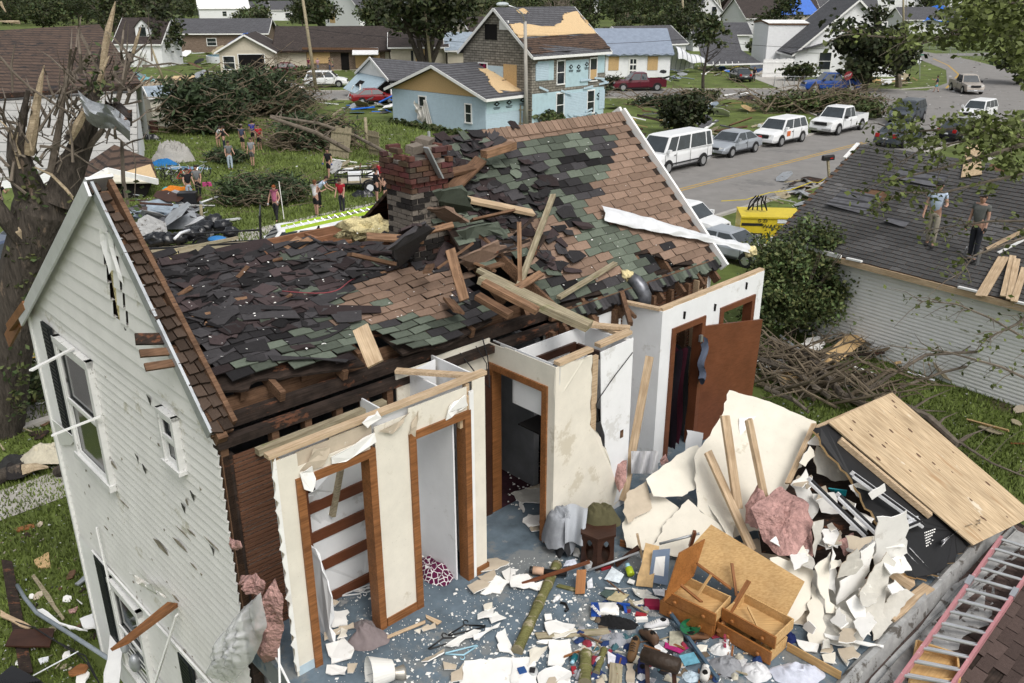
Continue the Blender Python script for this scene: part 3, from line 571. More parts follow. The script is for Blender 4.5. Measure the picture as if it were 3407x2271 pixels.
def shingles(b,O,A,B,poly,course=.14,tab=.3,colf=None,miss=lambda x,y:False,jit=.012,th=.012,seed=1,zf=None,curl=.0):
    """lapped asphalt tabs on the plane O + A*x + B*y inside poly"""
    r=random.Random(seed);N=A.cross(B).normalized()
    if N.z<0:N=-N
    x0,x1=min(q[0]for q in poly),max(q[0]for q in poly);y0,y1=min(q[1]for q in poly),max(q[1]for q in poly)
    j=0;y=y0
    while y<y1:
        x=x0-(tab*.5 if j%2 else 0)-r.uniform(0,.05)
        while x<x1:
            cx_,cy_=x+tab/2,y+course/2
            if inpoly(cx_,cy_,poly)and not miss(cx_,cy_):
                g=.006;d=[r.uniform(-jit,jit)for _ in range(4)];cl=curl*r.random()**3 if curl else 0
                h=lambda xx,yy:(zf(xx,yy)if zf else 0)
                y2=y+course*1.06
                q=[(x+g,y+d[0]),(x+tab-g,y+d[1]),(x+tab-g,y2),(x+g,y2)]
                k=N*th;p=[O+A*a+B*c+N*h(a,c)for a,c in q]
                p[0]+=k*1.6+N*cl*r.uniform(.3,1);p[1]+=k*1.6+N*cl*r.uniform(.3,1);p[2]+=k*.3;p[3]+=k*.3
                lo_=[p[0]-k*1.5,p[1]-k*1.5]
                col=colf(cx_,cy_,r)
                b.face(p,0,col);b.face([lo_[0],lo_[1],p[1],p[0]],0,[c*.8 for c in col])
            x+=tab
        y+=course;j+=1
def flat(P,O,A,B):d=P-O;return(d.dot(A),d.dot(B))
gB=(RBT-ED*RBT.dot(ED)).normalized()
gpoly=[flat(q,EA,ED,gB)for q in(EA,EB+ED*9,EB+ED*9+RBT,RT)]
b=MB();b.slab([EA+ED*q[0]+gB*q[1]for q in gpoly],.2,nrm=roofpl_n);b.build('roof_deck',mm('old_wood'),gr)
b=MB()
def gcol(x,y,r):
    k=r.uniform(.86,1.12)*(1+.35*MN.noise(V((x*.5,y*.5,0))))
    if MN.noise(V((x*.8+9,y*1.1,3)))>.35:k*=1.35
    return(.092*k,.090*k,.090*k)
shingles(b,EA+roofpl_n*.005,ED,gB,gpoly,.15,.32,gcol,jit=.014,th=.015,seed=3,miss=lambda x,y:MN.noise(V((x*.7,y*.9,7)))>.68)
b.build('shingles',mm('shingle_attr'),gr)
wb=MB();inw=EUP*.35
a0=EA+inw-Z*2.9;a1=EB+ED*8.6+inw-Z*2.9
nrow=26
for i in range(nrow):  # narrow lapped siding boards
    z0,z1=2.86*i/nrow,2.86*(i+1)/nrow
    zm,za=z0+.05,z0+.02;e0,e1=EUP*.002,EUP*.016
    wb.face([a0+Z*z0-e0,a1+Z*z0-e0,a1+Z*za-e1,a0+Z*za-e1]);wb.face([a0+Z*za-e1,a1+Z*za-e1,a1+Z*zm-e1,a0+Z*zm-e1]);wb.face([a0+Z*zm-e1,a1+Z*zm-e1,a1+Z*z1-e0,a0+Z*z1-e0])
rb=RT-ED*RT.dot(ED)
wb.face([a0,a0+EUP*9,a0+EUP*9+Z*4.5,a0+Z*2.8]);wb.face([a0+EUP*9,a1+EUP*9,a1+EUP*9+Z*4.5,a0+EUP*9+Z*4.5])
wb.build('wall',mat('weathered_white_siding',(.80,.80,.79),rough=.5,var=.06,scale=2,dirt=[((.33,.34,.24),.63,1.5,(1,1,3))]),gr)
tb=MB();tb.beam(EA-EUP*.03-Z*.1,EB+ED*8.6-EUP*.03-Z*.1,.05,.17);tb.build('fascia_board',mm('fresh_wood'),gr)
tb=MB();tb.beam(EA-EUP*.04+Z*.02,EA+ED*2.6-EUP*.04+Z*.02,.06,.12);tb.beam(RT.lerp(EA,.16)+roofpl_n*.05,RT+roofpl_n*.05,.12,.05)
for x,l in((2.8,.5),(6.2,.7),(7.7,.8)):tb.beam(EA+ED*x-EUP*.05+Z*.03,EA+ED*(x+l)-EUP*.06+Z*.05,.1,.05)
tb.build('trim_remnant',mm('white_paint'),gr)
for(x,y,L,W_)in((2750,690,1.4,.9),(2960,600,1.6,.6),(2940,745,.7,.3)):
    b=MB();o=RO(x,y)+roofpl_n*.03;b.sheet(lambda s,t:o+ED*(s*L)+gB*(t*W_)+roofpl_n*(.02+.22*max(0,.5-t)*(1-s)),6,6);tag(b.build('loose_shingle_strip',mm('grey_shingle')),'loose curled shingle strip lying on the dark garage roof','shingle','loose shingles on the garage roof')
gb2=house('white_sided_house','white clapboard wall of a roofless house behind the leafy branches at the right edge',(20.5,31.5),R(-44),8,8,4.9,5.1,'white_siding','burnt_wood','x',.1)
# ---------------------------------------------------------------- the ruined house: gable wall, roof, floor, closets
hs=thing('ruined_house','white sided house with its roof half torn off and the upper rooms laid open','house',E0,HA)
EZ,RZ,RB,BB,FZ=6.4,8.43,2.1,5.75,3.9
def hb(name,m,bb,par=None,smooth=False):return bb.build(name,m,par or hs,smooth=smooth,local=True)
# clapboard gable
b=MB();r_=random.Random(5)
def gspan(z):
    if z<=6.16:return(0.0,BB)
    lo=0 if z<=EZ else RB*(z-EZ)/(RZ-EZ)
    hi=BB-(BB-RB)*(z-6.16)/(RZ-6.16)
    return(lo,max(lo,hi))
slots=[(2.02,2.2,6.9,7.85),(1.78,1.84,6.95,7.6)]
z=.0
while z<RZ-.02:
    st=.125 if z<6.35 else .2
    z1=min(z+st,RZ);l0,h0=gspan(z);l1,h1=gspan(z1-.001)
    segs=[(l0,h0,l1,h1)]
    for s0,s1,za,zb in slots:
        if z>=za-.05 and z<zb:
            ns=[]
            for q in segs:
                if q[0]<s0<q[1]:ns+=[(q[0],s0,q[2],s0),(s1,q[1],s1,q[3])]
                else:ns.append(q)
            segs=ns
    sag=.0 if z<6.35 else-.02
    for q in segs:
        b.face([(-.03+sag,q[0],z),(-.008+sag,q[2],z1),(-.008+sag,q[3],z1),(-.03+sag,q[1],z)]);b.face([(0,q[0],z+.001),(-.03+sag,q[0],z+.001),(-.03+sag,q[1],z+.001),(0,q[1],z+.001)])
    z=z1
SIDE=mat('old_white_clapboard',(.77,.76,.74),rough=.55,var=.07,scale=2,dirt=[((.24,.215,.16),.675,2.6,(1,1,5)),((.55,.53,.46),.60,.9,(1,1,1.4)),((.13,.12,.11),.705,14,(1,1,2.4))])
hb('clapboard_gable',SIDE,b)
b=MB();b.box(.02,.14,0,BB,0,6.1);b.raw([(.02,.1,EZ-.3),(.02,BB-.3,6.0),(.02,RB+.25,RZ-.15),(.1,.1,EZ-.3),(.1,BB-.3,6.0),(.1,RB+.25,RZ-.15)],[(0,1,2),(5,4,3),(0,3,4,1),(1,4,5,2),(2,5,3,0)]);hb('gable_backing',mm('burnt_wood'),b)
b=MB();b.box(-.0,.012,2.08,2.2,6.9,7.8);hb('insulation',mm('yellow_wool'),b)
b=MB();r6=random.Random(40)
for i in range(64):
    z=.02+.125*r6.randint(8,49);bb_=r6.uniform(.1,5.4)
    if 3.2<bb_<5.2 and 4.1<z<6.2:continue
    L,h=r6.uniform(.015,.06)if i%4 else r6.uniform(.12,.45),r6.uniform(.012,.04)if i%6 else r6.uniform(.05,.1);P=[V((-.034,bb_,z)),V((-.034,bb_+L*.6,z-.008)),V((-.034,bb_+L,z+h*.4)),V((-.034,bb_+L*.5,z+h)),V((-.034,bb_+L*.1,z+h*.6))];b.slab([q+V((0,r6.uniform(-.02,.02),r6.uniform(-.006,.006)))for q in P],.002,nrm=V((-1,0,0)))
hb('bare_board_chips',mat('bare_siding_board',(.25,.225,.175),rough=.95,var=.4,scale=9),b)
# bright newer siding strips by the windows
b=MB()
for k in range(21):
    z=4.35+k*.085;b.face([(-.05,5.15,z),(-.05,BB+.03,z),(-.035,BB+.03,z+.085),(-.035,5.15,z+.085)]);b.face([(-.03,5.15,z),(-.03,BB+.03,z),(-.05,BB+.03,z),(-.05,5.15,z)])
hb('new_siding',mm('white_paint'),b);b=MB()
for k in range(22):
    z=.0+k*.11;h=5.72 if z<2.2 else 5.72
    lo=.3 if z<1.3 else 4.95
    b.face([(-.05,lo,z),(-.05,BB+.03,z),(-.035,BB+.03,z+.11),(-.035,lo,z+.11)]);b.face([(-.03,lo,z),(-.03,BB+.03,z),(-.05,BB+.03,z),(-.05,lo,z)])
hb('new_siding',mm('white_paint'),b)
b=MB();b.box(-.07,.03,BB-.02,BB+.05,0,6.1);hb('corner_trim',mm('white_paint'),b)
def hwin(b0,b1,z0,z1,fw=.09,shut=None):
    f=MB()
    f.box(-.10,0,b0-fw,b0,z0-fw,z1+fw);f.box(-.10,0,b1,b1+fw,z0-fw,z1+fw);f.box(-.105,0,b0-fw,b1+fw,z1,z1+fw);f.box(-.12,0,b0-fw-.02,b1+fw+.02,z0-fw,z0)
    o=hb('window',mat('peeling_white_trim',(.68,.68,.67),rough=.7,var=.1,dirt=[((.27,.26,.25),.60,16,(1,1,.5))]),f)
    s=MB();zm=(z0+z1)/2
    for za,zb,x in((z0,zm,-.05),(zm,z1,-.07)):
        s.box(x-.02,x,b0,b0+.045,za,zb);s.box(x-.02,x,b1-.045,b1,za,zb);s.box(x-.021,x,b0,b1,za,za+.05);s.box(x-.021,x,b0,b1,zb-.05,zb)
    hb('sash',mm('white_paint'),s,o)
    g=MB();g.box(-.046,-.02,b0,b1,z0,z1);hb('pane',mat('dark_window_glass',(.03,.035,.036),rough=.08,spec=.7,var=.6,scale=2),g,o)
    if shut:
        s=MB();s.box(-.08,-.045,shut[0],shut[1],shut[2],shut[3])
        n=int((shut[3]-shut[2])/.06)
        for i in range(n):s.box(-.094,-.08,shut[0]+.05,shut[1]-.05,shut[2]+.04+i*.06,shut[2]+.075+i*.06)
        hb('shutter',mm('shutter_black'),s)
    return o
hwin(3.45,4.55,4.35,6.0,shut=(4.75,5.12,4.55,6.15))
hwin(.9,1.22,5.62,6.2,fw=.045)
hwin(3.4,4.35,.75,2.25,shut=(4.55,4.95,.95,2.45))
hwin(.35,1.35,.6,2.35,shut=(1.6,2.0,.7,2.5))
b=MB();b.beam((-.05,5.1,2.42),(-.06,.2,2.62),.03,.05);hb('drip_board',mm('white_paint'),b)
# rake boards
b=MB();p0,p1=V((-.06,5.98,6.06)),V((-.06,RB-.02,RZ+.12))
b.slab([p0+V((-.06,0,0)),p1+V((-.06,0,0)),p1+V((.22,0,0)),p0+V((.22,0,0))],.03,nrm=V((0,.5,.85)).normalized())
b.beam(p0+V((-.07,-.05,-.11)),p1+V((-.07,-.05,-.11)),.03,.16);hb('rake_trim',mat('crumpled_white_metal',(.62,.63,.65),rough=.4,var=.12,metal=.2,bump=.4,bscale=5,dirt=((.25,.25,.25),.66,5,(1,1,1))),b)
b=MB();b.beam((-.05,7.35,5.22),(-.05,6.4,5.82),.04,.22);b.beam((-.1,6.75,5.62),(-.1,5.5,6.3),.1,.12);hb('broken_rafter',mm('pine_trim'),b)
b=MB();b.beam((-.07,.0,EZ-.02),(-.07,RB,RZ+.03),.03,.13);hb('rake_edge',mm('galv'),b)
b=MB();e=V((0,RB,RZ-EZ)).normalized();nn=V((0,-(RZ-EZ),RB)).normalized()
pl=[(-.06,-.05),(.14,-.05),(.19,.6),(.12,1.3),(.18,1.9),(.1,2.4),(.04,2.93),(-.06,2.93)]
shingles(b,V((0,0,EZ+.02)),V((1,0,0)),e,pl,.13,.11,lambda x,y,r:(lambda k:(.085*k,.06*k,.046*k))(r.uniform(.5,1.25)),jit=.02,th=.03,seed=8,curl=.03)
hb('rake_shingles',mm('shingle_attr'),b)
b=MB()
b.slab([V((-.05,0,EZ))+V((0,0,-.05)),V((.17,0,EZ-.05)),V((.13,RB,RZ-.05)),V((-.05,RB,RZ-.05))],.05,nrm=nn);b.beam((.17,-.02,EZ+.03),(.12,RB,RZ+.03),.05,.11)
b.beam((.02,-.05,EZ-.1),(.02,.5,EZ+.35),.1,.14);hb('rake_boards',mm('old_wood'),b)
b=MB();b.sheet(lambda s,t:(-.05-.03*math.sin(s*7),1.75+.33*s+.05*math.sin(t*5),8.02-.75*t*(.4+.6*abs(s-.55))),6,6);hb('vent_flap',mm('white_paint'),b)
# floors and plain walls
b=MB();b.box(.02,8.5,-4.72,BB,FZ-.3,FZ);hb('floor',mm('carpet_blue'),b)
b=MB();b.box(.3,8.5,-4.6,-.02,0,FZ-.3);b.box(.2,8.15,.0,BB-.05,0,FZ-.3);hb('lower_wall',mm('white_siding'),b)
b=MB();b.box(.1,8.2,BB-.12,BB,FZ,6.1);b.box(8.08,8.2,0,BB-.12,FZ,6.3);hb('back_wall',mm('white_siding'),b)
b=MB();b.box(2.7,5.2,.0,2.4,FZ+.002,FZ+.006);hb('hall_carpet',mm('carpet_maroon'),b)
b=MB();b.box(.16,8.05,3.3,3.4,FZ,6.2);b.box(2.62,2.7,.1,3.3,FZ,6.1);b.box(4.4,4.5,.1,3.3,FZ,6.1);hb('room_wall',mm('room_grey'),b)
# eave wall: studs, lath, plates
LA=mm('lath');b=MB()
def lath(b,x0,x1,z0,z1,y=.0):
    zz=z0
    while zz<z1:
        a=x0
        while a<x1-.01:
            e=min(x1,a+rnd.uniform(.5,1.3));b.box(a,e-.004,y-.012,y,zz+rnd.uniform(-.004,.004),zz+.036);a=e
        zz+=.05
lath(b,.12,.62,FZ,6.05);hb('lath',LA,b);b=MB();lath(b,4.5,8.1,FZ+.2,6.2);hb('lath',LA,b)
b=MB();b.box(4.5,8.1,.02,.05,FZ,6.2);b.box(.1,.62,.02,.05,FZ,6.05);hb('lath_backing',mm('paper_grey'),b)
b=MB()
for x in(.05,.6,.98,1.36,1.7,2.02,2.35,2.62):b.box(x-.04,x+.04,-.0,.1,FZ,6.2)
b.box(.6,2.65,.01,.1,5.0,5.1)
for x in[4.55+.42*i for i in range(9)]:b.box(x-.03,x+.03,-.11,-.012,FZ,6.22)
hb('stud',mm('old_wood'),b)
b=MB();b.box(7.7,7.82,-.12,-.02,4.5,6.22);hb('new_stud',mm('fresh_wood'),b)
b=MB();b.beam((-.02,.03,EZ-.16),(8.15,.03,EZ-.16),.12,.09);b.beam((-.02,.16,EZ-.02),(8.15,.16,EZ-.02),.09,.13);
hb('wall_plate',mm('burnt_wood'),b)
b=MB();b.beam((.1,.38,EZ+.02),(4.6,.36,EZ+.03),.05,.2);b.beam((4.6,.02,EZ-.02),(8.1,.02,EZ-.02),.06,.1);hb('eave_board',mm('old_wood'),b)
b=MB();b.beam((.35,-.06,6.06),(1.9,-.06,6.09),.09,.07);b.beam((1.1,-.1,5.0),(1.4,-.1,6.05),.07,.05);hb('grey_rail',mm('grey_wood'),b)
b=MB();b.beam((1.75,-.08,5.82),(2.65,-.1,5.93),.14,.14);hb('fallen_joist',mm('old_wood'),b)
b=MB();b.beam((.2,.1,5.9),(.85,.5,5.3),.04,.04);hb('blue_pipe',mat('blue_pipe',(.08,.16,.42),rough=.5),b)
# attic joists laid open behind the sagging roof
b=MB()
for bb_,x0,x1,zz in((2.5,1.6,5,6.38),(3.2,1.2,5.6,6.36),(3.9,.9,6.5,6.34),(4.5,.6,7,6.42),(5.1,.3,8,6.4),(5.7,.2,8,6.36)):b.beam((x0,bb_,zz),(x1,bb_,zz),.06,.24)
for x in(1.9,3.1,4.4):b.beam((x,2.4,6.36),(x,5.7,6.36),.05,.2)
b.beam((.8,3.6,6.5),(2.6,2.6,6.55),.2,.04);b.beam((1.5,4.6,6.42),(1.9,3.4,6.5),.25,.03);b.beam((3.6,4.4,6.45),(4.4,3.2,6.5),.3,.03);hb('attic_joist',mat('attic_joist',(.27,.135,.075),rough=.85,var=.25,grain=.3),b)
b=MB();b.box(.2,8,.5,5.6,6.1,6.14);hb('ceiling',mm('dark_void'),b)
# left, sagging half of the roof
LK_=.34
LO=V((0,.35,6.66));LBv=V((0,1,LK_)).normalized();LNv=V((0,-LK_,1)).normalized();UX=V((1,0,0))
LOw,LNw=HM@LO,HM.to_3x3()@LNv
def LP(x,y):q=HMI@PLN(x,y,LOw,LNw);d=q-LO;return(d.x,d.dot(LBv))
lpoly=[LP(*q)for q in((655,1170),(720,1290),(800,1300),(860,1265),(1000,1250),(1215,1215),(1150,1140),(1265,1110),(1340,1180),(1480,1150),(1640,1060),(1560,985),(1560,940),(1420,905),(1350,915),(1300,865),(1000,850),(800,870),(700,880),(545,870),(500,885),(560,1060))]
def wav(x,y):return .07*math.sin(x*1.7+y*2.1)+.05*MN.noise(V((x*2,y*2,1)))+.10*max(0,y-1.4)
brownL=[LP(*q)for q in((1040,1090),(1150,960),(1300,925),(1560,935),(1500,1000),(1480,1060),(1340,1090),(1220,1085),(1100,1105))]
greenL=[LP(*q)for q in((800,1250),(820,1180),(960,1120),(1080,1120),(1200,1090),(1420,1060),(1600,1010),(1650,1060),(1480,1150),(1330,1180),(1230,1130),(1170,1210),(1000,1260),(870,1285))]
CB=lambda r:(lambda k:(.27*k,.185*k,.138*k))(r.uniform(.75,1.15))
CG=lambda r:(lambda k:(.135*k,.158*k,.125*k))(r.uniform(.55,1.2))
CK=lambda r:(lambda k:(.036*k,.034*k,.036*k))(r.uniform(.4,2.0))
CM=lambda r:(lambda k:(.064*k,.048*k,.049*k))(r.uniform(.5,1.4))
def lcol(x,y,r):
    if inpoly(x,y,brownL):return CB(r)if r.random()<.93 else CG(r)
    if inpoly(x,y,greenL):return CG(r)if r.random()<.8 else CK(r)
    u=r.random();n=MN.noise(V((x*1.3,y*1.3,5)))
    if u<.05+max(0,n)*.2:return CG(r)
    if u<.34+n*.4:return CM(r)
    return CK(r)
lm=MB();lm.slab([LO+UX*q[0]+LBv*q[1]+LNv*wav(*q)*.3 for q in jag([V((*q,0))for q in lpoly],.03,5)for q in[(q.x,q.y)]],.03,nrm=LNv)
hb('roof_deck',mm('burnt_wood'),lm)
b=MB()
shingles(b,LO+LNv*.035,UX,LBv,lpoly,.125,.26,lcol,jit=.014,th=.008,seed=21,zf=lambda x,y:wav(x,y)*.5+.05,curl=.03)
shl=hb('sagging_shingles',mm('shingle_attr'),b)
b=MB();r2=random.Random(4)  # torn, heaped, upturned shingles over the dark part
for i in range(760):
    x,y=r2.uniform(0,3.6),r2.uniform(0,3.4)
    if not inpoly(x,y,lpoly)or inpoly(x,y,brownL)or(inpoly(x,y,greenL)and r2.random()<.85):continue
    a=r2.uniform(-.5,.5);dx=UX*math.cos(a)+LBv*math.sin(a);dy=LBv*math.cos(a)-UX*math.sin(a)
    L,W_=(r2.uniform(.12,.36)if i%7 else r2.uniform(.45,.85)),r2.uniform(.07,.2);o=LO+UX*x+LBv*y+LNv*(wav(x,y)*.5+.07+r2.uniform(0,.05));tl=r2.uniform(.0,.5)*W_
    c=lcol(9,9,r2);cu=r2.uniform(-.02,.05)
    P=[o,o+dx*L*.5+LNv*cu,o+dx*L,o+dx*L+dy*W_+LNv*tl*.2,o+dx*L*.5+dy*W_*r2.uniform(.8,1.15),o+dy*W_+LNv*tl*.3]
    P[0]=P[0]+LNv*tl*.5;P[2]=P[2]+LNv*tl*r2.random()*.6
    P=[q+dy*r2.uniform(-.03,.03)+dx*r2.uniform(-.03,.03)for q in P]
    b.slab(P,.01,col=c,nrm=LNv)
hb('loose_shingles',mm('shingle_attr'),b)
for i in range(26):
    x,y=r2.uniform(.3,3.4),r2.uniform(.5,3.0)
    if not inpoly(x,y,lpoly)or inpoly(x,y,brownL):continue
    b=MB();o=LO+UX*x+LBv*y+LNv*(wav(x,y)*.5+.1);d=(UX*r2.uniform(.6,1)+LBv*r2.uniform(-.5,.5))*r2.uniform(.1,.4);b.beam(o,o+d+LNv*r2.uniform(-.02,.06),r2.uniform(.03,.1),.015,up=LNv);hb('exposed_slat',mm('roof_board' if i%3 else 'old_wood'),b)
b=MB()
for x,L in((.75,.3),(1.5,.28),(2.75,.3),(3.3,.3)):b.beam((x,.05,EZ+.1),(x,.75,EZ+.32),.06,.12)
for x in(.45,1.15,1.85,2.4):b.beam((x,.3,EZ+.12),(x+.05,2.2,EZ+.75),.06,.13)
hb('rafter',mm('old_wood'),b)
# three sheathing ends sticking out over the gable
for p0,p1,wd_ in(((450,1128),(640,1125),.12),((465,1176),(640,1163),.08),((482,1222),(650,1196),.08)):
    b=MB();q0=HMI@PLN(*p0,HP(0,.55,6.9),HM.to_3x3()@nn);q1=HMI@PLN(*p1,HP(0,.55,6.9),HM.to_3x3()@nn);b.beam(q0,q1,wd_,.03,up=nn);hb('sheathing_board',mm('burnt_wood' if p0[1]<1170 else 'old_wood'),b)
# right half of the roof
RO_=V((0,0,EZ));RBv=e;RNv=nn;ROw,RNw=HM@RO_,HM.to_3x3()@nn
def RP(x,y):q=HMI@PLN(x,y,ROw,RNw);d=q-RO_;return(d.x,d.dot(RBv))
ELEN=V((0,RB,RZ-EZ)).length
rpoly=[(8.35,-.12),(8.35,ELEN),(4.9,ELEN),(4.45,ELEN)]+[RP(*q)for q in((1440,560),(1465,610),(1500,640),(1450,690),(1440,735),(1480,745),(1540,850),(1600,890),(1660,850),(1740,850),(1770,930),(1835,1010),(1960,985),(2085,965),(2170,930),(2190,905),(2100,850),(2160,840),(2250,880),(2310,880),(2330,870))]
zz7=lambda x,y:RP(1700+.3827*x,550+.3827*y)
brownR=[(8.5,-.3),(8.5,ELEN+.1)]+[RP(2035,375),zz7(850,0),zz7(870,80),zz7(735,170),zz7(760,230),zz7(715,280),zz7(700,330),zz7(700,430),zz7(780,500),zz7(1130,600),zz7(1090,690),zz7(1140,740),zz7(1300,760),zz7(1450,880)]
brownR2=[zz7(*q)for q in((20,470),(420,430),(560,560),(575,640),(650,720),(720,790),(810,760),(840,850),(930,900),(950,960),(560,1060),(420,990),(250,1030),(100,890),(-60,700))]
ridgeR_=[(4.4,ELEN-.2),(8.5,ELEN-.2),(8.5,ELEN+.1),(4.4,ELEN+.1)]
def rcol(x,y,r):
    if y>ELEN-.17 and x>5.6:return CB(r)
    if inpoly(x,y,brownR):return CB(r)if r.random()<.95 else CK(r)
    if inpoly(x,y,brownR2):return CB(r)if r.random()<.93 else CG(r)
    if y>1.35:
        k=.72 if MN.noise(V((x*1.2,y*1.6,2)))<.3-.2*(6.2-x)else .22
        if x>7.2:k=.05
        if r.random()<k:return CG(r)
        return CM(r)if(x<5.6 and r.random()<.35)else CK(r)
    if x<5.0 and y>.9:return CG(r)if r.random()<.3 else(CM(r)if r.random()<.5 else CK(r))
    return CG(r)if r.random()<.80 else CK(r)
b=MB();b.slab([RO_+UX*q[0]+RBv*q[1]for q in rpoly],.03,nrm=RNv);hb('roof_deck',mm('burnt_wood'),b)
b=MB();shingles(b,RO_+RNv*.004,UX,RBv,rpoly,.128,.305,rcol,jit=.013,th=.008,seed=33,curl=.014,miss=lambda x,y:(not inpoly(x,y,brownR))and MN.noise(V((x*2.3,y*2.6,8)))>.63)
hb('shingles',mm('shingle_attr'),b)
b=MB();r2=random.Random(14)
for i in range(170):
    x,y=r2.uniform(4.1,5.9),r2.uniform(.5,2.9)
    if not inpoly(x,y,rpoly)or r2.random()>1.3-.55*(x-4.1):continue
    a=r2.uniform(-.4,.4);dx=UX*math.cos(a)+RBv*math.sin(a);dy=RBv*math.cos(a)-UX*math.sin(a);L,W_=r2.uniform(.13,.34),r2.uniform(.08,.18);o=RO_+UX*x+RBv*y+RNv*.03
    P=[o+RNv*r2.uniform(0,.08),o+dx*L*.5+RNv*.02,o+dx*L+RNv*r2.uniform(0,.06),o+dx*L+dy*W_,o+dx*L*.5+dy*W_*1.1,o+dy*W_];b.slab([q+dx*r2.uniform(-.03,.03)+dy*r2.uniform(-.03,.03)for q in P],.008,col=CM(r2)if r2.random()<.35 else(CG(r2)if r2.random()<.2 else CK(r2)),nrm=RNv)
for i in range(26):  # ridge caps
    x=5.3+i*.117;P=[(x,RB-.13,RZ-.075),(x+.15,RB-.13,RZ-.095),(x+.15,RB,RZ+.045),(x,RB,RZ+.06)];b.slab(P,.012,col=CB(r2),nrm=RNv);b.slab([(x,RB+.13,RZ-.075),(x+.15,RB+.13,RZ-.095),(x+.15,RB,RZ+.043),(x,RB,RZ+.058)],.012,col=CB(r2),nrm=V((0,.6,.8)))
hb('loose_shingles',mm('shingle_attr'),b)
b=MB();b.slab([(4.4,RB,RZ),(8.35,RB,RZ),(8.35,BB+.3,5.98),(5.2,BB+.3,5.98)],.05,nrm=V((0,.5,.85)).normalized());hb('rear_roof',mm('brown_shingle_far'),b)
b=MB();b.beam((8.38,-.12,EZ-.1),(8.38,RB,RZ+.05),.05,.16);b.beam((8.38,BB+.3,5.95),(8.38,RB,RZ+.05),.05,.16);hb('rake_trim',mm('white_paint'),b)
b=MB();b.raw([(8.1,0,6.2),(8.1,BB,6.1),(8.1,RB,RZ-.06),(8.2,0,6.2),(8.2,BB,6.1),(8.2,RB,RZ-.06)],[(2,1,0),(3,4,5),(0,1,4,3),(1,2,5,4),(2,0,3,5)]);hb('far_gable_wall',mm('white_siding'),b)
b=MB()
for x in(4.75,5.3,5.85,6.3,6.75,7.25,7.75,8.15):b.beam((x,-.16,EZ-.27),(x,.4,EZ+.27),.055,.13,up=RNv)
b.beam((4.72,.0,EZ+.02),(4.2,1.0,EZ+.95),.06,.14);b.beam((4.15,.4,EZ+.2),(3.95,1.5,EZ+1.2),.06,.14);b.beam((4.35,.2,EZ),(4.9,1.6,EZ+1.4),.06,.13);b.beam((3.5,.5,EZ+.1),(3.9,1.4,EZ+.6),.06,.14);hb('rafter',mm('old_wood'),b)
b=MB()  # a felted jagged shingle lip along the torn eave
for i in range(46):
    x=4.7+i*.079;
    if 6.15<x<6.55:continue
    o=RO_+UX*x+RBv*(-.13+.03*math.sin(i*1.7));b.slab([o+RNv*.02,o+UX*.1+RNv*.02+RBv*rnd.uniform(-.03,.03),o+UX*.1+RBv*.16+RNv*.02,o+RBv*.16+RNv*.02],.03,col=CK(rnd)if rnd.random()<.6 else CG(rnd),nrm=RNv)
hb('torn_shingle_edge',mm('shingle_attr'),b)
# ---------------------------------------------------------------- opened rooms of the ruined house
DC,DW,PT=mm('drywall_cream'),mm('drywall_white'),mm('pine_trim')
T=6.42
def frame(par,M,u0,u1,z0,z1,w_=.085,m=None,d=.13,sill=False):
    b=MB();b.box(u0-w_,u0,-.025,d,z0,z1+w_,M=M);b.box(u1,u1+w_,-.025,d,z0,z1+w_,M=M);b.box(u0,u1,-.027,d+.002,z1,z1+w_,M=M)
    if sill:b.box(u0,u1,-.03,d,z0,z0+w_,M=M)
    return b.build('door_frame',m or PT,par,local=True)
MA=Matrix.Translation((0,-.85,0))
b=MB()
for x0,x1,z0,z1 in((.12,.36,FZ,T-.06),(.36,1.16,6.1,6.22),(1.22,1.64,FZ,6.32),(1.64,2.42,6.1,T-.04),(2.5,2.68,FZ,T)):b.box(x0,x1,0,.012,z0,z1,M=MA)
pa=hb('closet_wall',DC,b)
b=MB()
for x0,x1,z0,z1 in((.14,.36,FZ,T-.04),(.36,1.2,6.04,T-.03),(1.2,1.64,FZ,T-.04),(1.64,2.66,6.12,T-.05),(2.5,2.66,FZ,T-.05)):b.box(x0,x1,.075,.087,z0,z1,M=MA)
hb('closet_backing',DW,b)
b=MB();b.box(.14,.2,.014,.073,FZ,T-.06,M=MA);b.box(2.42,2.47,-.01,.073,FZ,T-.15,M=MA);b.box(2.33,2.37,.014,.06,5.9,T-.12,M=MA);b.box(2.42,2.47,.014,.07,5.95,T-.02,M=MA)
b.beam((.08,-.81,T),(2.72,-.80,T+.03),.09,.045);b.beam((2.68,-.78,T-.02),(2.1,-.02,T-.02),.09,.04);hb('wall_stud',mm('fresh_wood'),b)
b=MB()
for x0,x1,z0,z1 in((.36,.72,6.2,6.36),(.72,1.2,6.12,6.38)):b.box(x0,x1,.02,.03,z0,z1,M=MA)
for P in([(.36,.02,6.12),(.52,-.02,6.36),(.7,-.01,6.3),(.6,-.03,6.15)],[(1.25,-.03,6.28),(1.5,-.03,6.3),(1.62,-.05,6.37),(1.4,-.04,6.2)],[(1.62,-.01,6.1),(1.74,-.03,6.34),(1.7,-.02,6.05)]):b.slab(jag([MA@V(q)for q in P],.02),.008)
hb('peeled_paper',mm('paper_brown'),b)
b=MB()
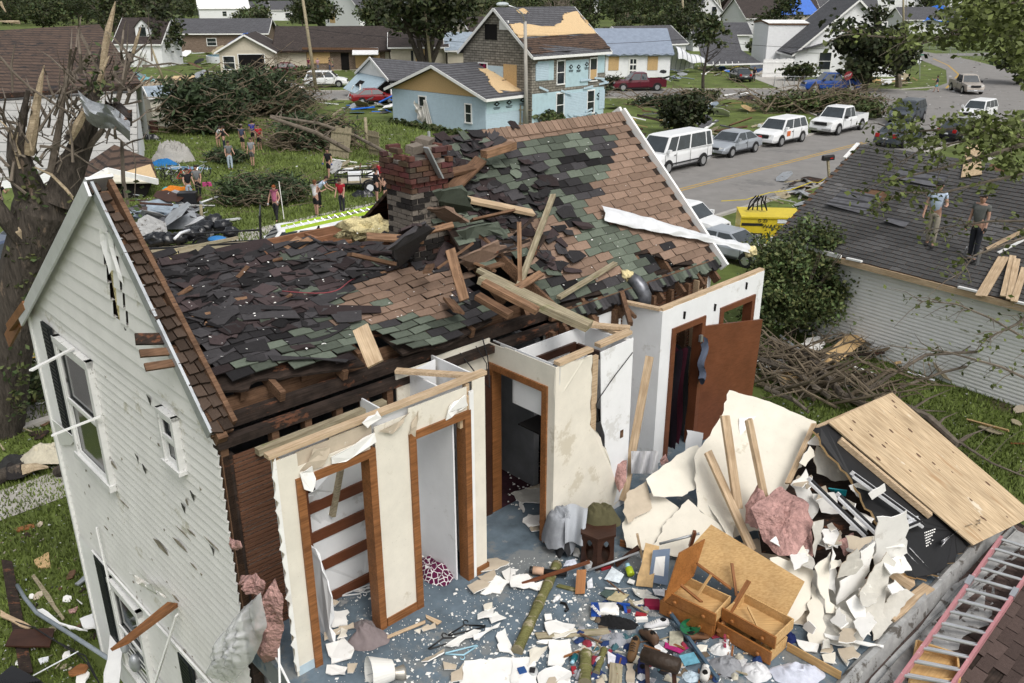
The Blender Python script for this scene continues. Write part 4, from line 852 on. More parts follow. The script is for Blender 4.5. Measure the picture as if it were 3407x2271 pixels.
for P in([(.36,-.015,6.16),(.48,-.04,6.2),(.5,-.05,6.06),(.44,-.07,5.95),(.37,-.05,6.0)],[(.7,-.02,6.2),(1.2,-.02,6.28),(1.21,-.03,6.18),(.85,-.03,6.1),(.7,-.02,6.13)],[(2.1,-.02,6.1),(2.4,-.03,6.18),(2.36,-.04,6.32),(2.15,-.03,6.25)],[(1.05,-.05,6.45),(1.25,-.02,6.5),(1.28,-.04,6.42),(1.1,-.06,6.38)]):b.slab(jag([MA@V(q)for q in P],.02),.012)
hb('torn_plaster',mm('gypsum'),b)
b=MB()
b.slab([V((.105+.02*math.sin(k*2.3)-.012*(k%2),-.872,FZ+.08+k*.07))for k in range(35)]+[V((.138,-.872,FZ+2.5)),V((.138,-.872,FZ+.08))],.012,nrm=V((0,-1,0)))
hb('chipped_plaster',mm('gypsum'),b)
frame(hs,MA,.40,1.12,FZ,6.02);frame(hs,MA,1.71,2.37,FZ,6.02)
b=MB();b.box(1.22,1.63,-.018,.0,FZ,FZ+.1,M=MA);b.box(2.5,2.69,-.02,0,FZ,FZ+.1,M=MA);b.box(2.68,2.70,-.02,.8,FZ,FZ+.1,M=MA)
hb('skirting',PT,b)
b=MB();b.box(.14,.36,-.004,-.0,FZ,FZ+.11,M=MA);hb('blue_tape',mat('pale_blue_paint',(.42,.52,.58)),b)
b=MB();b.box(2.44,2.5,-.02,.0,FZ,T-.1,M=MA);hb('corner_strip',mm('white_paint'),b)
# inside of the closets
b=MB();b.box(2.28,2.3,-.76,-.0,FZ,T-.1);b.box(1.62,1.64,-.76,-.0,FZ,T-.2);b.box(1.64,2.28,-.02,-.004,FZ,5.9);b.box(2.66,2.68,-.77,.06,FZ,T-.02);b.box(2.68,3.58,.05,.06,FZ,3.9);b.slab([V((2.3,-.06,6.0)),V((2.3,-.06,6.36)),V((2.62,-.06,6.4)),V((2.62,-.06,6.0))],.012);hb('closet_lining',DW,b)
b=MB();b.slab(jag([V((.66,-.06,FZ)),V((1.6,-.06,FZ)),V((1.6,-.06,5.75)),V((1.1,-.06,5.6)),V((.85,-.06,5.35)),V((.7,-.06,5.45)),V((.66,-.06,5.0))],.04,8),.012,nrm=V((0,-1,0)));b.slab(jag([V((.64,-.7,FZ)),V((.64,-.07,FZ)),V((.64,-.07,4.9)),V((.64,-.5,5.0)),V((.64,-.7,4.6))],.03,6),.012,nrm=V((-1,0,0)));hb('closet_back_wall',DW,b)
b=MB()
for z in(4.35,4.75,5.12):b.box(.8,1.6,-.085,-.062,z,z+.13)
b.box(.72,.84,-.1,-.06,FZ,5.6);b.box(.66,1.6,-.09,-.062,FZ,FZ+.12);b.box(1.64,2.28,-.04,-.021,FZ,FZ+.1);hb('shelf_batten',mm('door_brown'),b)
# passage wall with the dark doorway (faces left)
MBw=Matrix(((0,0,0,0),)*4);MBw=Matrix.Translation((3.58,0,0))@Matrix.Rotation(R(-90),4,'Z')  # u runs to -b, outward is -a
b=MB();b.box(-.1,.2,0,.012,6.0,6.3,M=MBw);b.box(.2,1.06,0,.012,6.02,6.32,M=MBw);b.box(.93,1.06,0,.012,FZ,6.02,M=MBw);hb('passage_wall',DC,b)
b=MB();b.box(-.1,1.04,.09,.1,6.0,6.3,M=MBw);b.box(.93,1.04,.09,.1,FZ,6.3,M=MBw);hb('passage_backing',DW,b)
frame(hs,MBw,.0,.86,FZ,5.96)
b=MB();b.box(.95,1.07,-.016,0,FZ,FZ+.1,M=MBw);hb('skirting',PT,b)
b=MB();b.beam((2.86,.06,FZ+1.0),(3.53,.0,FZ+1.0),.035,2.0);b.box(2.68,2.9,.05,.08,FZ,5.95);hb('dark_door',mm('door_dark'),b)
b=MB();b.box(2.7,3.6,.08,.10,5.95,6.35);b.box(2.1,2.7,-.02,.0,5.95,6.36);hb('plaster_header',DC,b)
# chase and its two faces
yC=-1.05
b=MB();b.slab(jag([V((3.58,yC,FZ)),V((4.55,yC,FZ)),V((4.9,yC,FZ+.1)),V((4.62,yC,4.75)),V((4.4,yC,5.15)),V((4.26,yC,5.3)),V((4.22,yC,5.36)),V((4.22,yC,6.29)),V((3.58,yC,6.31))],.015,9),.012,nrm=V((0,-1,0)));hb('chase_wall',DC,b)
b=MB();b.box(4.24,4.34,yC+.005,yC+.05,4.6,6.25);b.beam((3.66,yC+.05,6.33),(4.24,yC+.05,6.35),.1,.045);b.beam((4.4,yC+.08,6.34),(5.0,yC+.08,6.36),.1,.045);b.beam((4.66,-.3,6.37),(5.1,-.9,6.36),.1,.045);b.beam((4.95,yC+.1,6.31),(5.02,-.1,6.3),.09,.04);hb('wall_plate',mm('fresh_wood'),b)
b=MB();b.slab([V((4.37,yC,6.28)),V((4.99,yC,6.3)),V((5.02,yC,FZ)),V((4.6,yC,FZ)),V((4.52,yC,5.1)),V((4.44,yC,5.3))],.012,nrm=V((0,-1,0)));b.box(3.62,4.95,-.32,-.3,5.6,6.28);b.box(3.62,3.64,-1.0,-.3,5.6,6.29);b.box(4.9,4.98,yC+.012,-.3,FZ,6.28);b.box(5.02,6.0,-.02,-.005,FZ,6.22);b.box(4.98,5.02,-.3,-.02,FZ,6.2);hb('chase_lining',DW,b)
b=MB();b.box(3.7,4.7,-.36,-.325,6.02,6.12);b.box(4.62,4.7,-.36,-.326,5.4,6.02);b.box(4.7,4.74,-.9,-.36,6.0,6.1);hb('inner_door_frame',mm('door_dark'),b)
b=MB();b.box(3.66,4.7,-1.0,-.36,5.3,5.32);hb('chase_floor',mm('dark_void'),b)
b=MB();b.box(4.82,4.88,yC-.006,yC-.001,4.95,5.06);hb('outlet_hole',mm('old_wood'),b)
b=MB();b.tube([HMI@PLN(*q,HP(0,yC-.02,0),HM.to_3x3()@V((0,1,0)))for q in((1993,1325),(2045,1250),(2105,1172))],.006,5);b.tube([HMI@PLN(*q,HP(0,yC-.01,0),HM.to_3x3()@V((0,1,0)))for q in((1993,1325),(1984,1345),(1990,1400))],.006,5)
b.tube([(3.1,.06,6.3),(3.05,-.3,6.15),(3.2,-.35,5.95),(3.4,-.1,6.2),(3.45,.05,6.4)],.008,5);b.tube([(3.3,.0,6.35),(3.2,-.3,6.25),(3.25,-.25,6.0)],.006,5);hb('loose_cable',mm('black_rubber'),b)
# right hand white wall with closet door
yD=-.7
b=MB()
for x0,x1,z0,z1 in((6.05,6.28,FZ,T-.13),(6.28,7.06,5.98,T-.12),(7.06,7.46,5.55,T-.11),(7.46,8.36,6.0,T-.1),(8.36,8.58,FZ,T-.09),(7.06,7.46,FZ,5.55)):b.box(x0,x1,yD,yD+.012,z0,z1)
b.box(6.04,6.05,yD,.0,FZ,T-.13);b.box(6.1,8.58,yD+.08,yD+.092,5.98,T-.13);b.box(8.55,8.58,yD+.012,yD+.1,FZ,T-.1);hb('white_wall',DW,b)
b=MB();b.beam((6.05,yD+.05,T-.11),(8.58,yD+.05,T-.08),.085,.045);b.beam((6.06,yD+.05,T-.11),(5.95,-.05,T-.12),.085,.04);hb('wall_plate',mm('fresh_wood'),b)
frame(hs,Matrix.Translation((0,yD,0)),6.36,6.98,FZ,5.9,m=mm('door_brown'));frame(hs,Matrix.Translation((0,yD,0)),7.52,8.28,5.15,5.92,m=mm('door_brown'),sill=True)
b=MB();b.slab([V((7.06,yD-.02,5.82)),V((8.3,yD-.22,5.66)),V((8.22,yD-.22,FZ+.02)),V((7.04,yD-.02,FZ+.02))],.04,nrm=V((0,-1,0)));dl=hb('closet_door',mm('door_brown'),b)
b=MB();b.box(6.92,6.97,yD-.06,yD-.02,5.62,5.72);hb('door_handle',mm('steel'),b,dl)
b=MB()
for(x,z)in((6.55,6.12),(8.1,6.2),(7.3,6.05)):b.slab(jag([V((x-.03,yD-.003,z+.06)),V((x+.03,yD-.003,z+.04)),V((x+.02,yD-.003,z-.07)),V((x-.03,yD-.003,z-.05))],.02),.002)
hb('wall_hole',mm('dark_void'),b)
b=MB();b.tube([V((5.95,-.02,6.3)),V((5.7,-.5,6.25))],.03,6);b.beam((5.55,-.55,6.2),(5.95,-.05,6.42),.06,.07);hb('broken_stick',mm('old_wood'),b)
# clothes hanging in the closet
for i,(c,x,l)in enumerate((((.012,.012,.016),6.55,1.5),((.02,.012,.02),6.68,1.6),((.05,.006,.016),6.8,1.55),((.01,.01,.011),6.9,1.45),((.6,.6,.6),6.44,1.1))):
    b=MB();b.sheet(lambda s,t:HP(x+.03*math.sin(t*8+i),-.62+.42*s,5.45-l*t+.1*abs(s-.5)+.03*math.sin(s*14)),10,8);tag(b.build('hanging_garment',mat('garment_%d'%i,c,rough=1,bump=.4,bscale=20),smooth=True),['black coat hanging in the open closet nearest its brown jamb','dark purple shirt hanging among black coats in the closet','maroon garment hanging between black coats in the closet','black garment hanging farthest right in the open closet','narrow white garment hanging behind the black closet coats'][i],'clothing','clothes in the open closet')
b=MB();b.sheet(lambda s,t:HP(6.86+.2*s+.04*math.sin(t*9),-.80-.08*math.sin(s*6),5.62-.55*t-.15*s*t+.05*math.sin(s*9)),10,10);tag(b.build('towel',mat('slate_cloth',(.10,.12,.17),rough=1),smooth=True),'slate blue cloth caught on the closet door latch','towel')
# ---------------------------------------------------------------- chimney
ch=thing('chimney','sooty brick chimney with its broken top leaning out of the torn roof','chimney',HP(3.66,1.5,5.6),HA)
b=MB();r2=random.Random(6);x0,x1,y0,y1=-.29,.29,-.26,.26
b.box(x0+.02,x1-.02,y0+.02,y1-.02,0,2.75);b.build('mortar_core',mm('brick_mortar'),ch,local=True)
b=MB();zc=0;k=0
while zc<2.86:
    top=zc>2.35;g=.05 if zc>2.45 else 0
    for side in range(4):
        L=(x1-x0)+2*g if side%2==0 else(y1-y0)+2*g;u=-(L/2)-(.1 if k%2 else 0)
        while u<L/2-.02:
            a,e2=max(u,-L/2),min(u+.19,L/2);u+=.20
            if e2-a<.04 or(zc>2.72 and r2.random()<.55):continue
            pr=r2.uniform(-.006,.012);s_=r2.random()
            soot=MN.noise(V((a*2+side*3,zc*1.3,4)))+.55
            c=(.125*r2.uniform(.6,1.2),.058*r2.uniform(.7,1.2),.042)if soot<.12 or top else((.024,.021,.02)if s_<(.8 if zc<1.75 else .3)else((.19,.165,.14)if zc>1.75 else(.09,.05,.04)))
            M0=Matrix.Rotation(side*math.pi/2,4,'Z');d_=((y1-y0)/2 if side%2==0 else(x1-x0)/2)+g
            b.box(a+.004,e2-.004,-d_-pr,-d_+.08,zc+.005,zc+.062,col=c,M=M0)
    zc+=.068;k+=1
b.build('bricks',mm('brick_attr'),ch,local=True)
b=MB()
for q,s_,ro in(((-.1,-.1,2.9),(.11,.06,.05),.3),((.18,.05,2.92),(.13,.09,.07),.6),((.12,-.18,2.88),(.1,.05,.035),.1)):b.box(-s_[0],s_[0],-s_[1],s_[1],-s_[2],s_[2],M=Matrix.Translation(q)@Matrix.Rotation(ro,4,'Z')@Matrix.Rotation(.2,4,'X'),col=(.2,.17,.14))
b.build('loose_cap_brick',mm('brick_attr'),ch,local=True)
b=MB();b.beam((-.12,-.36,2.95),(.1,-.36,2.55),.1,.02);b.tube([(.3,.1,2.55),(.31,.12,3.05)],.02,6);b.build('flashing',mm('galv'),ch,local=True)
# ---------------------------------------------------------------- planks and metal lying on the roof
def plank(p0,p1,w_,h_,m,label,cat='plank',name='plank',group=None,tw=0,taper=None):
    p0,p1=V(p0),V(p1);d=p1-p0;L=d.length;b=MB()
    if taper:b.hexa([(0,-w_/2,-h_/2),(0,w_/2,-h_/2),(0,w_/2,h_/2),(0,-w_/2,h_/2)],[(L*.97,-w_*.1,-h_/2),(L*.8,w_*.4,-h_/2),(L*.8,w_*.4,h_/2),(L,-w_*.1,h_/2)])
    else:
        n=6
        for i in range(n):
            j=lambda:rnd.uniform(-.002,.002);b.hexa([(L*i/n,-w_/2,-h_/2),(L*i/n,w_/2,-h_/2),(L*i/n,w_/2,h_/2),(L*i/n,-w_/2,h_/2)],[(L*(i+1)/n,-w_/2,-h_/2),(L*(i+1)/n,w_/2,-h_/2),(L*(i+1)/n,w_/2,h_/2),(L*(i+1)/n,-w_/2,h_/2)])if i==0 or i==n-1 else None
        b=MB();e0=rnd.uniform(-.02,.02);b.hexa([(0,-w_/2,-h_/2),(e0,w_/2,-h_/2),(e0,w_/2,h_/2),(0,-w_/2,h_/2)],[(L,-w_/2,-h_/2),(L+e0,w_/2,-h_/2),(L+e0,w_/2,h_/2),(L,-w_/2,h_/2)])
    o=b.build(name,mm(m)if isinstance(m,str)else m,keep=True);x=d.normalized();up=Z if abs(x.z)<.95 else V((1,0,0));y=up.cross(x).normalized();z=x.cross(y)
    if tw:q=Matrix.Rotation(tw,3,x);y=q@y;z=q@z
    o.rotation_euler=Matrix((x,y,z)).transposed().to_euler();o.location=p0
    return tag(o,label,cat,group)
def RW(x,y,up=.05):q=PLN(x,y,ROw,RNw);return q+RNw*up  # on the right roof plane
def ZM(ox,oy):return lambda x,y,z=FZ:GP(ox+.3827*x,oy+.3827*y,z)
q1,q2,q3,q4,q5,q6,q7,q8,q9,qa,q0=ZM(0,1100),ZM(0,1671),ZM(850,1671),ZM(1700,1671),ZM(1700,1100),ZM(1700,550),ZM(2550,1100),ZM(2550,1671),ZM(850,1100),ZM(850,400),ZM(0,550)
def RWz(x,y,up=.06):return RW(1700+.3827*x,550+.3827*y,up)
plank(RW(1422,664,.16),RW(1762,722,.10),.13,.045,'fresh_wood','pale new plank lying across the shingles right of the chimney',tw=.35)
plank(RW(1828,664,.1),RW(1690,990,.3),.075,.045,'grey_wood','long weathered batten leaning steeply across the torn roof edge','batten')
plank(PY(1727,738,9.75),PY(1730,935,9.55),.11,.05,'roof_board','short upright orange stained board standing on the broken roof','board')
plank(RW(2037,885,.08),RW(1843,1005,.12),.075,.04,'grey_wood','thin grey lath lying on the green and brown shingles','lath')
plank(PY(1498,832,9.3),PY(1545,1000,9.0),.11,.05,'roof_board','tilted brown board standing in the hole below the chimney','board',tw=.3)
plank(PY(1200,1090,8.35),PY(1250,1212,8.05),.17,.035,'fresh_wood','pale board with a burnt patch hanging through the eave hole','board',tw=.5)
plank(RW(1575,560,.3),RW(1680,520,.25),.12,.1,'roof_board','stub of a brown beam poking from the dark shingles near the ridge','beam')
for i,(p0,p1,w_,lb)in enumerate((((1480,660),(1575,565),.18,'charred board leaning from the chimney up the dark shingles'),((1375,625),(1550,590),.15,'brown splintered board resting against the chimney side'),((1290,905),(1140,880),.12,'splintered brown boards lying in the hollow left of the chimney'))):
    plank(RW(*p0,.18),RW(*p1,.22),w_,.04,'old_wood',lb,'board',tw=.3)
plank(PY(1610,940,9.6),PY(1790,1035,9.25),.12,.06,'roof_board','brown joist end lying under the big weathered beam','joist')
plank(PY(1590,985,9.5),PY(1700,1050,9.2),.12,.06,'old_wood','dark joist slanting into the roof hole beside the weathered beam','joist')
g0,g1=GP(1600,925,7.05),GP(1960,1085,6.62)
for dx,w_,lb in((0,.2,'wide weathered grey beam lying from the roof hole onto the plaster walls'),(.17,.09,'narrow weathered grey board alongside the wide grey beam')):
    plank(g0+HV*dx*1.0+HU*dx*.6+Z*dx*.3,g1+HV*dx*1.0+HU*dx*.6,w_,.09 if dx==0 else .05,'grey_wood',lb,'beam')
b=MB();f0,f1=RW(1995,720,.05),RW(2478,835,.05);fd=(f1-f0);fu=RNw.cross(fd).normalized()
b.sheet(lambda s,t:f0+fd*s+fu*(t-.5)*.27*(.8+.25*math.sin(s*5+1))+RNw*(.04+.04*math.sin(t*3.14)+.035*MN.noise(V((s*14,t*4,2)))),44,8);tag(b.build('metal_flashing',mm('alu_white'),smooth=True),'long crumpled white metal flashing lying across the brown shingles','flashing')
b=MB();b.blob(RW(2490,842,.06),(.1,.09,.09),.4);tag(b.build('insulation_tuft',mm('yellow_wool'),smooth=True),'tuft of yellow insulation sticking out of the crumpled flashing end','insulation')
vp=thing('vent_pipe','bent grey metal vent pipe taped to the wall studs under the eave','pipe',HP(6.35,-.12,5.2),HA)
b=MB();b.tube([(0,0,0),(0,0,.95)],.11,14);b.build('pipe',mat('grey_duct',(.33,.36,.41),rough=.4,metal=.4,var=.2),vp,smooth=True,local=True)
b=MB();b.tube([(0,0,.93),(0,0,1.12),(-.01,.05,1.22),(-.03,.13,1.29),(-.05,.2,1.33)],[.115,.118,.11,.105,.09],14);b.build('elbow',mat('duct_elbow',(.14,.145,.16),rough=.35,metal=.6,var=.6,scale=6),vp,smooth=True,local=True)
b=MB();b.blob((-.07,.25,1.36),(.1,.1,.08),.5);b.build('insulation',mm('yellow_wool'),vp,smooth=True,local=True)
b=MB()
b.blob(PY(1235,765,12.4),(.42,.3,.17),.55,3,20,12);tag(b.build('insulation_batt',mm('yellow_wool'),smooth=True),'fluffy yellow insulation heaped left of the chimney','insulation')
b=MB();b.blob(HP(1.2,3.6,6.5),(.2,.14,.09),.6);tag(b.build('insulation_batt',mm('yellow_wool'),smooth=True),'small torn piece of insulation among the open joists','insulation')
b=MB();b.blob(PLN(548,872,LOw,LNw)+Z*.05,(.2,.14,.06),.6);tag(b.build('insulation_batt',mm('yellow_wool'),smooth=True),'cream insulation scrap at the top corner of the sagging roof','insulation')
r6=random.Random(8)
for i in range(16):
    x,y=r6.uniform(1400,1790),r6.uniform(700,1010)
    if x>1600 and y<760:continue
    p0=RW(x,y,r6.uniform(.0,.2));a=r6.uniform(0,6.28);d=(HU*math.cos(a)+HV*math.sin(a)*.7+Z*r6.uniform(-.1,.6)).normalized()*r6.uniform(.3,.8);plank(p0,p0+d,r6.uniform(.06,.14),.03,['old_wood','burnt_wood','roof_board'][i%3],'splintered board jammed in the torn roof around the chimney hole','board','splintered_board','splintered boards in the roof hole',tw=r6.uniform(-.6,.6))
# torn roof flaps around the chimney
for i,(P,c)in enumerate((([(1290,830,7.7),(1420,740,7.8),(1450,760,7.6),(1330,900,7.0)],CK),([(1400,700,7.75),(1480,690,7.8),(1560,740,7.6),(1420,740,7.5)],CB),([(1390,940,6.9),(1480,800,7.3),(1530,830,7.2),(1500,920,6.9),(1420,930,6.8)],CM),([(1330,770,7.7),(1390,750,7.8),(1390,790,7.6),(1340,800,7.5)],CM),([(1530,860,7.25),(1660,800,7.35),(1690,830,7.2),(1560,900,7.0)],CB),([(1440,640,8.05),(1540,620,8.05),(1580,700,7.7),(1480,720,7.6)],CG),([(1520,770,7.5),(1660,740,7.5),(1690,790,7.3),(1560,820,7.2)],CG),([(1500,720,7.6),(1600,700,7.6),(1600,760,7.4),(1520,770,7.4)],CM))):
    b=MB();Pw=jag([GP(*q)for q in P],.05,6);b.slab(Pw,.03,col=c(rnd));tag(b.build('roof_flap',mm('shingle_attr')),'torn flap of shingled roof deck hanging beside the chimney','roof flap','torn roof flaps round the chimney')
b=MB();b.tube([LOw+HU*(1.5+1.2*s)+HV*(.9-.25*math.sin(s*5)-.2*s)+Z*(.5-.1*s)for s in[i/14 for i in range(15)]],.007,5);tag(b.build('cable',mat('pink_cable',(.25,.06,.07)),smooth=True),'thin dark red cable snaking over the sagging shingles','cable')
b=MB()
for i in range(300):
    if rnd.random()<.6:
        o=RO_+UX*rnd.uniform(4.4,8.2)+RBv*rnd.uniform(.1,2.8);o=HM@(o+RNv*.03)
    else:o=HM@(LO+UX*rnd.uniform(.2,3.6)+LBv*rnd.uniform(0,2)+LNv*.16)
    s_=rnd.uniform(.004,.016);a=rnd.uniform(0,3.1);u_=V((math.cos(a),math.sin(a),0))*s_;v_=V((-math.sin(a),math.cos(a),.3))*s_*rnd.uniform(.3,1);b.face([o-u_-v_,o+u_-v_*.6,o+u_+v_,o-u_*.5+v_])
tag(b.build('roof_litter',mm('gypsum')),'scattered white plaster crumbs on the torn shingles','debris',kind='stuff')
# ---------------------------------------------------------------- right hand pile: drywall, insulation, plywood
def dsheet(label,P,m,th=.012,back=None,group=None,name='drywall_sheet',cat='drywall',j=.018,n=7,nrm=None):
    b=MB();px2=P;P=[GP(*q)for q in P];c=sum(P,V((0,0,0)))/len(P);nn_=V((0,0,0))
    for i in range(len(P)):nn_+=(P[i]-c).cross(P[(i+1)%len(P)]-c)
    nn_.normalize()
    if abs(nn_.dot((c-CAM).normalized()))>.3:P=[PLN(q[0],q[1],c,nn_)for q in px2]  # lay the sheet flat
    b.slab([q-nn_*nn_.dot(q-c)if abs(nn_.dot(q-c))<.05 else q for q in jag(P,j,n)],th,0,mi2=1,nrm=nrm)
    ms=[mm(m)if isinstance(m,str)else m,mm(back or 'gypsum')]
    return tag(b.build(name,ms),label,cat,group)
dsheet('big cream drywall sheet leaning over the pile at its highest corner',[(2427,1297,5.45),(2560,1335,5.35),(2716,1402,5.2),(2680,1500,4.9),(2600,1660,4.5),(2555,1750,4.25),(2440,1790,4.12),(2320,1690,4.35),(2310,1520,4.8),(2395,1390,5.2)],'drywall_cream')
dsheet('cream drywall sheet sloping left of the leaning studs',[(2320,1480,4.75),(2290,1490,4.8),(2150,1592,4.55),(2175,1650,4.45),(2270,1650,4.5),(2320,1620,4.55),(2420,1780,4.2),(2330,1850,4.05),(2440,1800,4.2),(2460,1600,4.5)],'drywall_cream')
dsheet('broken cream drywall slab at the foot of the pile beside the chase',[(2185,1630,4.42),(2260,1690,4.3),(2215,1760,4.12),(2160,1830,3.98),(2085,1820,3.97),(2070,1740,4.15),(2110,1660,4.35)],'drywall_cream')
dsheet('large cream drywall slab lying above the blue board on the pile',[(2290,1660,4.45),(2440,1790,4.15),(2350,1860,4.02),(2240,1850,3.99),(2165,1830,3.99),(2215,1740,4.2)],'drywall_cream')
dsheet('brown backed torn plasterboard wedge between stud and cream sheet',[(2085,1640,4.45),(2150,1600,4.5),(2170,1690,4.32),(2090,1740,4.2),(2072,1700,4.3)],'paper_brown')
dsheet('white plasterboard corner standing behind the cream sheets by the closet',[(2285,1430,4.55),(2340,1440,4.55),(2330,1500,4.3),(2280,1500,4.3)],'drywall_white')
dsheet('cracked cream plaster panel with torn brown paper at right of the big sheet',[(2575,1390,5.18),(2716,1402,5.16),(2700,1450,5.0),(2640,1580,4.6),(2580,1640,4.42),(2570,1500,4.85)],'drywall_cream',j=.05)
dsheet('light grey plasterboard slab under the top of the pile',[(2460,1390,5.22),(2570,1380,5.2),(2590,1500,4.87),(2580,1640,4.45),(2480,1640,4.45)],'drywall_white')
for p0,p1,w_,lb in(((2162,1184,5.75),(2074,1665,4.0),.105,'tall pale stud leaning against the white chase wall'),((2411,1380,5.55),(2456,1690,4.5),.11,'pale stud with nails standing on the cream sheet, left one of two'),((2490,1394,5.6),(2555,1710,4.45),.11,'pale stud with a dark knot standing at right on the cream sheet'),((2356,1505,5.0),(2505,1835,4.2),.1,'pale batten sloping down towards the brown dresser back'),((2708,1412,5.25),(2620,1610,4.7),.06,'narrow pale strip along the edge of the cracked plaster panel'),((2400,1780,4.25),(2620,1960,4.1),.06,'thin pale board behind the dresser back')):
    plank(GP(*p0),GP(*p1),w_,.045,'fresh_wood',lb,'stud',name='wall_stud')
plank(GP(2120,1775,4.3),GP(2136,1852,3.95),.05,.03,'fresh_wood','short pale stick leaning on the cardboard sheet','stick','stick')
def wool(label,P,m='pink_wool',group=None,th=.075):
    b=MB();W_=[GP(*q)for q in P];c=sum(W_,V((0,0,0)))/len(W_)
    k=len(W_);of=rnd.uniform(0,50)
    def f(s,t):
        i=t*k;a=W_[int(i)%k].lerp(W_[(int(i)+1)%k],i-int(i));q=c.lerp(a,s*(1+.14*MN.noise(V((t*14,of,0)))));n=MN.noise(q*6+V((of,0,0)))+.7*MN.noise(q*19+V((0,of,0)))+.5*MN.noise(q*45)
        return q+Z*(th*(1-s**3)*.8+.055*n*(1.1-s))
    b.sheet(f,22,90);o=b.build('insulation_batt',mm(m),smooth=True);return tag(o,label,'insulation',group)
wool('large pink insulation batt draped over the middle of the pile',[(2500,1690,4.75),(2600,1620,4.8),(2690,1680,4.75),(2706,1740,4.6),(2640,1850,4.4),(2590,1860,4.35),(2540,1800,4.4)])
wool('darker pink insulation below the large batt',[(2600,1790,4.5),(2700,1730,4.55),(2705,1850,4.3),(2640,1880,4.25)])
wool('pink insulation strip between the pale studs',[(2478,1680,4.6),(2530,1600,4.8),(2560,1700,4.7),(2520,1760,4.5),(2480,1740,4.45)])
wool('pink insulation wad at the foot of the tall leaning stud',[(2040,1540,4.55),(2085,1530,4.6),(2085,1600,4.4),(2060,1640,4.3),(2045,1600,4.35)])
wool('small pink insulation wad beside the closet jamb',[(2195,1530,4.5),(2215,1510,4.5),(2225,1535,4.4),(2200,1548,4.4)],th=.06)
wool('small pink insulation wad below the white metal frames',[(2790,1800,4.5),(2840,1770,4.55),(2850,1820,4.4),(2810,1850,4.35)],th=.06)
b=MB();b.sheet(lambda s,t:GP(2100+90*s,1500+75*t,4.72-.35*t+.06*math.sin(s*15+t*3)),16,8);tag(b.build('foil_sheet',mat('white_sheeting',(.74,.74,.76),rough=.35,bump=.5,bscale=6),smooth=True),'crumpled white sheeting behind the tall leaning stud','sheet')
for lb,P,m in(('dark brown subfloor panel beneath the heap of plasterboard shards',[(2480,1560,4.35),(2760,1450,4.9),(2960,1700,4.25),(3010,1880,3.99),(2700,1990,3.96),(2560,1960,3.97)],'burnt_wood'),('grey plasterboard sheet lying lowest under the shards by the gutter',[(2690,1900,4.0),(2980,1860,4.0),(3000,1960,3.96),(2850,2160,3.94),(2740,2130,3.94)],'paper_grey'),('brown paper backed sheet lying low behind the dresser',[(2390,1830,4.02),(2520,1790,4.1),(2700,1900,4.0),(2700,2090,3.95),(2600,2060,3.95)],'paper_brown')):dsheet(lb,P,m)
# plywood and black felt board
PWc=[HP(7.80,-3.2,5.38),HP(6.42,-3.02,5.32),HP(7.0,-4.78,4.12),HP(8.25,-5.02,4.1)]
PWc=[GP(2969,1305,5.35),GP(2757,1404,5.35),GP(3239,1813,4.12),GP(3425,1718,4.12)]
px_=(PWc[2]-PWc[1]).normalized();pn_=px_.cross(PWc[0]-PWc[1]).normalized();pn_=pn_ if pn_.z>0 else-pn_;py_=pn_.cross(px_);MW=Matrix.Translation(PWc[1])@Matrix((px_,py_,pn_)).transposed().to_4x4()
b=MB();WQ=[MW.inverted()@q for q in(PWc[0],PWc[1],PWc[2],PLN(3445,1712,PWc[1],pn_))];b.slab(WQ,.02,nrm=Z)
for i in range(26):s_,t_=rnd.uniform(.04,.96),rnd.uniform(.05,.95);c=WQ[1].lerp(WQ[2],s_).lerp(WQ[0].lerp(WQ[3],s_),t_);r=rnd.uniform(.004,.02);b.face([c+V((math.cos(k)*r*2.2,math.sin(k)*r,.0015))for k in[j*.785 for j in range(8)]],1)
o=b.build('plywood_sheet',[mm('plywood'),mat('dark_knot',(.12,.07,.045),rough=.9,var=.4,scale=30)],keep=True);o.location=PWc[1];o.rotation_euler=MW.to_euler()
tag(o,'full plywood sheet with dark knots sloping down to the gutter','plywood')
FB=[PLN(q[0],q[1],PWc[1]-pn_*.07,pn_)for q in((2705,1432,5.22),(2757,1408,5.22),(3236,1812,4.02),(3150,1880,3.98),(3085,1932,3.97),(2975,1900,4.1),(2960,1800,4.3),(2900,1700,4.5),(2800,1560,4.8))]
b=MB();b.slab(jag(FB,.04,8),.03,mi2=1);tag(b.build('felt_board',[mm('black_board'),mm('osb')]),'black felted board with lines of small white lettering under the plywood','board')
FBn=pn_
bt_=MB()
for i in range(7):
    p0=PLN(3025+3.6*i,1792+9.5*i,PWc[1]-pn_*.095,pn_);p1=PLN(3108-2*i,1762+9*i,PWc[1]-pn_*.095,pn_);u_=p1-p0;n=12
    for k in range(n):
        if rnd.random()<.14 or(i==6 and k>5):continue
        a=p0+u_*(k/n);c=p0+u_*((k+.75)/n);v_=FBn.cross(u_).normalized()*.006;a=a+FBn*.03;c=c+FBn*.03;bt_.face([a-v_,c-v_,c+v_,a+v_])
tag(bt_.build('lettering',mm('gypsum')),'small white printed lines on the black felted board','lettering')
b=MB();q=[PLN(2793,1462,PWc[1]-pn_*.02,pn_),PLN(3095,1715,PWc[1]-pn_*.02,pn_)];b.beam(q[0],q[1],.07,.07);tag(b.build('timber',mm('fresh_wood')),'long timber edge running beside the plywood sheet','timber')
plank(GP(2712,1424,5.2),GP(2968,1312,5.3),.05,.03,'fresh_wood','thin timber along the top edge of the plywood','timber','timber')
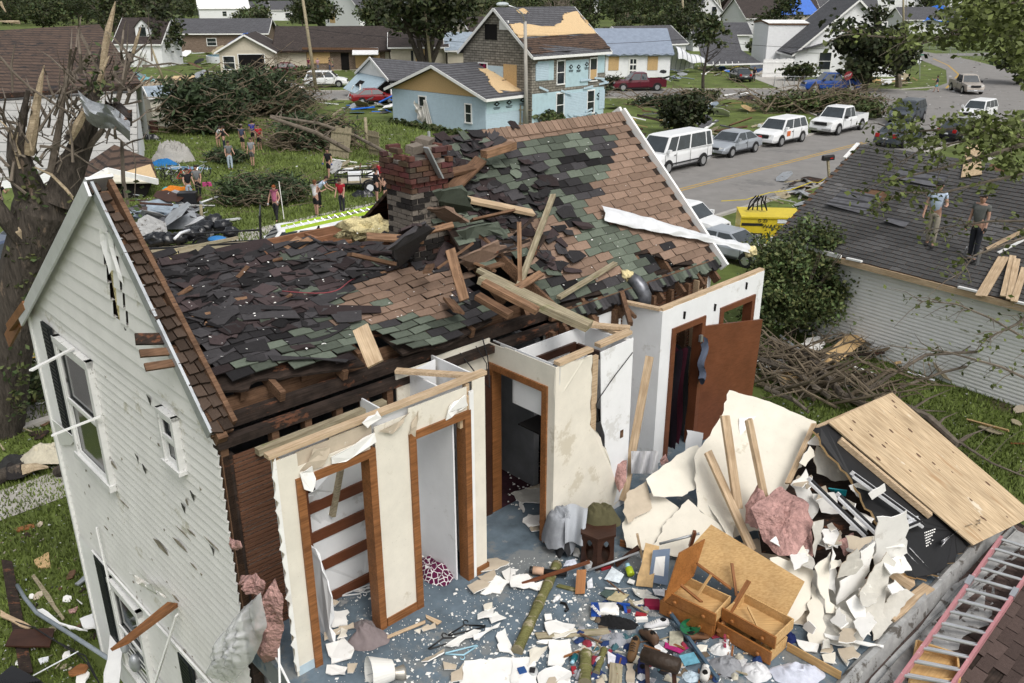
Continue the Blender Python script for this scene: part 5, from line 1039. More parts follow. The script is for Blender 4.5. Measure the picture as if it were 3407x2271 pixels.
for i,(p0,p1,w_,lb)in enumerate((((2838,1580,4.95),(3070,1748,4.4),.1,'white metal window frame bar nearest the plywood'),((2790,1650,4.8),(2920,1775,4.5),.1,'middle white metal frame bar on the pile'),((2695,1600,4.85),(2880,1780,4.45),.09,'white metal frame bar at left over the teal scrap'),((2960,1775,4.5),(3060,1733,4.5),.07,'short white metal bar ending beside the lettered board'))):
    a_,c_=(PLN(q[0],q[1],PWc[1]+pn_*.03,pn_)for q in(p0,p1));f=thing('window_frame_bar',lb,'frame bar',a_)
    b=MB();b.beam(a_,c_,w_,.03);b.beam(a_+Z*.03+HV*.03,c_+Z*.03+HV*.03,.015,.05);b.build('profile',mm('alu_white'),f);b=MB();b.beam(a_+Z*.02-HV*.02,c_+Z*.02-HV*.02,.03,.02);b.build('rubber_channel',mm('car_trim'),f)
b=MB();b.slab([q7(540,1370,4.7),q7(700,1390,4.7),q7(690,1440,4.6),q7(560,1400,4.6)],.01);tag(b.build('teal_scrap',mat('teal_plastic',(.01,.22,.27),rough=.4)),'teal plastic scrap among the white frame bars','plastic')
z8=lambda x,y,z:(2550+.3826*x,1671+.3826*y,z)
z7=lambda x,y,z:(2550+.3826*x,1100+.3826*y,z)
for lb,P,m in(
 ('tall white plasterboard shard standing highest in front of the black board',[z8(962,128,5.0),z8(1090,132,5.0),z8(1222,72,5.05),z8(1226,440,4.4),z8(1150,480,4.35),z8(940,545,4.3)],'gypsum'),
 ('pointed white shard under the tall one, running down left',[z8(955,335,4.65),z8(895,600,4.3),z8(840,720,4.15),z8(610,890,4.02),z8(640,690,4.25),z8(810,590,4.4),z8(820,430,4.6)],'gypsum'),
 ('slender white shard at left of the pointed one',[z8(572,390,4.6),z8(605,460,4.5),z8(600,800,4.1),z8(520,740,4.15),z8(545,560,4.4)],'gypsum'),
 ('lowest white shard pointing at the gutter',[z8(690,860,4.15),z8(770,800,4.2),z8(835,870,4.15),z8(910,1160,3.96),z8(850,1120,3.97)],'gypsum'),
 ('long grey backed plasterboard strip below the tall white shard',[z8(1050,430,4.55),z8(1130,520,4.45),z8(1060,700,4.25),z8(1040,800,4.15),z8(990,1080,3.98),z8(890,1050,3.98),z8(800,800,4.2),z8(900,620,4.4)],'paper_grey'),
 ('torn grey board with brown patch in the middle of the shards',[z8(650,540,4.5),z8(790,400,4.65),z8(845,545,4.45),z8(780,620,4.35),z8(615,660,4.3)],'paper_grey'),
 ('cream wallboard panel behind the dresser',[z8(30,480,4.35),z8(100,470,4.4),z8(200,510,4.3),z8(320,370,4.5),z8(385,480,4.4),z8(410,640,4.2),z8(370,930,4.0),z8(230,1050,3.96),z8(160,990,4.0)],'drywall_cream'),
 ('cream wallboard strip right of the dresser drawers',[z8(400,700,4.15),z8(470,860,4.08),z8(525,1220,3.95),z8(380,1230,3.95),z8(350,1000,4.02)],'drywall_cream'),
 ('cream board lying between the shards and the strip',[z8(420,560,4.4),z8(560,430,4.5),z8(540,740,4.18),z8(600,960,4.02),z8(520,960,4.02)],'drywall_cream'),
 ('grey plaster slab beside the gutter',[z8(590,900,4.05),z8(720,960,4.03),z8(860,1160,3.95),z8(740,1240,3.95),z8(640,1100,3.98)],'paper_grey'),
 ('wide grey board under the lowest white shard',[z8(840,880,4.08),z8(1000,940,4.03),z8(1100,1040,3.96),z8(930,1200,3.94),z8(900,1050,4.0)],'paper_grey'),
 ('grey ceiling board propped among the white metal frames',[z7(440,1000,5.0),z7(580,1040,4.98),z7(770,1150,4.8),z7(740,1290,4.62),z7(600,1310,4.6),z7(440,1240,4.75),z7(410,1100,4.95)],'paper_grey'),
 ('large white board below the grey ceiling board',[z7(210,1340,4.7),z7(345,1200,4.9),z7(370,1300,4.75),z7(400,1420,4.6),z7(460,1540,4.45),z7(400,1640,4.3),z7(330,1560,4.4)],'gypsum'),
 ('square white board over the metal frames',[z7(400,1420,4.65),z7(590,1405,4.65),z7(640,1590,4.4),z7(480,1580,4.4)],'gypsum'),
 ('white board lying across the middle frame bar',[z7(720,1350,4.85),z7(860,1295,4.9),z7(940,1470,4.6),z7(1040,1600,4.42),z7(930,1610,4.4),z7(840,1490,4.55)],'gypsum'),
 ('curled white strip hooked over the plywood edge',[z7(890,1420,4.85),z7(1030,1330,4.95),z7(1040,1390,4.85),z7(920,1470,4.75)],'gypsum'),
 ('white board at the upper end of the black felt',[z7(350,980,5.1),z7(440,900,5.2),z7(560,1020,5.05),z7(480,1000,5.05)],'gypsum'),
 ('cream scrap hanging below the cracked plaster panel',[z7(290,1150,5.0),z7(380,1000,5.1),z7(420,1090,5.0),z7(340,1180,4.9)],'drywall_cream'),
 ('grey board wedge beside the pink insulation',[z8(410,170,4.7),z8(500,150,4.75),z8(480,330,4.5),z8(420,480,4.35)],'paper_grey'),
 ('torn brown paper sheet behind the slender white shard',[z8(690,290,4.75),z8(930,300,4.7),z8(800,420,4.6),z8(720,400,4.6)],'paper_brown'),
 ('white strip of trim lying from the drawers to the gutter',[z8(500,1135,3.99),z8(1020,1240,3.99),z8(1020,1262,3.99),z8(510,1165,3.99)],'gypsum'),
 ('grey slab under the broken beam by the gutter',[z8(990,930,4.03),z8(1140,720,4.1),z8(1290,800,4.05),z8(1200,900,4.0),z8(1080,1030,3.97)],'paper_grey')):
    dsheet(lb,P,m,j=.025,back='gypsum' if m!='paper_grey' else 'paper_brown')
r3=random.Random(9)
for i in range(46):  # smaller shards filling the pile
    x,y=r3.uniform(2560,3000),r3.uniform(1600,2150)
    if x+(y-1600)*.9>3380 or(x<2690 and 1880<y):continue
    z=max(3.97,4.75-(y-1600)/550*.75);s=r3.uniform(25,60);a=r3.uniform(0,6)
    P=[(x+math.cos(a+k*1.57+r3.uniform(-.4,.4))*s*r3.uniform(.5,1),y+math.sin(a+k*1.57)*s*r3.uniform(.4,1),z+r3.uniform(-.08,.1))for k in range(4)]
    dsheet('small torn plasterboard piece wedged in the pile',P,r3.choice(['gypsum','paper_grey','paper_brown','drywall_cream']),group='small plasterboard pieces in the pile',name='plasterboard_piece',j=.02)
plank(z8g:=GP(*z8(1085,600,4.15)),GP(*z8(1260,720,4.0)),.1,.1,'fresh_wood','short broken beam end poking from under the black felt','beam','beam')
plank(GP(*z8(1060,1010,3.95)),GP(*z8(1410,740,3.95)),.14,.05,'fresh_wood','pale timber lying parallel to the gutter','timber','timber')
b=MB();b.sheet(lambda s,t:GP(*z8(1190+280*t+60*s,420+250*t-30*s,4.25-.3*t+.06*math.sin(s*9+t*4))),10,14);tag(b.build('plastic_film',mm('plastic_clear'),smooth=True),'clear plastic film trailing from the black felt board to the gutter','plastic')
b=MB();b.sheet(lambda s,t:GP(*z8(1520+340*s,330-190*s+60*t-70*math.sin(s*3)*t,4.22+.06*math.sin(s*20)+.05*math.sin(t*9+s*7))),26,8);tag(b.build('foil_scrap',mat('crumpled_foil',(.7,.7,.72),rough=.25,metal=.6,bump=1,bscale=14),smooth=True),'crumpled silver foil lying on the lower end of the plywood','foil')
# ---------------------------------------------------------------- edge wall, gutter, porch roof, ladder
pr=thing('porch_roof','brown shingled lower porch roof below the gutter at the right corner','roof',HP(6,-5.4,3),HA)
gA,gBq=HP(2.6,-4.72,FZ),HP(8.35,-4.72,FZ)
b=MB()
def gut(s,t):q=HP(2.6+5.75*s,-4.62-.27*t,0);return V((q.x,q.y,FZ+.02+[.0,.05,.05,-.16,-.17,-.05][min(5,int(t*5.001))]+.012*math.sin(s*47+t*3)))
b.sheet(gut,60,5);gt_=b.build('gutter',mm('gutter_grey'));tag(gt_,'long bent grey gutter with torn edges along the open floor','gutter')
PO=V((2.0,-4.82,FZ-.13));PB=V((0,-1,-.30)).normalized();PN=V((0,-.30,1)).normalized()
b=MB();b.slab([HM@(PO+UX*x+PB*y)for x,y in((0,0),(6.6,0),(6.6,3.6),(0,3.6))],.12,nrm=HM.to_3x3()@PN);b.build('roof_deck',mm('burnt_wood'),pr)
b=MB();shingles(b,HM@(PO+UX*6.6+PB*3.6+PN*.01),-HU,-(HM.to_3x3()@PB),[(0,0),(6.6,0),(6.6,3.6),(0,3.6)],.13,.3,lambda x,y,r:(lambda k:(.098*k,.07*k,.062*k))(r.uniform(.6,1.25)),jit=.01,th=.012,seed=12,miss=lambda x,y:MN.noise(V((x*1.5,y*1.5,2)))>.5);b.build('shingles',mm('shingle_attr'),pr)
b=MB();b.slab(jag([HM@(PO+UX*x+PB*y+PN*.03)for x,y in((1.5,-.02),(6.4,-.02),(6.3,.28),(5.2,.2),(4.4,.42),(3.3,.3),(2.6,.55),(1.6,.5))],.05,10),.01,nrm=HM.to_3x3()@PN);b.build('metal_apron',mm('gutter_grey'),pr)
ld=thing('extension_ladder','red railed extension ladder lying on the porch roof beside the gutter','ladder',HP(6.2,-5.3,FZ-.25),HA)
def PRp(x,y,up=.06):q=PLN(x,y,HM@(PO),HM.to_3x3()@PN);return q+(HM.to_3x3()@PN)*up
rl0,rl1,rr0,rr1=PRp(2940,2335,.24),PRp(3298,1835,.24),PRp(3120,2345,.15),PRp(3450,1862,.15)
b=MB();b.beam(rl0,rl1,.035,.085);b.build('rail',mm('ladder_red'),ld);b=MB();b.beam(rr0,rr1,.035,.085);b.build('rail',mm('ladder_red'),ld)
b=MB()
for i in range(13):
    s=.06+i*.077
    for ds,u_ in((0,.02),(.028,-.03)):b.tube([rl0.lerp(rl1,s+ds)+Z*u_,rr0.lerp(rr1,s+ds)+Z*u_],.017,8)
b.build('rungs',mm('steel'),ld)
b=MB()
for s in(.62,):
    for a,c in((rl0,rl1),(rr0,rr1)):b.beam(a.lerp(c,s)+Z*.03,a.lerp(c,s+.05)+Z*.05,.06,.05)
b.build('rung_lock',mm('steel'),ld)
wf=thing('wooden_tray','shallow wooden drawer frame lying under the red ladder on the shingles','drawer',PRp(3090,2230),HA)
b=MB();c=[PRp(3034,2160,.1),PRp(3168,2205,.1),PRp(3175,2290,.1),PRp(3010,2290,.1)]
for i in range(4):b.beam(c[i],c[(i+1)%4],.02,.1)
b.build('side',mm('drawer_wood'),wf);b=MB();b.slab([q-Z*.05 for q in c],.01);b.build('bottom',mm('drawer_wood'),wf)
# ---------------------------------------------------------------- furniture and belongings on the carpet
def drawer(label,O,X,w_,d_,h_,tilt=0,knobs=2,group=None):
    X=X.normalized();Y=Z.cross(X);M=Matrix.Translation(O)@Matrix((X,Y,Z)).transposed().to_4x4()@Matrix.Rotation(tilt,4,'X')
    t=thing('drawer',label,'drawer',O,0,group)
    b=MB();b.box(-.02,w_+.02,-.02,.0,-.0,h_+.02,M=M);b.build('drawer_front',mm('dresser_wood'),t)
    b=MB();b.box(0,.014,0,d_,0,h_,M=M);b.box(w_-.014,w_,0,d_,0,h_,M=M);b.box(.014,w_-.014,d_-.014,d_,0,h_,M=M);b.box(.014,w_-.014,0,d_-.014,.0,.012,M=M);b.build('drawer_box',mm('drawer_wood'),t)
    for i in range(knobs):
        b=MB();x=w_*(.2+.6*i);b.tube([M@V((x,-.02,h_*.5)),M@V((x,-.035,h_*.5)),M@V((x,-.05,h_*.5))],[.012,.026,.018],10);b.build('knob',mm('dresser_wood'),t,smooth=True)
    return t,M
dr=thing('dresser','toppled brown dresser with its back panel and side torn off','dresser',q4(1540,1000),0)
dpl=[GP(2366,1744,4.62),GP(2677,1934,4.45),GP(2610,2062,4.08),GP(2270,1850,4.3)]
b=MB();b.slab(dpl,.012);b.build('back_panel',mm('drawer_wood'),dr)
b=MB();b.slab([GP(1700+.3827*1690,1671+.3827*320,4.62),GP(1700+.3827*1470,1671+.3827*440,4.66),GP(1700+.3827*1335,1671+.3827*860,4.22),GP(1700+.3827*1590,1671+.3827*640,4.3)],.018);b.build('side_panel',mm('dresser_wood'),dr)
fx0,fx1=q4(1310,965,FZ+.02),q4(1735,1165,FZ+.02);fX=(fx1-fx0).normalized();fY=Z.cross(fX)
if fY.dot(HV)<0:fY=-fY
Mz=Matrix.Translation(fx0)@Matrix((fX,fY,Z)).transposed().to_4x4();Wd=(fx1-fx0).length
b=MB();b.box(-.02,0,.02,.36,0,.17,M=Mz);b.box(Wd,Wd+.02,.02,.36,0,.17,M=Mz);b.box(0,Wd,.34,.36,0,.17,M=Mz);b.build('carcass',mm('dresser_wood'),dr)
dr1,_=drawer('lower brown drawer still seated in the toppled dresser',fx0+Z*.01,fX,Wd,.33,.15)
drawer('open wooden drawer with broken sticks in it, on top of the dresser',fx0+Z*.19+fX*.05+fY*.0,fX+fY*-.03,Wd*.97,.36,.13,tilt=.05)
g0_,g1_=q4(1810,1150,FZ+.02),q8(20,1400,FZ+.02)
gX=(g1_-g0_).normalized();Wg=(g1_-g0_).length
drawer('lower of the two right hand drawers, nearly shut',g0_,gX,Wg,.34,.14)
drawer('upper right hand drawer lying open with a brass rod inside',g0_+Z*.17+Z.cross(gX)*.06,gX,Wg,.38,.13,tilt=.04)
for p0,p1,z0,z1,w_,lb in(((1620,535),(1915,750),4.5,4.28,.03,'thin brown stick bridging the open dresser drawer'),((1740,630),(1615,820),4.42,4.2,.025,'pale stick lying inside the open dresser drawer'),((1430,680),(1650,860),4.3,4.22,.03,'brown slat lying along the left edge of the open drawer'),((1920,525),(1960,810),4.45,4.15,.03,'pale stick standing against the dresser back'),((2070,680),(1800,1130),4.4,3.98,.05,'red brown strip slanting between the two drawers'),((2060,910),(2190,1170),4.2,4.12,.02,'thin brass rod lying in the right hand drawer')):
    plank(q4(*p0,z0),q4(*p1,z1),w_,.02,'pine_trim' if w_>.026 else 'drawer_wood',lb,'stick','stick')
plank(q8(180,1250,FZ+.06),q8(650,1510,FZ+.06),.012,.1,'drawer_wood','long light wooden drawer side lying on the carpet at lower right','board','loose_board')
st=thing('side_table','dark hexagonal side table with oval cutouts under a heap of jackets','side table',q4(750,500),.4)
b=MB();hexp=[V((.24*math.cos(k*math.pi/3),.24*math.sin(k*math.pi/3),0))for k in range(6)]
b.slab([q+Z*.46 for q in hexp],.03,nrm=Z);b.slab([q*.96+Z*.06 for q in hexp],.05,nrm=Z);b.build('table_top',mm('door_dark'),st,local=True)
for k in range(6):
    a,c=hexp[k]*.93,hexp[(k+1)%6]*.93;b=MB();n=12;u_=c-a
    ov=lambda i:(.5+.26*math.cos(i*2*math.pi/n),.235+.13*math.sin(i*2*math.pi/n)*1.2)
    outer=[(1,.235),(1,.43),(.5,.43),(0,.43),(0,.235),(0,.06),(.5,.06),(1,.06)]
    for i in range(8):
        i0,i1=i*n//8,(i+1)*n//8;o0,o1=outer[i],outer[(i+1)%8];P=[a+u_*o0[0]+Z*o0[1],a+u_*o1[0]+Z*o1[1]]+[a+u_*ov(j)[0]+Z*ov(j)[1]for j in range(i1 if i1>i0 else i0+1,i0-1,-1)]
        b.slab(P,.015,nrm=(a+c).normalized())
    b.build('side_panel',mm('door_dark'),st,local=True)
def heap(label,c,rx,ry,h,col,name='crumpled_cloth',cat='cloth',rz=0,wr=9.,drop=None,group=None,m=None,res=(22,40),base=.0):
    b=MB();of=rnd.uniform(0,60);cr,sr=math.cos(rz),math.sin(rz)
    def f(s,t):
        a=t*2*math.pi;o=1+.22*MN.noise(V((math.cos(a)*1.6,math.sin(a)*1.6,of)));r=s*o
        x,y=math.cos(a)*r*rx,math.sin(a)*r*ry;p=V((x/rx*1.3,y/ry*1.3,of))
        n=MN.noise(p*1.3);rg=1-abs(MN.noise(V((x*wr*1.4+n*2.2,y*wr*.7,of))))*2.2
        z=base+h*max(0,1-s**2.4)*(.75+.5*n)+h*.34*rg*min(1,1.6*(1.08-s))
        if drop:z-=drop*max(0,s-.62)**1.2*(1.2+n)
        return V(c)+V((x*cr-y*sr,x*sr+y*cr,max(z,.006 if not drop else-9)))
    b.sheet(f,res[0],res[1]);return tag(b.build(name,m or mat('cloth_%02x%02x%02x'%tuple(int(min(1,q)*255)for q in col),col,rough=1,var=.14,scale=14,bump=.25,bscale=70),smooth=True),label,cat,group)
jt=q4(750,500)
heap('olive green jacket bundled on the hexagonal table',q4(780,120,4.38),.26,.2,.15,(.085,.078,.04),'jacket','jacket',wr=11,drop=.2)
heap('grey sweater heaped at the left of the olive jacket',q4(430,170,4.28),.2,.26,.17,(.27,.285,.31),'sweater','sweater',rz=.3,wr=10,drop=.7)
heap('dark charcoal garment hanging under the grey sweater',q4(470,290,4.12),.12,.2,.12,(.03,.03,.032),'garment','garment',wr=10,drop=.5)
b=MB();b.sheet(lambda s,t:q4(470+200*s-40*t*s,30+330*t-20*math.sin(s*5),4.46-.3*t**1.6+.02*math.sin(s*9)),14,14);tag(b.build('sweater_sleeve',mat('pale_grey_knit',(.36,.38,.41),rough=1,var=.08,bump=.3,bscale=60),smooth=True),'pale grey striped knit top draped over the table edge','sweater')
heap('taupe grey blanket crumpled at the doorway beside the lampshade',q3(980,1200),.22,.17,.16,(.20,.165,.165),'blanket','blanket',wr=11)
heap('grey brown cloth caught under the middle door jamb',q3(950,1070),.14,.08,.06,(.17,.15,.15),'cloth','cloth',wr=12)
heap('black clothes heap beside the blue and white bag',q4(920,1060),.24,.10,.09,(.012,.012,.013),'black_clothes','clothes',wr=13,rz=-.2)
heap('light grey t-shirt crumpled below the black clothes',q4(920,1200),.14,.12,.06,(.30,.31,.34),'t_shirt','t-shirt',wr=13)
heap('grey trousers heaped at the bottom right of the carpet',q4(1880,1430),.17,.15,.09,(.25,.255,.27),'trousers','trousers',wr=12)
heap('pale lilac blanket lying in the bottom right corner of the carpet',q8(270,1500),.26,.17,.1,(.52,.54,.62),'blanket','blanket',wr=9)
heap('white blanket lump between the grey trousers and the lilac one',q4(2130,1480),.16,.14,.09,(.60,.60,.61),'blanket','blanket',wr=10)
heap('pale blue cloth near the white shoe at the bottom edge',q4(1570,1520),.1,.08,.05,(.46,.55,.62),'cloth','cloth',wr=12)
heap('navy patterned bandana beside the right hand drawer',q8(205,1200),.07,.06,.09,(.012,.02,.09),'bandana','bandana',wr=14)
PURP=mat('purple_lattice_cloth',(.075,.006,.035),rough=.95,var=.1)
nt_=PURP.node_tree;vo=nt_.nodes.new('ShaderNodeTexVoronoi');vo.feature='DISTANCE_TO_EDGE';vo.inputs['Scale'].default_value=15;tcn=nt_.nodes.new('ShaderNodeTexCoord');nt_.links.new(tcn.outputs['Object'],vo.inputs[0]);rp=nt_.nodes.new('ShaderNodeValToRGB');rp.color_ramp.elements[0].position=.05;rp.color_ramp.elements[1].position=.08;rp.color_ramp.elements[0].color=(.62,.6,.6,1);rp.color_ramp.elements[1].color=(.085,.006,.04,1);nt_.links.new(vo.outputs['Distance'],rp.inputs[0]);nt_.links.new(rp.outputs[0],nt_.nodes['Principled BSDF'].inputs['Base Color'])
heap('purple blanket with a white lattice pattern in the second closet doorway',q3(1580,600),.2,.3,.14,(0,0,0),'patterned_blanket','blanket',rz=.5,wr=7,m=PURP)
heap('white crumpled paper behind the purple patterned blanket',q3(1540,430),.11,.09,.1,(.66,.66,.66),'paper','paper',wr=12)
heap('white shirt with red lettering and a green patch by the right drawers',q4(1830,1290),.13,.09,.08,(.66,.66,.65),'t_shirt','t-shirt',wr=9)
texmesh("tlin' at the",.05,Matrix.Translation(q4(1850,1280)+Z*.115)@Matrix.Rotation(R(78),4,'Z'),mat('red_print',(.35,.05,.09)),None,'shirt_lettering').__setitem__('label','red lettering printed on the white shirt');bpy.data.objects['shirt_lettering']['category']='lettering'
# lampshade and base
lp_=thing('table_lamp','overturned table lamp with a white pleated shade on the carpet','lamp',q3(1090,1480),0)
ax=(q3(1290,1420,FZ+.1)-q3(1000,1470,FZ+.15)).normalized();c0=q3(985,1490,FZ+.15)
b=MB();n=56;pr_=ax.orthogonal().normalized();ps=ax.cross(pr_)
for i in range(n):
    a0_,a1_=2*math.pi*i/n,2*math.pi*(i+1)/n;f=lambda a,r,k,j:c0+ax*k+(pr_*math.cos(a)+ps*math.sin(a))*(r*(1+.012*((i+j)%2)))
    b.face([f(a0_,.165,0,0),f(a1_,.165,0,1),f(a1_,.10,.24,1),f(a0_,.10,.24,0)])
b.build('lamp_shade',mat('pleated_shade',(.70,.69,.65),rough=.8,var=.05),lp_)
b=MB();b.tube([c0+ax*.22+Z*-.04,c0+ax*.27-Z*.05,c0+ax*.33-Z*.06,c0+ax*.36-Z*.06],[.05,.055,.075,.08],18);b.build('lamp_base',mat('silver_base',(.36,.34,.30),rough=.4,metal=.6,var=.3),lp_,smooth=True)
b=MB();b.tube([c0+ax*.02+pr_*.15,c0+ax*.05,c0+ax*.02-pr_*.15],.004,5);b.tube([c0+ax*.02+ps*.15,c0+ax*.05,c0+ax*.02-ps*.15],.004,5);b.build('wire_spider',mm('steel'),lp_)
# hangers
def hanger(label,c,ang,m,s=.4,tl=0):
    u_=V((math.cos(ang),math.sin(ang),0));v_=Z.cross(u_);P=lambda x,y:V(c)+u_*x*s+v_*y*s+Z*(.012+tl*abs(x))
    b=MB();b.tube([P(-.5,0),P(0,.22),P(.5,0),P(.46,-.03),P(-.46,-.03),P(-.5,0)],.009,6);b.tube([P(0,.22),P(0,.34),P(.06,.4),P(.12,.36),P(.12,.3)],.006,6);tag(b.build('clothes_hanger',m,smooth=True),label,'hanger')
HB,HC,HWt=mat('black_plastic',(.012,.012,.013),rough=.3),mat('pale_blue_plastic',(.33,.55,.66),rough=.35),mat('white_plastic',(.66,.66,.66),rough=.4)
hanger('black plastic hanger lying uppermost on the carpet scraps',q3(1840,1120),R(20),HB,.42);hanger('black plastic hanger under the other, hook to the left',q3(1660,1230),R(25),HB,.4);hanger('pale blue plastic hanger below the black ones',q3(1790,1290),R(200),HC,.36)
hanger('white hanger on the closet floor behind the first doorway',q3(880,770),R(215),HWt,.36);hanger('white hanger nearest the middle jamb on the closet floor',q3(960,760),R(195),HWt,.3)
# poles, sticks, boards on the carpet
plank(q4(45,725,FZ+.03),q4(685,515,FZ+.2),.035,.03,'door_brown','long red brown rail lying from the plaster scraps to the side table','rail','wooden_rail')
plank(q4(600,790,FZ+.03),q4(615,580,FZ+.22),.11,.03,'dresser_wood','short brown board propped on end near the white cup','board','board')
b=MB();b.tube([q4(675,590,FZ+.1),q4(1110,435,FZ+.22)],.014,8);tag(b.build('metal_rod',mm('galv'),smooth=True),'grey metal rod resting in the white cup','rod')
b=MB();b.tube([q4(1290,360,4.2),q4(1640,270,4.35)],.016,8);tag(b.build('metal_rod',mm('galv'),smooth=True),'grey metal rod poking out of the plasterboard behind the dresser','rod')
plank(q4(910,545,FZ+.02),q4(1110,390,FZ+.2),.06,.03,'door_dark','dark brown slat leaning beside the side table','slat','slat');plank(q4(950,350,FZ+.05),q4(1100,390,FZ+.05),.02,.09,'pine_trim','brown skirting piece still standing at the foot of the broken wall','skirting','skirting')
plank(q4(1560,380,4.2),q4(1600,250,4.4),.05,.04,'door_brown','brown stick end standing behind the dresser side','stick','stick')
plank(q4(1385,960,FZ+.1),q4(1800,1540,FZ+.04),.035,.035,mat('blue_grey_pole',(.06,.10,.14),rough=.4),'dark blue pole lying from the drawers to the bottom edge','pole','pole')
sl_=thing('sleeved_roller','black roller with a beige band lying on the plaster scraps','roller',q4(330,600,FZ+.06))
b=MB();b.tube([q4(285,600,FZ+.07),q4(485,622,FZ+.07)],.035,12);b.tube([q4(163,585,FZ+.08),q4(190,588,FZ+.08)],.045,12);b.build('roller',HB,sl_,smooth=True);b=MB();b.tube([q4(190,588,FZ+.08),q4(285,600,FZ+.075)],.048,12);b.build('band',mat('beige_band',(.55,.36,.25)),sl_,smooth=True)
def bamboo(label,p0,p1,r,nodes=3):
    t=thing('bamboo_pole',label,'bamboo',p0);d=p1-p0;P=[];Rr=[]
    for i in range(nodes*6+1):
        s=i/(nodes*6);P.append(p0+d*s+Z*r*.6);Rr.append(r*(1.13 if i%6==0 else(1.04 if i%6 in(1,5)else .97)))
    b=MB();b.tube(P,Rr,10);b.build('culm',mm('bamboo'),t,smooth=True);b=MB()
    for i in range(nodes+1):s=i/nodes*.985+.004;b.tube([p0+d*(s-.012)+Z*r*.6,p0+d*(s+.004)+Z*r*.6],[r*1.15,r*1.12],10)
    b.build('node_ring',mat('bamboo_node',(.22,.19,.12),rough=.9,var=.3),t)
bamboo('long green mossy bamboo pole lying across the middle of the carpet',q4(55,1310),q4(400,560),.058,4)
bamboo('short green bamboo piece standing out at the bottom edge',q4(640,1600),q4(650,1340),.062,2);bamboo('thin bamboo piece left of the grey plank stub',q4(740,1500),q4(810,1290),.034,2)
plank(q4(225,1160,FZ+.02),q4(860,1120,FZ+.02),.09,.02,'grey_wood','grey weathered plank lying under the black clothes','plank');plank(q4(905,1590,FZ+.03),q4(915,1410,FZ+.03),.13,.025,'grey_wood','mossy grey plank stub at the bottom edge','plank');plank(q4(1030,860,FZ+.03),q4(1200,960,FZ+.03),.06,.02,'grey_wood','short mossy slat beside the magenta box','slat');plank(q4(400,720,FZ+.02),q4(560,760,FZ+.02),.05,.02,'bamboo','short green slat end under the propped brown board','slat')
plank(q3(1115,1185,FZ+.02),q3(1470,1040,FZ+.02),.04,.012,'fresh_wood','pale strip of wood on the carpet in front of the middle panel','strip');plank(q3(1600,1050,FZ+.02),q3(1475,980,FZ+.02),.07,.012,'fresh_wood','short pointed pale board by the second door jamb','board',taper=1)
ch2=thing('upholstered_stool','dark brown cushioned stool with wooden legs at the bottom edge','stool',q4(1300,1480))
b=MB();u0_,u1_=q4(1135,1315,FZ+.3),q4(1470,1430,FZ+.3);b.tube([u0_.lerp(u1_,s)for s in(0,.03,.5,.97,1)],[.05,.078,.082,.078,.05],12);b.build('cushion',mat('brown_leather',(.035,.022,.014),rough=.55,var=.4,bump=.5,bscale=25),ch2,smooth=True)
for s,p in((.15,(1190,1620)),(.85,(1425,1640))):b=MB();b.beam(u0_.lerp(u1_,s)-Z*.06,q4(*p,FZ),.04,.04);b.build('leg',mm('door_dark'),ch2)
def shoe(label,c,ang,col,L=.27,boot=False):
    t=thing('shoe',label,'shoe',c,ang);b=MB();h=.15 if boot else .09
    prof=[(-.5,.30,.9 if boot else .85),(-.35,.36,1),(-.1,.36,.95),(.08,.34,.62),(.25,.36,.48),(.4,.32,.36),(.5,.16,.22)]
    n=10;rings=[]
    for x,w_,hh in prof:
        rings.append([V((x*L,math.cos(2*math.pi*k/n)*w_*L*.5,.02+h*hh*(.5+.5*math.sin(2*math.pi*k/n))))for k in range(n)])
    vs=[q for r_ in rings for q in r_];fs=[(i*n+j,i*n+(j+1)%n,(i+1)*n+(j+1)%n,(i+1)*n+j)for i in range(6)for j in range(n)]+[tuple(range(n-1,-1,-1)),tuple(6*n+j for j in range(n))]
    b.raw(vs,fs);b.build('upper',mat('shoe_%d'%int(col[0]*1000+col[2]*77),col,rough=.6,var=.2),t,smooth=True,local=True)
    b=MB();b.blob((0,0,.012),(L*.5,L*.17,.016),0,1,14,6);b.build('sole',mm('black_rubber')if col[0]<.4 else mm('gypsum'),t,smooth=True,local=True)
    b=MB();b.blob((-.28*L,0,h*.92+.016),(L*.15,L*.11,.016),0,1,10,6);b.build('opening',mm('dark_void'),t,local=True)
    b=MB()
    for k in range(4):x=(-.02+.08*k)*L;b.tube([(x,-.09*L,.02+h*(.85-.09*k)),(x,0,.03+h*(.9-.1*k)),(x,.09*L,.02+h*(.85-.09*k))],.004,4)
    b.build('laces',mm('gypsum')if col[0]>.3 else HB,t,local=True)
shoe('tan ankle boot standing beside the brown stool',q4(1060,1330),R(250),(.14,.075,.03),boot=True);shoe('brown boot lying above the brown stool',q4(1190,1200),R(120),(.11,.065,.04),boot=True);shoe('brown shoe under the green dish',q4(1620,1195),R(10),(.12,.055,.025));shoe('white trainer beside the black clothes',q4(1260,1090),R(-170),(.62,.62,.63));shoe('white shoe at the foot of the blue pole',q4(1690,1500),R(70),(.60,.58,.55));shoe('navy blue shoe left of the stool leg',q4(1140,1450),R(80),(.012,.02,.10))
def box(label,c,sx,sy,sz,ang,m,name='box',cat='box',group=None,tilt=0):
    b=MB();b.box(-sx/2,sx/2,-sy/2,sy/2,0,sz);o=b.build(name,m,keep=True);o.location=c;o.rotation_euler=(tilt,0,ang);return tag(o,label,cat,group)
cm=lambda n,c,**k:mat(n,c,**k)
box('red box beside the white cup',q4(820,575),.13,.05,.035,R(25),cm('red_card',(.32,.02,.03)),tilt=.1);box('magenta box with a black base beside the papers',q4(1225,900),.17,.13,.05,R(-5),cm('magenta_card',(.22,.008,.04)))
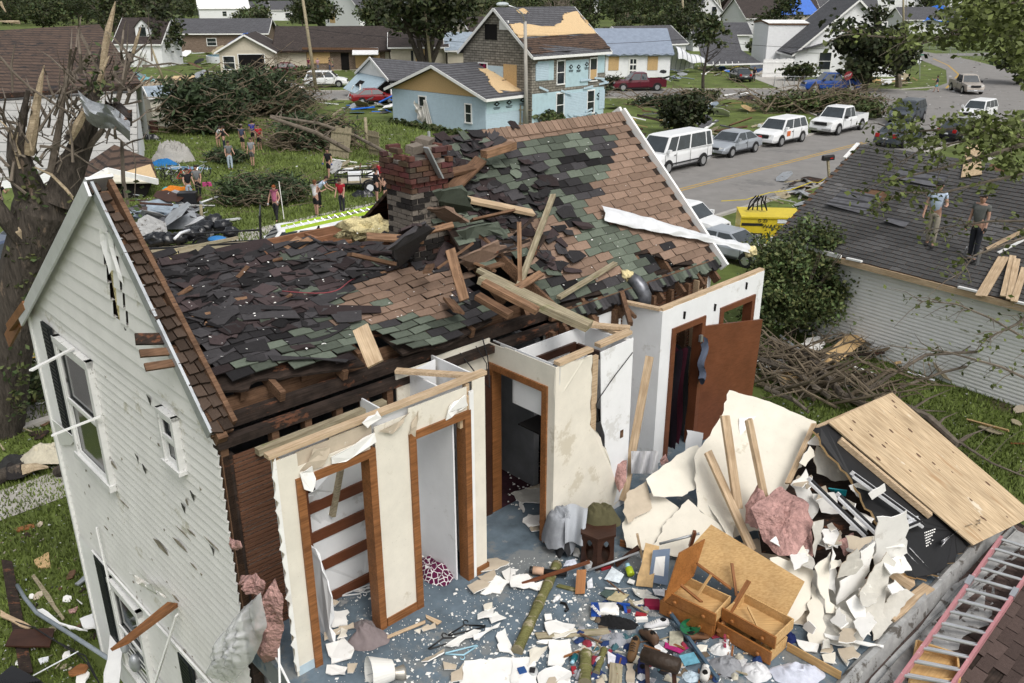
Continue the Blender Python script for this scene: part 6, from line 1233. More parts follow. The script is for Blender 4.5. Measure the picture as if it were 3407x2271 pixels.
box('small red and white carton at the bottom edge',q4(548,1480),.05,.1,.04,R(5),cm('red_card',(.32,.02,.03)),'carton');box('flat red box under the black clothes',q4(1130,990),.12,.06,.03,R(-20),cm('red_card',(.32,.02,.03)));box('white box below the flat red one',q4(1135,1030),.13,.05,.04,R(5),mm('gypsum'))
box('blue and white paper packet left of the bottom white board',q4(95,1480),.08,.08,.04,R(20),cm('blue_card',(.02,.07,.22)),'packet','packet')
b=MB();b.slab(jag([q4(1170,350,FZ+.36),q4(1290,380,FZ+.34),q4(1230,740,FZ+.02),q4(1085,725,FZ+.02)],.01),.006);tag(b.build('cardboard_sheet',mm('osb')),'brown cardboard sheet leaning on the pile left of the blue board','cardboard')
b=MB();b.slab([q4(1235,415,FZ+.36),q4(1385,400,FZ+.37),q4(1360,720,FZ+.04),q4(1195,690,FZ+.04)],.014,mi2=1);tag(b.build('blue_board',[cm('blue_grey_board',(.15,.20,.28),rough=.6),mm('gypsum')]),'slate blue board leaning beside the cardboard','board')
bg_=thing('plastic_bag','blue and white printed bag lying above the black clothes','bag',q4(840,930))
b=MB();b.sheet(lambda s,t:q4(700+240*s,870+110*t,FZ+.03+.06*math.sin(s*3.1)*math.sin(t*3.1)+.012*math.sin(s*14+t*5)),14,8,0);b.build('bag_body',mm('gypsum'),bg_,smooth=True);b=MB();b.sheet(lambda s,t:q4(697+62*s+25*t*s,868+125*t,FZ+.045+.06*math.sin(s*.8)*math.sin(t*3.1)),6,8);b.build('blue_panel',cm('bag_blue',(.01,.06,.30),rough=.4),bg_,smooth=True)
texmesh('BRASIVE',.05,Matrix.Translation(q4(742,935,FZ+.095)-V(bg_.location))@Matrix.Rotation(R(118),4,'Z')@Matrix.Rotation(R(-25),4,'X'),mm('gypsum'),bg_)
def bottle(label,p0,p1,r,m,mc):
    t=thing('bottle',label,'bottle',p0);d=p1-p0;b=MB();b.tube([p0,p0+d*.02,p0+d*.62,p0+d*.72],[r*.9,r,r,r*.5],12);b.build('body',m,t,smooth=True);b=MB();b.tube([p0+d*.7,p0+d],[r*.66,r*.62],12);b.build('cap',mc,t,smooth=True)
bottle('lime green bottle with a pale blue top by the cardboard',q4(1045,630,FZ+.05),q4(1010,535,FZ+.1),.045,cm('lime_plastic',(.38,.48,.02),rough=.3),HC);bottle('white pill bottle lying on the open carpet',q4(420,815,FZ+.03),q4(365,865,FZ+.03),.028,HWt,HWt);bottle('small teal bottle at the bottom edge',q4(560,1330,FZ+.03),q4(530,1400,FZ+.03),.033,cm('teal_plastic2',(.005,.09,.11),rough=.3),HC)
b=MB();n=18
for k in range(n):
    a0_,a1_=2*math.pi*k/n,2*math.pi*(k+1)/n;c_=q4(670,580,FZ+.02);f=lambda a,r,z:c_+V((math.cos(a)*r,math.sin(a)*r,z))
    b.face([f(a0_,.035,0),f(a1_,.035,0),f(a1_,.05,.09),f(a0_,.05,.09)]);b.face([f(a1_,.046,.09),f(a1_,.03,.01),f(a0_,.03,.01),f(a0_,.046,.09)][::-1]);b.face([f(a0_,.05,.09),f(a1_,.05,.09),f(a1_,.046,.09),f(a0_,.046,.09)]);b.face([c_+Z*.012,f(a0_,.034,.012),f(a1_,.034,.012)])
tag(b.build('cup',HWt,smooth=False),'white cup holding one end of the grey rod','cup')
b=MB();b.tube([q4(430,870,FZ+.02),q4(475,880,FZ+.02),q4(495,930,FZ+.02),q4(470,945,FZ+.02)],.016,7);tag(b.build('black_grip',HB,smooth=True),'black curved grip lying near the pill bottle','grip')
gb_=thing('glucose_meter','pale grey handheld meter with a dark screen at the bottom left of the scraps','meter',q4(195,1470));b=MB();b.blob(q4(195,1470,FZ+.02),(.05,.075,.02),0);b.build('case',cm('meter_grey',(.42,.43,.43),rough=.4),gb_,smooth=True);b=MB();b.slab([q4(165,1430,FZ+.045),q4(215,1435,FZ+.045),q4(205,1480,FZ+.045),q4(160,1475,FZ+.045)],.004);b.build('screen',mm('car_trim'),gb_)
bb_=thing('blue_clip','blue plastic clip beside the printed bag','clip',q4(980,910));b=MB();b.beam(q4(920,880,FZ+.05),q4(1035,890,FZ+.06),.03,.02);b.beam(q4(985,890,FZ+.05),q4(1000,960,FZ+.02),.03,.02);b.build('body',cm('bag_blue',(.01,.06,.30)),bb_)
gd=thing('green_dish','torn green and white dish lying against the blue pole','dish',q4(1560,1080));b=MB();b.sheet(lambda s,t:q4(1560+100*(s-.1)*math.cos(t*6.28),1080+70*s*math.sin(t*6.28),FZ+.04+.09*s*s+.02*math.sin(t*19)),6,24);b.build('dish',cm('green_card',(.02,.16,.07),rough=.5),gd,smooth=True)
for lb,P,c in(('open white envelope flap beside the lime bottle',[(880,560),(985,625),(940,700),(810,665)],(.62,.68,.72)),('glossy photo booklet lying left of the magenta box',[(900,765),(1030,800),(960,870),(830,840)],(.42,.36,.22)),('dark photo print under the booklet',[(820,755),(910,770),(840,835),(770,790)],(.06,.09,.08)),('yellowed newspaper page by the white trainer',[(1380,1120),(1500,1115),(1495,1265),(1375,1240)],(.42,.40,.31)),('magenta paper under the newspaper page',[(1340,1210),(1440,1260),(1550,1260),(1470,1310),(1335,1260)],(.36,.02,.14)),('blue printed magazine below the magenta paper',[(1460,1330),(1590,1300),(1645,1390),(1510,1420)],(.13,.33,.42)),('white cover of a book by the tan boot',[(840,1290),(940,1350),(950,1390),(845,1400)],(.62,.62,.66)),('navy magazine under the tan boot',[(920,1310),(1010,1350),(1010,1410),(900,1410)],(.015,.03,.16)),('white note card by the propped board',[(660,690),(705,650),(715,740),(665,745)],(.66,.68,.72)),('sheet of white paper under the side table',[(480,505),(560,490),(575,540),(455,555)],(.6,.63,.72)),('white card right of the booklet',[(1230,750),(1360,755),(1355,820),(1250,800)],(.64,.64,.66)),('grey board piece right of the booklet',[(1150,780),(1290,830),(1200,860),(1140,830)],(.5,.5,.46)),('white photograph page at the pole end',[(1230,1180),(1450,1370),(1420,1400),(1250,1260)],(.68,.68,.68))):
    b=MB();zz=FZ+.012+rnd.uniform(0,.02);b.slab([q4(x,y,zz+rnd.uniform(0,.03))for x,y in P],.006);tag(b.build('paper',cm('print_%d'%(hash(lb)%9999),c,var=.25,scale=22,rough=.5)if False else mat('print_'+lb[:12].replace(' ','_'),c,var=.25,scale=22,rough=.5)),lb,'paper')
r6=random.Random(2)
for i in range(210):  # small belongings and rags between the larger things
    x,y=r6.uniform(560,2150),r6.uniform(780,1540)
    if(x>1250 and y<1150)or(x<800 and y<1000):continue
    c=r6.choice([(.02,.02,.025),(.3,.3,.32),(.02,.04,.12),(.5,.5,.48),(.12,.09,.06),(.25,.03,.05),(.45,.42,.34),(.05,.12,.14),(.6,.6,.6)]);g=q4(x,y,FZ+.01)
    if i%5==4:a=r6.uniform(0,6.28);plank(g+Z*.01,g+V((math.cos(a),math.sin(a),r6.uniform(0,.2)))*r6.uniform(.08,.3),r6.uniform(.008,.03),.01,['old_wood','fresh_wood','pine_trim','grey_wood'][i%4],'thin wood splinter among the belongings on the carpet','splinter','wood_splinter','wood splinters on the carpet',taper=i%2)
    elif i%3==0:heap('small crumpled rag among the belongings on the carpet',g,r6.uniform(.03,.08),r6.uniform(.03,.06),r6.uniform(.03,.06),c,'rag','rag',wr=12,group='rags among the belongings',res=(8,18),rz=r6.uniform(0,3))
    else:
        a=r6.uniform(0,6.28);s_=r6.uniform(.025,.08);u_=V((math.cos(a),math.sin(a),r6.uniform(0,.3)))*s_;v_=V((-math.sin(a),math.cos(a),r6.uniform(0,.3)))*s_*r6.uniform(.3,.9);b=MB();b.slab(jag([g-u_-v_,g+u_-v_,g+u_+v_,g-u_+v_],.008,4),r6.choice([.004,.012,.03]));tag(b.build('small_scrap',mat('scrap_%d'%int(c[0]*100+c[2]*900),c,var=.25,scale=20)),'small flat scrap among the belongings on the carpet','scrap','small scraps among the belongings')
# plaster pieces on the carpet
r4=random.Random(31)
def scrap(P,z=FZ,m='gypsum',label=None,group=None,lift=.05):
    b=MB();Q=[]
    zz=z+.012+r4.uniform(0,.012)
    for i,(x,y)in enumerate(P):g=GP(x,y,zz);g=GP(x,y,zz+r4.uniform(0,lift));Q.append(g)
    b.slab(jag(Q,.02,6),.012,0,mi2=1);return tag(b.build('plasterboard_piece',[mm(m),mm('gypsum')]),label or{'gypsum':'broken white plasterboard piece on the blue carpet','paper_brown':'torn brown backed plasterboard piece on the blue carpet','drywall_cream':'broken cream plasterboard piece on the blue carpet','paper_grey':'torn grey backed plasterboard piece on the blue carpet'}[m],'plasterboard',group or 'plasterboard pieces on the carpet')
Q3=lambda P:[(850+.3827*x,1671+.3827*y)for x,y in P];Q4=lambda P:[(1700+.3827*x,1671+.3827*y)for x,y in P]
scrap(Q3([(1815,1375),(2240,1350),(2420,1350),(2450,1580),(1780,1580)]),label='largest white plasterboard sheet lying at the bottom edge of the carpet',group=None,lift=.03)
for P,m in(([(610,1230),(760,1165),(860,1280),(830,1350),(660,1400)],'gypsum'),([(620,1410),(800,1430),(780,1490),(610,1480)],'gypsum'),([(800,1400),(890,1395),(850,1480),(800,1480)],'paper_brown'),([(590,940),(800,930),(800,1060),(620,1080)],'gypsum'),([(595,1130),(850,1040),(860,1090),(600,1200)],'paper_brown'),([(740,1090),(810,1080),(800,1160),(710,1180)],'drywall_cream'),([(1955,790),(2090,630),(2200,680),(2130,790)],'gypsum'),([(1985,500),(2100,480),(2210,520),(2100,580),(1960,600)],'paper_brown'),([(1840,720),(1930,670),(2040,700),(1900,790)],'paper_brown'),([(1930,640),(2080,580),(2110,650),(1990,700)],'paper_brown'),([(2140,600),(2215,560),(2240,660),(2190,700)],'gypsum'),([(1930,970),(2090,910),(2060,990),(1930,1010)],'gypsum'),([(2030,1000),(2090,945),(2180,1000),(2050,1045)],'gypsum'),([(1980,890),(2060,865),(2060,920),(1990,930)],'drywall_cream'),([(1440,1380),(1640,1270),(1640,1300),(1500,1375)],'paper_brown'),([(1630,1380),(1750,1410),(1740,1450),(1640,1450)],'paper_brown'),([(2090,1160),(2170,1090),(2250,1330),(2120,1290)],'gypsum'),([(1700,1480),(1810,1390),(1800,1540),(1700,1560)],'paper_brown'),([(1440,1090),(1560,1040),(1570,1090),(1460,1120)],'paper_brown'),([(1380,1110),(1440,1090),(1430,1140)],'drywall_cream'),([(620,900),(680,840),(730,860),(700,890)],'paper_brown'),([(1650,1240),(1900,1100),(1960,1110),(1700,1250)],'gypsum'),([(1890,1150),(2130,1040),(2110,1080),(1900,1190)],'gypsum'),([(1690,500),(1720,480),(1725,580),(1680,560)],'paper_brown')):
    scrap(Q3(P),m=m)
for P,m in(([(0,640),(150,620),(210,700),(370,650),(330,760),(0,730)],'gypsum'),([(0,640),(140,615),(190,650),(40,670)],'paper_brown'),([(290,1040),(390,1020),(560,1060),(540,1100),(330,1150)],'gypsum'),([(330,1160),(560,1090),(575,1120),(380,1180)],'drywall_cream'),([(290,970),(350,965),(360,1015),(300,1020)],'gypsum'),([(160,1280),(320,1245),(260,1330),(150,1420)],'drywall_cream'),([(330,1200),(520,1190),(530,1300),(440,1420),(320,1410)],'gypsum'),([(220,1210),(380,1190),(360,1230),(230,1230)],'gypsum'),([(550,1290),(610,1265),(660,1305)],'paper_grey'),([(240,1480),(400,1415),(525,1470),(525,1580),(240,1580)],'gypsum'),([(330,1520),(450,1480),(420,1580),(300,1580)],'paper_brown'),([(1000,1400),(1070,1400),(1075,1568),(1010,1568)],'paper_brown'),([(740,1540),(790,1520),(820,1568),(740,1580)],'paper_brown'),([(1030,660),(1080,680),(1070,705),(1010,690)],'gypsum'),([(820,735),(1040,738),(1040,750),(820,750)],'gypsum'),([(1050,740),(1180,760),(1140,830),(1080,790)],'paper_grey'),([(100,170),(150,100),(260,110),(250,190),(150,210)],'gypsum'),([(150,130),(260,100),(250,240),(180,250)],'paper_brown'),([(0,1360),(40,1370),(70,1568),(0,1568)],'gypsum'),([(0,570),(40,580),(40,620),(0,620)],'gypsum'),([(1050,860),(1150,840),(1160,880),(1080,890)],'drywall_cream'),([(1590,1250),(1710,1240),(1700,1290),(1600,1300)],'drywall_cream'),([(540,380),(590,400),(590,470),(540,460)],'gypsum')):
    scrap(Q4(P),m=m)
for P,m in(([(0,1410),(150,1360),(260,1365),(255,1495),(100,1490)],'paper_grey'),([(140,1370),(260,1325),(255,1370)],'paper_brown'),([(70,1490),(85,1480),(120,1568),(105,1575)],'gypsum')):
    scrap([(1700+.3827*x,1100+.3827*y)for x,y in P],m=m,lift=.02)
for P,m in(([(480,1320),(600,1300),(590,1400),(500,1380)],'drywall_cream'),([(620,1270),(760,1250),(820,1320),(700,1400)],'paper_brown'),([(470,1220),(570,1240),(560,1310),(470,1300)],'paper_brown'),([(640,1330),(720,1380),(700,1420)],'paper_grey'),([(260,1190),(460,1230),(440,1300),(330,1290)],'gypsum')):
    scrap([(2550+.3826*x,1671+.3826*y)for x,y in P],m=m)
b=MB()
for i in range(2700):
    x,y=r4.gauss(1750,430),r4.uniform(1850,2271)
    g=GP(x,y,FZ+.004);l=HMI@g
    if l.x<.2 or l.y>-.9 or l.y<-4.6 or l.x>6.5:
        if not(.4<l.x<2.3 and-.8<l.y<-.1):continue
    s_=.003+.024*r4.random()**6;a=r4.uniform(0,3.1);u_=V((math.cos(a),math.sin(a),0))*s_;v_=V((-math.sin(a),math.cos(a),0))*s_*r4.uniform(.4,1);b.hexa([g-u_-v_,g+u_-v_*.5,g+u_+v_,g-u_*.6+v_],[g-u_*.8-v_*.8+Z*.006,g+u_*.8-v_*.4+Z*.006,g+u_*.7+v_*.7+Z*.006,g-u_*.4+v_*.8+Z*.006])
tag(b.build('plaster_crumbs',mm('gypsum')),'white plaster crumbs strewn over the blue carpet','debris',kind='stuff')
b=MB()
for i in range(90):g=GP(r4.uniform(1690,1800),r4.uniform(1500,1700),FZ+.012);s_=r4.uniform(.004,.02);b.hexa([g+V((-s_,-s_,0)),g+V((s_,-s_*.5,0)),g+V((s_*.7,s_,0)),g+V((-s_*.6,s_,0))],[g+V((-s_,-s_,.008)),g+V((s_,-s_*.5,.008)),g+V((s_*.7,s_,.008)),g+V((-s_*.6,s_,.008))])
tag(b.build('plaster_crumbs',mm('gypsum')),'white crumbs on the dark maroon hall carpet','debris',kind='stuff')
# ---------------------------------------------------------------- outside the gable: insulation, film, trim
GNu=-HU
def GPx(x,y,off=.1):return PLN(x,y,HP(-off,0,0),HU)
wool_=lambda label,P,off:(lambda b:(b.slab(jag([GPx(x,y,off)for x,y in P],.05,6),.12),tag(b.build('insulation_batt',mm('pink_wool')),label,'insulation')))(MB())
def hang(label,P,off,m,name,cat,amp=.05,fr=6):
    b=MB();W_=[GPx(x,y,off)for x,y in P];c=sum(W_,V((0,0,0)))/len(W_);k=len(W_);of=rnd.uniform(0,50)
    def f(s,t):
        i=t*k;a=W_[int(i)%k].lerp(W_[(int(i)+1)%k],i-int(i));q=c.lerp(a,s);return q-HU*amp*(.6*(1-s**4)+1.2*MN.noise(V((q.x*fr*1.6,q.y*fr*1.6,q.z*fr*.4+of)))*(1.15-s)+.5*MN.noise(q*fr*4)*(1.05-s))+Z*.02*MN.noise(q*20)
    b.sheet(f,24,80);return tag(b.build(name,mm(m),smooth=True),label,cat)
hang('long pink insulation hanging off the corner of the gable wall',[(915,1925),(945,1990),(945,2060),(925,2190),(880,2205),(830,2110),(870,2020)],-.02,'pink_wool','insulation_batt','insulation',.14,7)
hang('pink insulation tuft above the long hanging piece',[(800,1915),(850,1908),(885,1940),(870,1985),(830,1960)],.0,'pink_wool','insulation_batt','insulation',.1,8)
hang('small pink insulation wad on the corner stud',[(765,1790),(800,1800),(808,1820),(785,1832),(770,1815)],.04,'pink_wool','insulation_batt','insulation',.06,9)
hang('grey translucent plastic film billowing off the wall corner',[(870,1970),(890,2080),(840,2200),(770,2275),(690,2250),(740,2110),(810,2020)],.12,'plastic_clear','plastic_film','plastic',.18,4)
for p0,p1,o0,o1,w_,lb in(((102,1232),(243,1158),.75,.08,.05,'white metal drip bar sticking out above the upper gable window'),((172,1448),(335,1384),.6,.08,.04,'white metal drip bar bent out below the upper gable window')):
    plank(GPx(*p0,o0),GPx(*p1,o1),w_,.02,'white_paint',lb,'trim','metal_trim')
b=MB();b.slab([GPx(200,1480,.06),GPx(172,1395,.12),GPx(240,1450,.1),GPx(248,1462,.06),GPx(236,1480,.05)],.01);tag(b.build('siding_flap',mm('white_paint')),'white siding flap torn loose beside the upper gable window','siding')
plank(GPx(575,2010,.06),GPx(370,2165,1.0),.14,.05,'pine_trim','splintered brown board leaning from the lower wall','board',taper=1)
plank(GPx(588,2045,.08),GPx(515,2275,.35),.05,.02,'white_paint','thin white trim strip hanging over the lower wall','trim','metal_trim');plank(GPx(322,1755,.08),GPx(368,1960,.1),.035,.02,'white_paint','white strip hanging over the lower black shutter','trim','metal_trim')
b=MB();b.sheet(lambda s,t:GPx(425+70*s+60*t,1905+40*s+50*t-10*math.sin(t*9),.12+.05*math.sin(s*6+t*4)),8,10);tag(b.build('torn_sheeting',mm('gypsum'),smooth=True),'torn white sheeting over the lower gable window','sheet')
b=MB()
for(x,y)in((455,1525),(495,1330),(420,1105),(640,1650),(705,1830),(480,1560),(610,1690)):q=GPx(x,y,.035);b.slab(jag([q+HV*.05+Z*.05,q-HV*.04+Z*.03,q-HV*.02-Z*.06],.01),.004)
tag(b.build('stuck_leaf_litter',cm('wet_leaf',(.05,.05,.045))),'dark leaf scraps stuck to the white clapboards','litter',kind='stuff')
for p0,p1,lb in(((905,2160),(975,2300),'thin white trim rod leaning on the closet wall end, right one'),((928,2140),(932,2300),'thin white trim rod leaning on the closet wall end, left one')):
    plank(GPx(*p0,-.03),GPx(*p1,.1),.02,.02,'white_paint',lb,'trim','trim_rod')
# ---------------------------------------------------------------- vehicles
KD={'sedan':dict(L=4.6,W=1.8,H=1.45,prof=[(-2.3,.62),(-2.2,.88),(-1.6,.98),(1.0,.92),(1.7,.82),(2.15,.7),(2.3,.5)],gh=(1.1,-1.75,.35,-1.0),wr=.33,wb=(1.4,-1.35),win=[.5]),
      'suv':dict(L=4.7,W=1.86,H=1.72,prof=[(-2.35,.8),(-2.28,1.08),(-1.6,1.1),(1.0,1.08),(1.8,.98),(2.25,.85),(2.35,.55)],gh=(1.25,-2.2,.6,-1.95),wr=.36,wb=(1.4,-1.4),win=[.38,.7]),
      'van':dict(L=5.7,W=2.0,H=2.08,prof=[(-2.85,1.1),(-2.83,1.24),(1.9,1.22),(2.3,1.12),(2.75,.98),(2.85,.6)],gh=(2.1,-2.83,1.4,-2.78),wr=.37,wb=(1.75,-1.75),win=[.22,.5,.86]),
      'pickup':dict(L=5.7,W=1.98,H=1.88,prof=[(-.95,1.16),(1.2,1.16),(2.0,1.1),(2.7,1.0),(2.85,.6)],gh=(1.3,-.85,.65,-.7),wr=.40,wb=(1.85,-1.85),win=[.6])}
def car(kind,label,loc,ang,paint,cat=None,sc=1.,rack=False,rear_h=0):
    k=KD[kind];t=thing({'sedan':'parked_car','suv':'parked_suv','van':'passenger_van','pickup':'pickup_truck'}[kind],label,cat or{'sedan':'car','suv':'suv','van':'van','pickup':'pickup truck'}[kind],(loc[0],loc[1],loc[2]if len(loc)>2 else .015),ang)
    t.scale=(sc,)*3;W=k['W']/2;H=k['H'];pf=k['prof'];hb_=max(z for _,z in pf)
    b=MB();rings=[]
    for i,(x,z)in enumerate(pf):
        e=1-.14*(abs(x)/(k['L']/2))**6;w_=W*e;zb=.3 if 0<i<len(pf)-1 else .38
        rings.append([V((x,s*w_*a,zz))for s,a,zz in((-1,.92,zb),(-1,1,zb+.14),(-1,1,zb+(z-zb)*.72),(-1,.95,z-.03),(-1,.72,z),(1,.72,z),(1,.95,z-.03),(1,1,zb+(z-zb)*.72),(1,1,zb+.14),(1,.92,zb))])
    n=10;vs=[q for r in rings for q in r]
    b.raw(vs,[(i*n+j,i*n+(j+1)%n,(i+1)*n+(j+1)%n,(i+1)*n+j)for i in range(len(rings)-1)for j in range(n)]+[tuple(range(n-1,-1,-1)),tuple((len(rings)-1)*n+j for j in range(n))])
    if kind=='pickup':
        for s in(-1,1):b.box(-2.85,-.95,s*W*.98-(.06 if s>0 else 0),s*W*.98+(.06 if s<0 else 0),.42,1.2)
        b.box(-2.85,-2.79,-W*.92,W*.92,.45,1.18)
    b.build('body',paint,t,smooth=False,local=True)
    if kind=='pickup':
        b=MB();b.box(-2.79,-.95,-W*.92,W*.92,.6,.78);b.build('cargo_bed',mm('car_trim'),t,local=True)
    xf,xr,tf,tr_=k['gh'];zb=hb_-.05;wb_,wt=W*.93,W*.74;zt=H
    B4=[V((xf,-wb_,zb)),V((xf,wb_,zb)),V((xr,wb_,zb)),V((xr,-wb_,zb))];T4=[V((tf,-wt,zt-.06)),V((tf,wt,zt-.06)),V((tr_,wt,zt-.06)),V((tr_,-wt,zt-.06))]
    b=MB();b.hexa([B4[3],B4[2],B4[1],B4[0]][::-1],T4);U=[q.lerp(V(((tf+tr_)/2,0,zt)),.13)for q in T4];U=[V((q.x,q.y,zt))for q in U];b.hexa(T4,U);b.build('cab',paint,t,local=True)
    def pane(name,a,bb,c,d,m=mm('car_glass'),ins=.09,par=t):
        cc=(a+bb+c+d)/4;nn_=(bb-a).cross(d-a).normalized();nn_=nn_ if nn_.dot(cc-V((0,0,.8)))>0 else-nn_;g=MB();g.slab([q.lerp(cc,ins)+nn_*.014 for q in(a,bb,c,d)],.012,nrm=nn_);return g.build(name,m,par,local=True)
    pane('windscreen',B4[0],B4[1],T4[1],T4[0]);pane('rear_window',B4[3],B4[2],T4[2],T4[3])
    for s in(0,1):
        f0,r0,f1,r1=B4[s],B4[3-s],T4[s],T4[3-s];cuts=[0.03]+list(k['win'])+[.97]
        for c0_,c1_ in zip(cuts[:-1],cuts[1:]):pane('side_window',f0.lerp(r0,c0_),f0.lerp(r0,c1_),f1.lerp(r1,c1_),f1.lerp(r1,c0_),ins=.1)
    for wx in k['wb']:
        for s in(-1,1):
            g=MB();g.tube([(wx,s*(W+.02),k['wr']),(wx,s*(W-.2),k['wr'])],k['wr'],18);o=g.build('wheel',mm('black_rubber'),t,local=True)
            g=MB();g.tube([(wx,s*(W+.03),k['wr']),(wx,s*(W),k['wr'])],k['wr']*.62,14);g.build('rim',mm('rim'),o,local=True)
            g=MB()
            for q in range(10):
                a0_,a1_=math.pi*q/10-.1,math.pi*(q+1)/10-.1;r0,r1=k['wr']*1.0,k['wr']*1.2;P=lambda a,r:(wx+r*math.cos(a),s*(W+.006),k['wr']+r*math.sin(a));g.slab([P(a0_,r0),P(a1_,r0),P(a1_,r1),P(a0_,r1)],.02,nrm=V((0,s,0)))
            g.build('wheel_arch',mm('car_trim'),t,local=True)
    g=MB();xs=[xf-.02]+[xf+(xr-xf)*c for c in k['win']]+([xr+.2]if kind=='van' else[])
    for s in(-1,1):
        for x in xs:g.box(x-.012,x+.012,s*(W+.003)-.006,s*(W+.003)+.006,.42,hb_-.1)
        for x in xs[1:2]:g.box(x+.08,x+.24,s*(W+.015)-.012,s*(W+.015)+.012,hb_-.24,hb_-.2)
        g.box(k['wb'][1]+.45,k['wb'][0]-.45,s*(W+.004)-.01,s*(W+.004)+.01,.3,.38)
    g.build('door_seams',mm('car_trim'),t,local=True)
    L2=k['L']/2;e=W*.86;zl=pf[-2][1]-.12
    for s in(-1,1):
        g=MB();g.hexa([(L2-.12,s*e*.98,zl-.07),(L2-.03,s*e*.6,zl-.09),(L2-.03,s*e*.6,zl+.08),(L2-.14,s*e*.98,zl+.09)],[(L2-.4,s*e*1.0,zl-.05),(L2-.1,s*e*.6,zl-.07),(L2-.12,s*e*.6,zl+.1),(L2-.42,s*e*1.0,zl+.1)]);g.build('headlight',mm('lamp_clear'),t,local=True)
        g=MB();zr=.85 if kind!='van' else 1.0;g.box(-L2-.015,-L2+.1,s*e*.75-.1,s*e*.75+.14,zr-.14,zr+.1);g.build('tail_light',mm('lamp_red'),t,local=True)
        g=MB();g.box(xf-.35,xf-.12,s*(W+.1)-.08,s*(W+.1)+.08,zb+.02,zb+.2);g.build('wing_mirror',paint if kind!='pickup' else mm('car_trim'),t,local=True)
    g=MB();g.box(L2-.06,L2+.02,-e*.55,e*.55,zl-.14,zl+.08);g.build('grille',mm('car_trim'),t,local=True)
    g=MB();g.box(L2-.1,L2+.06,-e*.98,e*.98,.36,.52);g.box(-L2-.06,-L2+.1,-e,e,.38,.54);g.build('bumper',paint if kind in('sedan','suv')else mm('car_trim' if kind=='van' else 'steel'),t,local=True)
    g=MB();g.box(L2+.03,L2+.07,-.16,.16,.42,.52);g.box(-L2-.075,-L2-.04,-.16,.16,.6,.7);g.build('number_plate',mm('plate'),t,local=True)
    if kind=='van':g=MB();[g.box(-2.8,2.6,s*(W+.004)-.01,s*(W+.004)+.01,.5,.58)for s in(-1,1)];g.build('side_stripe',mm('car_trim'),t,local=True)
    return t
pt=lambda n,c,r=.28:mat(n,c,rough=r,spec=.5,var=.03)
WP,SV,RD,BL,GY,BE=pt('white_car_paint',(.74,.75,.76)),mat('silver_car_paint',(.40,.43,.47),rough=.3,metal=.4,var=.04),pt('maroon_car_paint',(.10,.008,.018)),pt('blue_car_paint',(.006,.055,.27)),pt('grey_car_paint',(.05,.06,.075)),pt('beige_car_paint',(.36,.32,.28))
BK=mm('car_black');DN=R(225);UPS=R(45)
def mid(p0,p1):return(GP(*p0)+GP(*p1))/2
def along(p0,p1):d=GP(*p0)-GP(*p1);return math.atan2(d.y,d.x)
def curb(front,rear,off=.95):q=mid(front,rear);return q+SN*off
car('van','white passenger van with dark side windows, nearest in the parked row',curb((2224,578),(2331,553),1.0),DN,WP,sc=1.07)
car('sedan','silver sedan parked between the white passenger van and the white suv',curb((2435,524),(2513,507),.95),DN,SV,sc=1.07)
s_=car('suv','white suv with an orange square on its door, parked in the row',curb((2590,488),(2672,472),.95),DN,WP,sc=1.08)
g=MB();g.box(.35,.8,.93,.945,.62,.95);g.build('door_sticker',mat('orange_sticker',(.55,.14,.04)),s_,local=True)
car('pickup','white extended cab pickup parked at the far end of the row',curb((2787,450),(2862,432),1.0),DN,WP,sc=1.07)
car('suv','dark grey suv driving down the street past the white pickup',GP(3015,405),R(232),GY,sc=1.08);car('sedan','dark grey sedan seen from behind on the near side of the street',GP(2990,480),UPS,GY,sc=1.08)
car('suv','white suv half hidden by leaves near the right edge',GP(3250,398),R(225),WP,sc=1.0);car('sedan','black car behind the leafy branches beside the garage roof',GP(3190,462),R(40),BK)
car('pickup','beige old pickup coming through the street junction',GP(3212,306),R(262),BE,sc=1.03);car('pickup','bright blue pickup truck parked along the side street',GP(2760,303),R(180),BL,sc=1.08);car('pickup','maroon pickup truck on the side street before the tarped house',GP(2122,300),R(187),RD,sc=1.05)
car('sedan','black sedan parked on the driveway, seen from behind',GP(2462,268),R(92),BK,sc=1.05);car('sedan','silver car on the upper street by the green lawn',GP(3000,146),R(215),SV,sc=1.05);car('pickup','white pickup parked in front of the grey roofed house',GP(2950,88),R(180),WP,sc=1.3)
car('sedan','dark red sedan in front of the brown ranch house',GP(962,246),R(20),RD,sc=1.05);car('suv','white suv parked left of the collapsed garage',GP(1088,288),R(5),WP,sc=1.05);car('suv','black suv under debris by the garage wing',GP(872,240),R(5),BK,sc=1.05)
car('sedan','red sports car crushed inside the collapsed garage',GP(1245,343),R(20),pt('red_car_paint',(.20,.008,.012)));car('sedan','teal wrecked car behind the roofless shed',GP(455,283),R(10),pt('teal_car_paint',(.16,.36,.40),.5))
car('sedan','blue grey car at the left edge behind the splintered tree',GP(30,905),R(70),pt('slate_car_paint',(.06,.08,.13)));car('sedan','grey car half hidden by the splintered trunk',GP(150,860),R(60),pt('grey_car_paint2',(.16,.17,.19)));car('sedan','tiny blue grey car beside the cream house at the upper right',GP(2562,82),R(0),SV,sc=1.4)
car('sedan','tiny silver car among trees below the white porch house',GP(2540,80),R(200),SV,sc=1.4)
car('sedan','silver hatchback parked behind the ruined house beside the generator',GP(2425,858),R(-45),SV,sc=.86);car('suv','boxy white mail truck parked on the kerb side grass',GP(2275,775),R(-40),WP,sc=.86)
cabv=car('van','white work truck under the lime green ladder',GP(1035,885),R(200),WP,sc=.84)
lad=thing('lime_ladder','lime green extension ladder on a black rack above the white truck','ladder',GP(1075,870),R(19))
la0,la1,lb0,lb1=GP(935,752,2.5),GP(1250,684,2.5),GP(950,768,2.35),GP(1272,696,2.35)
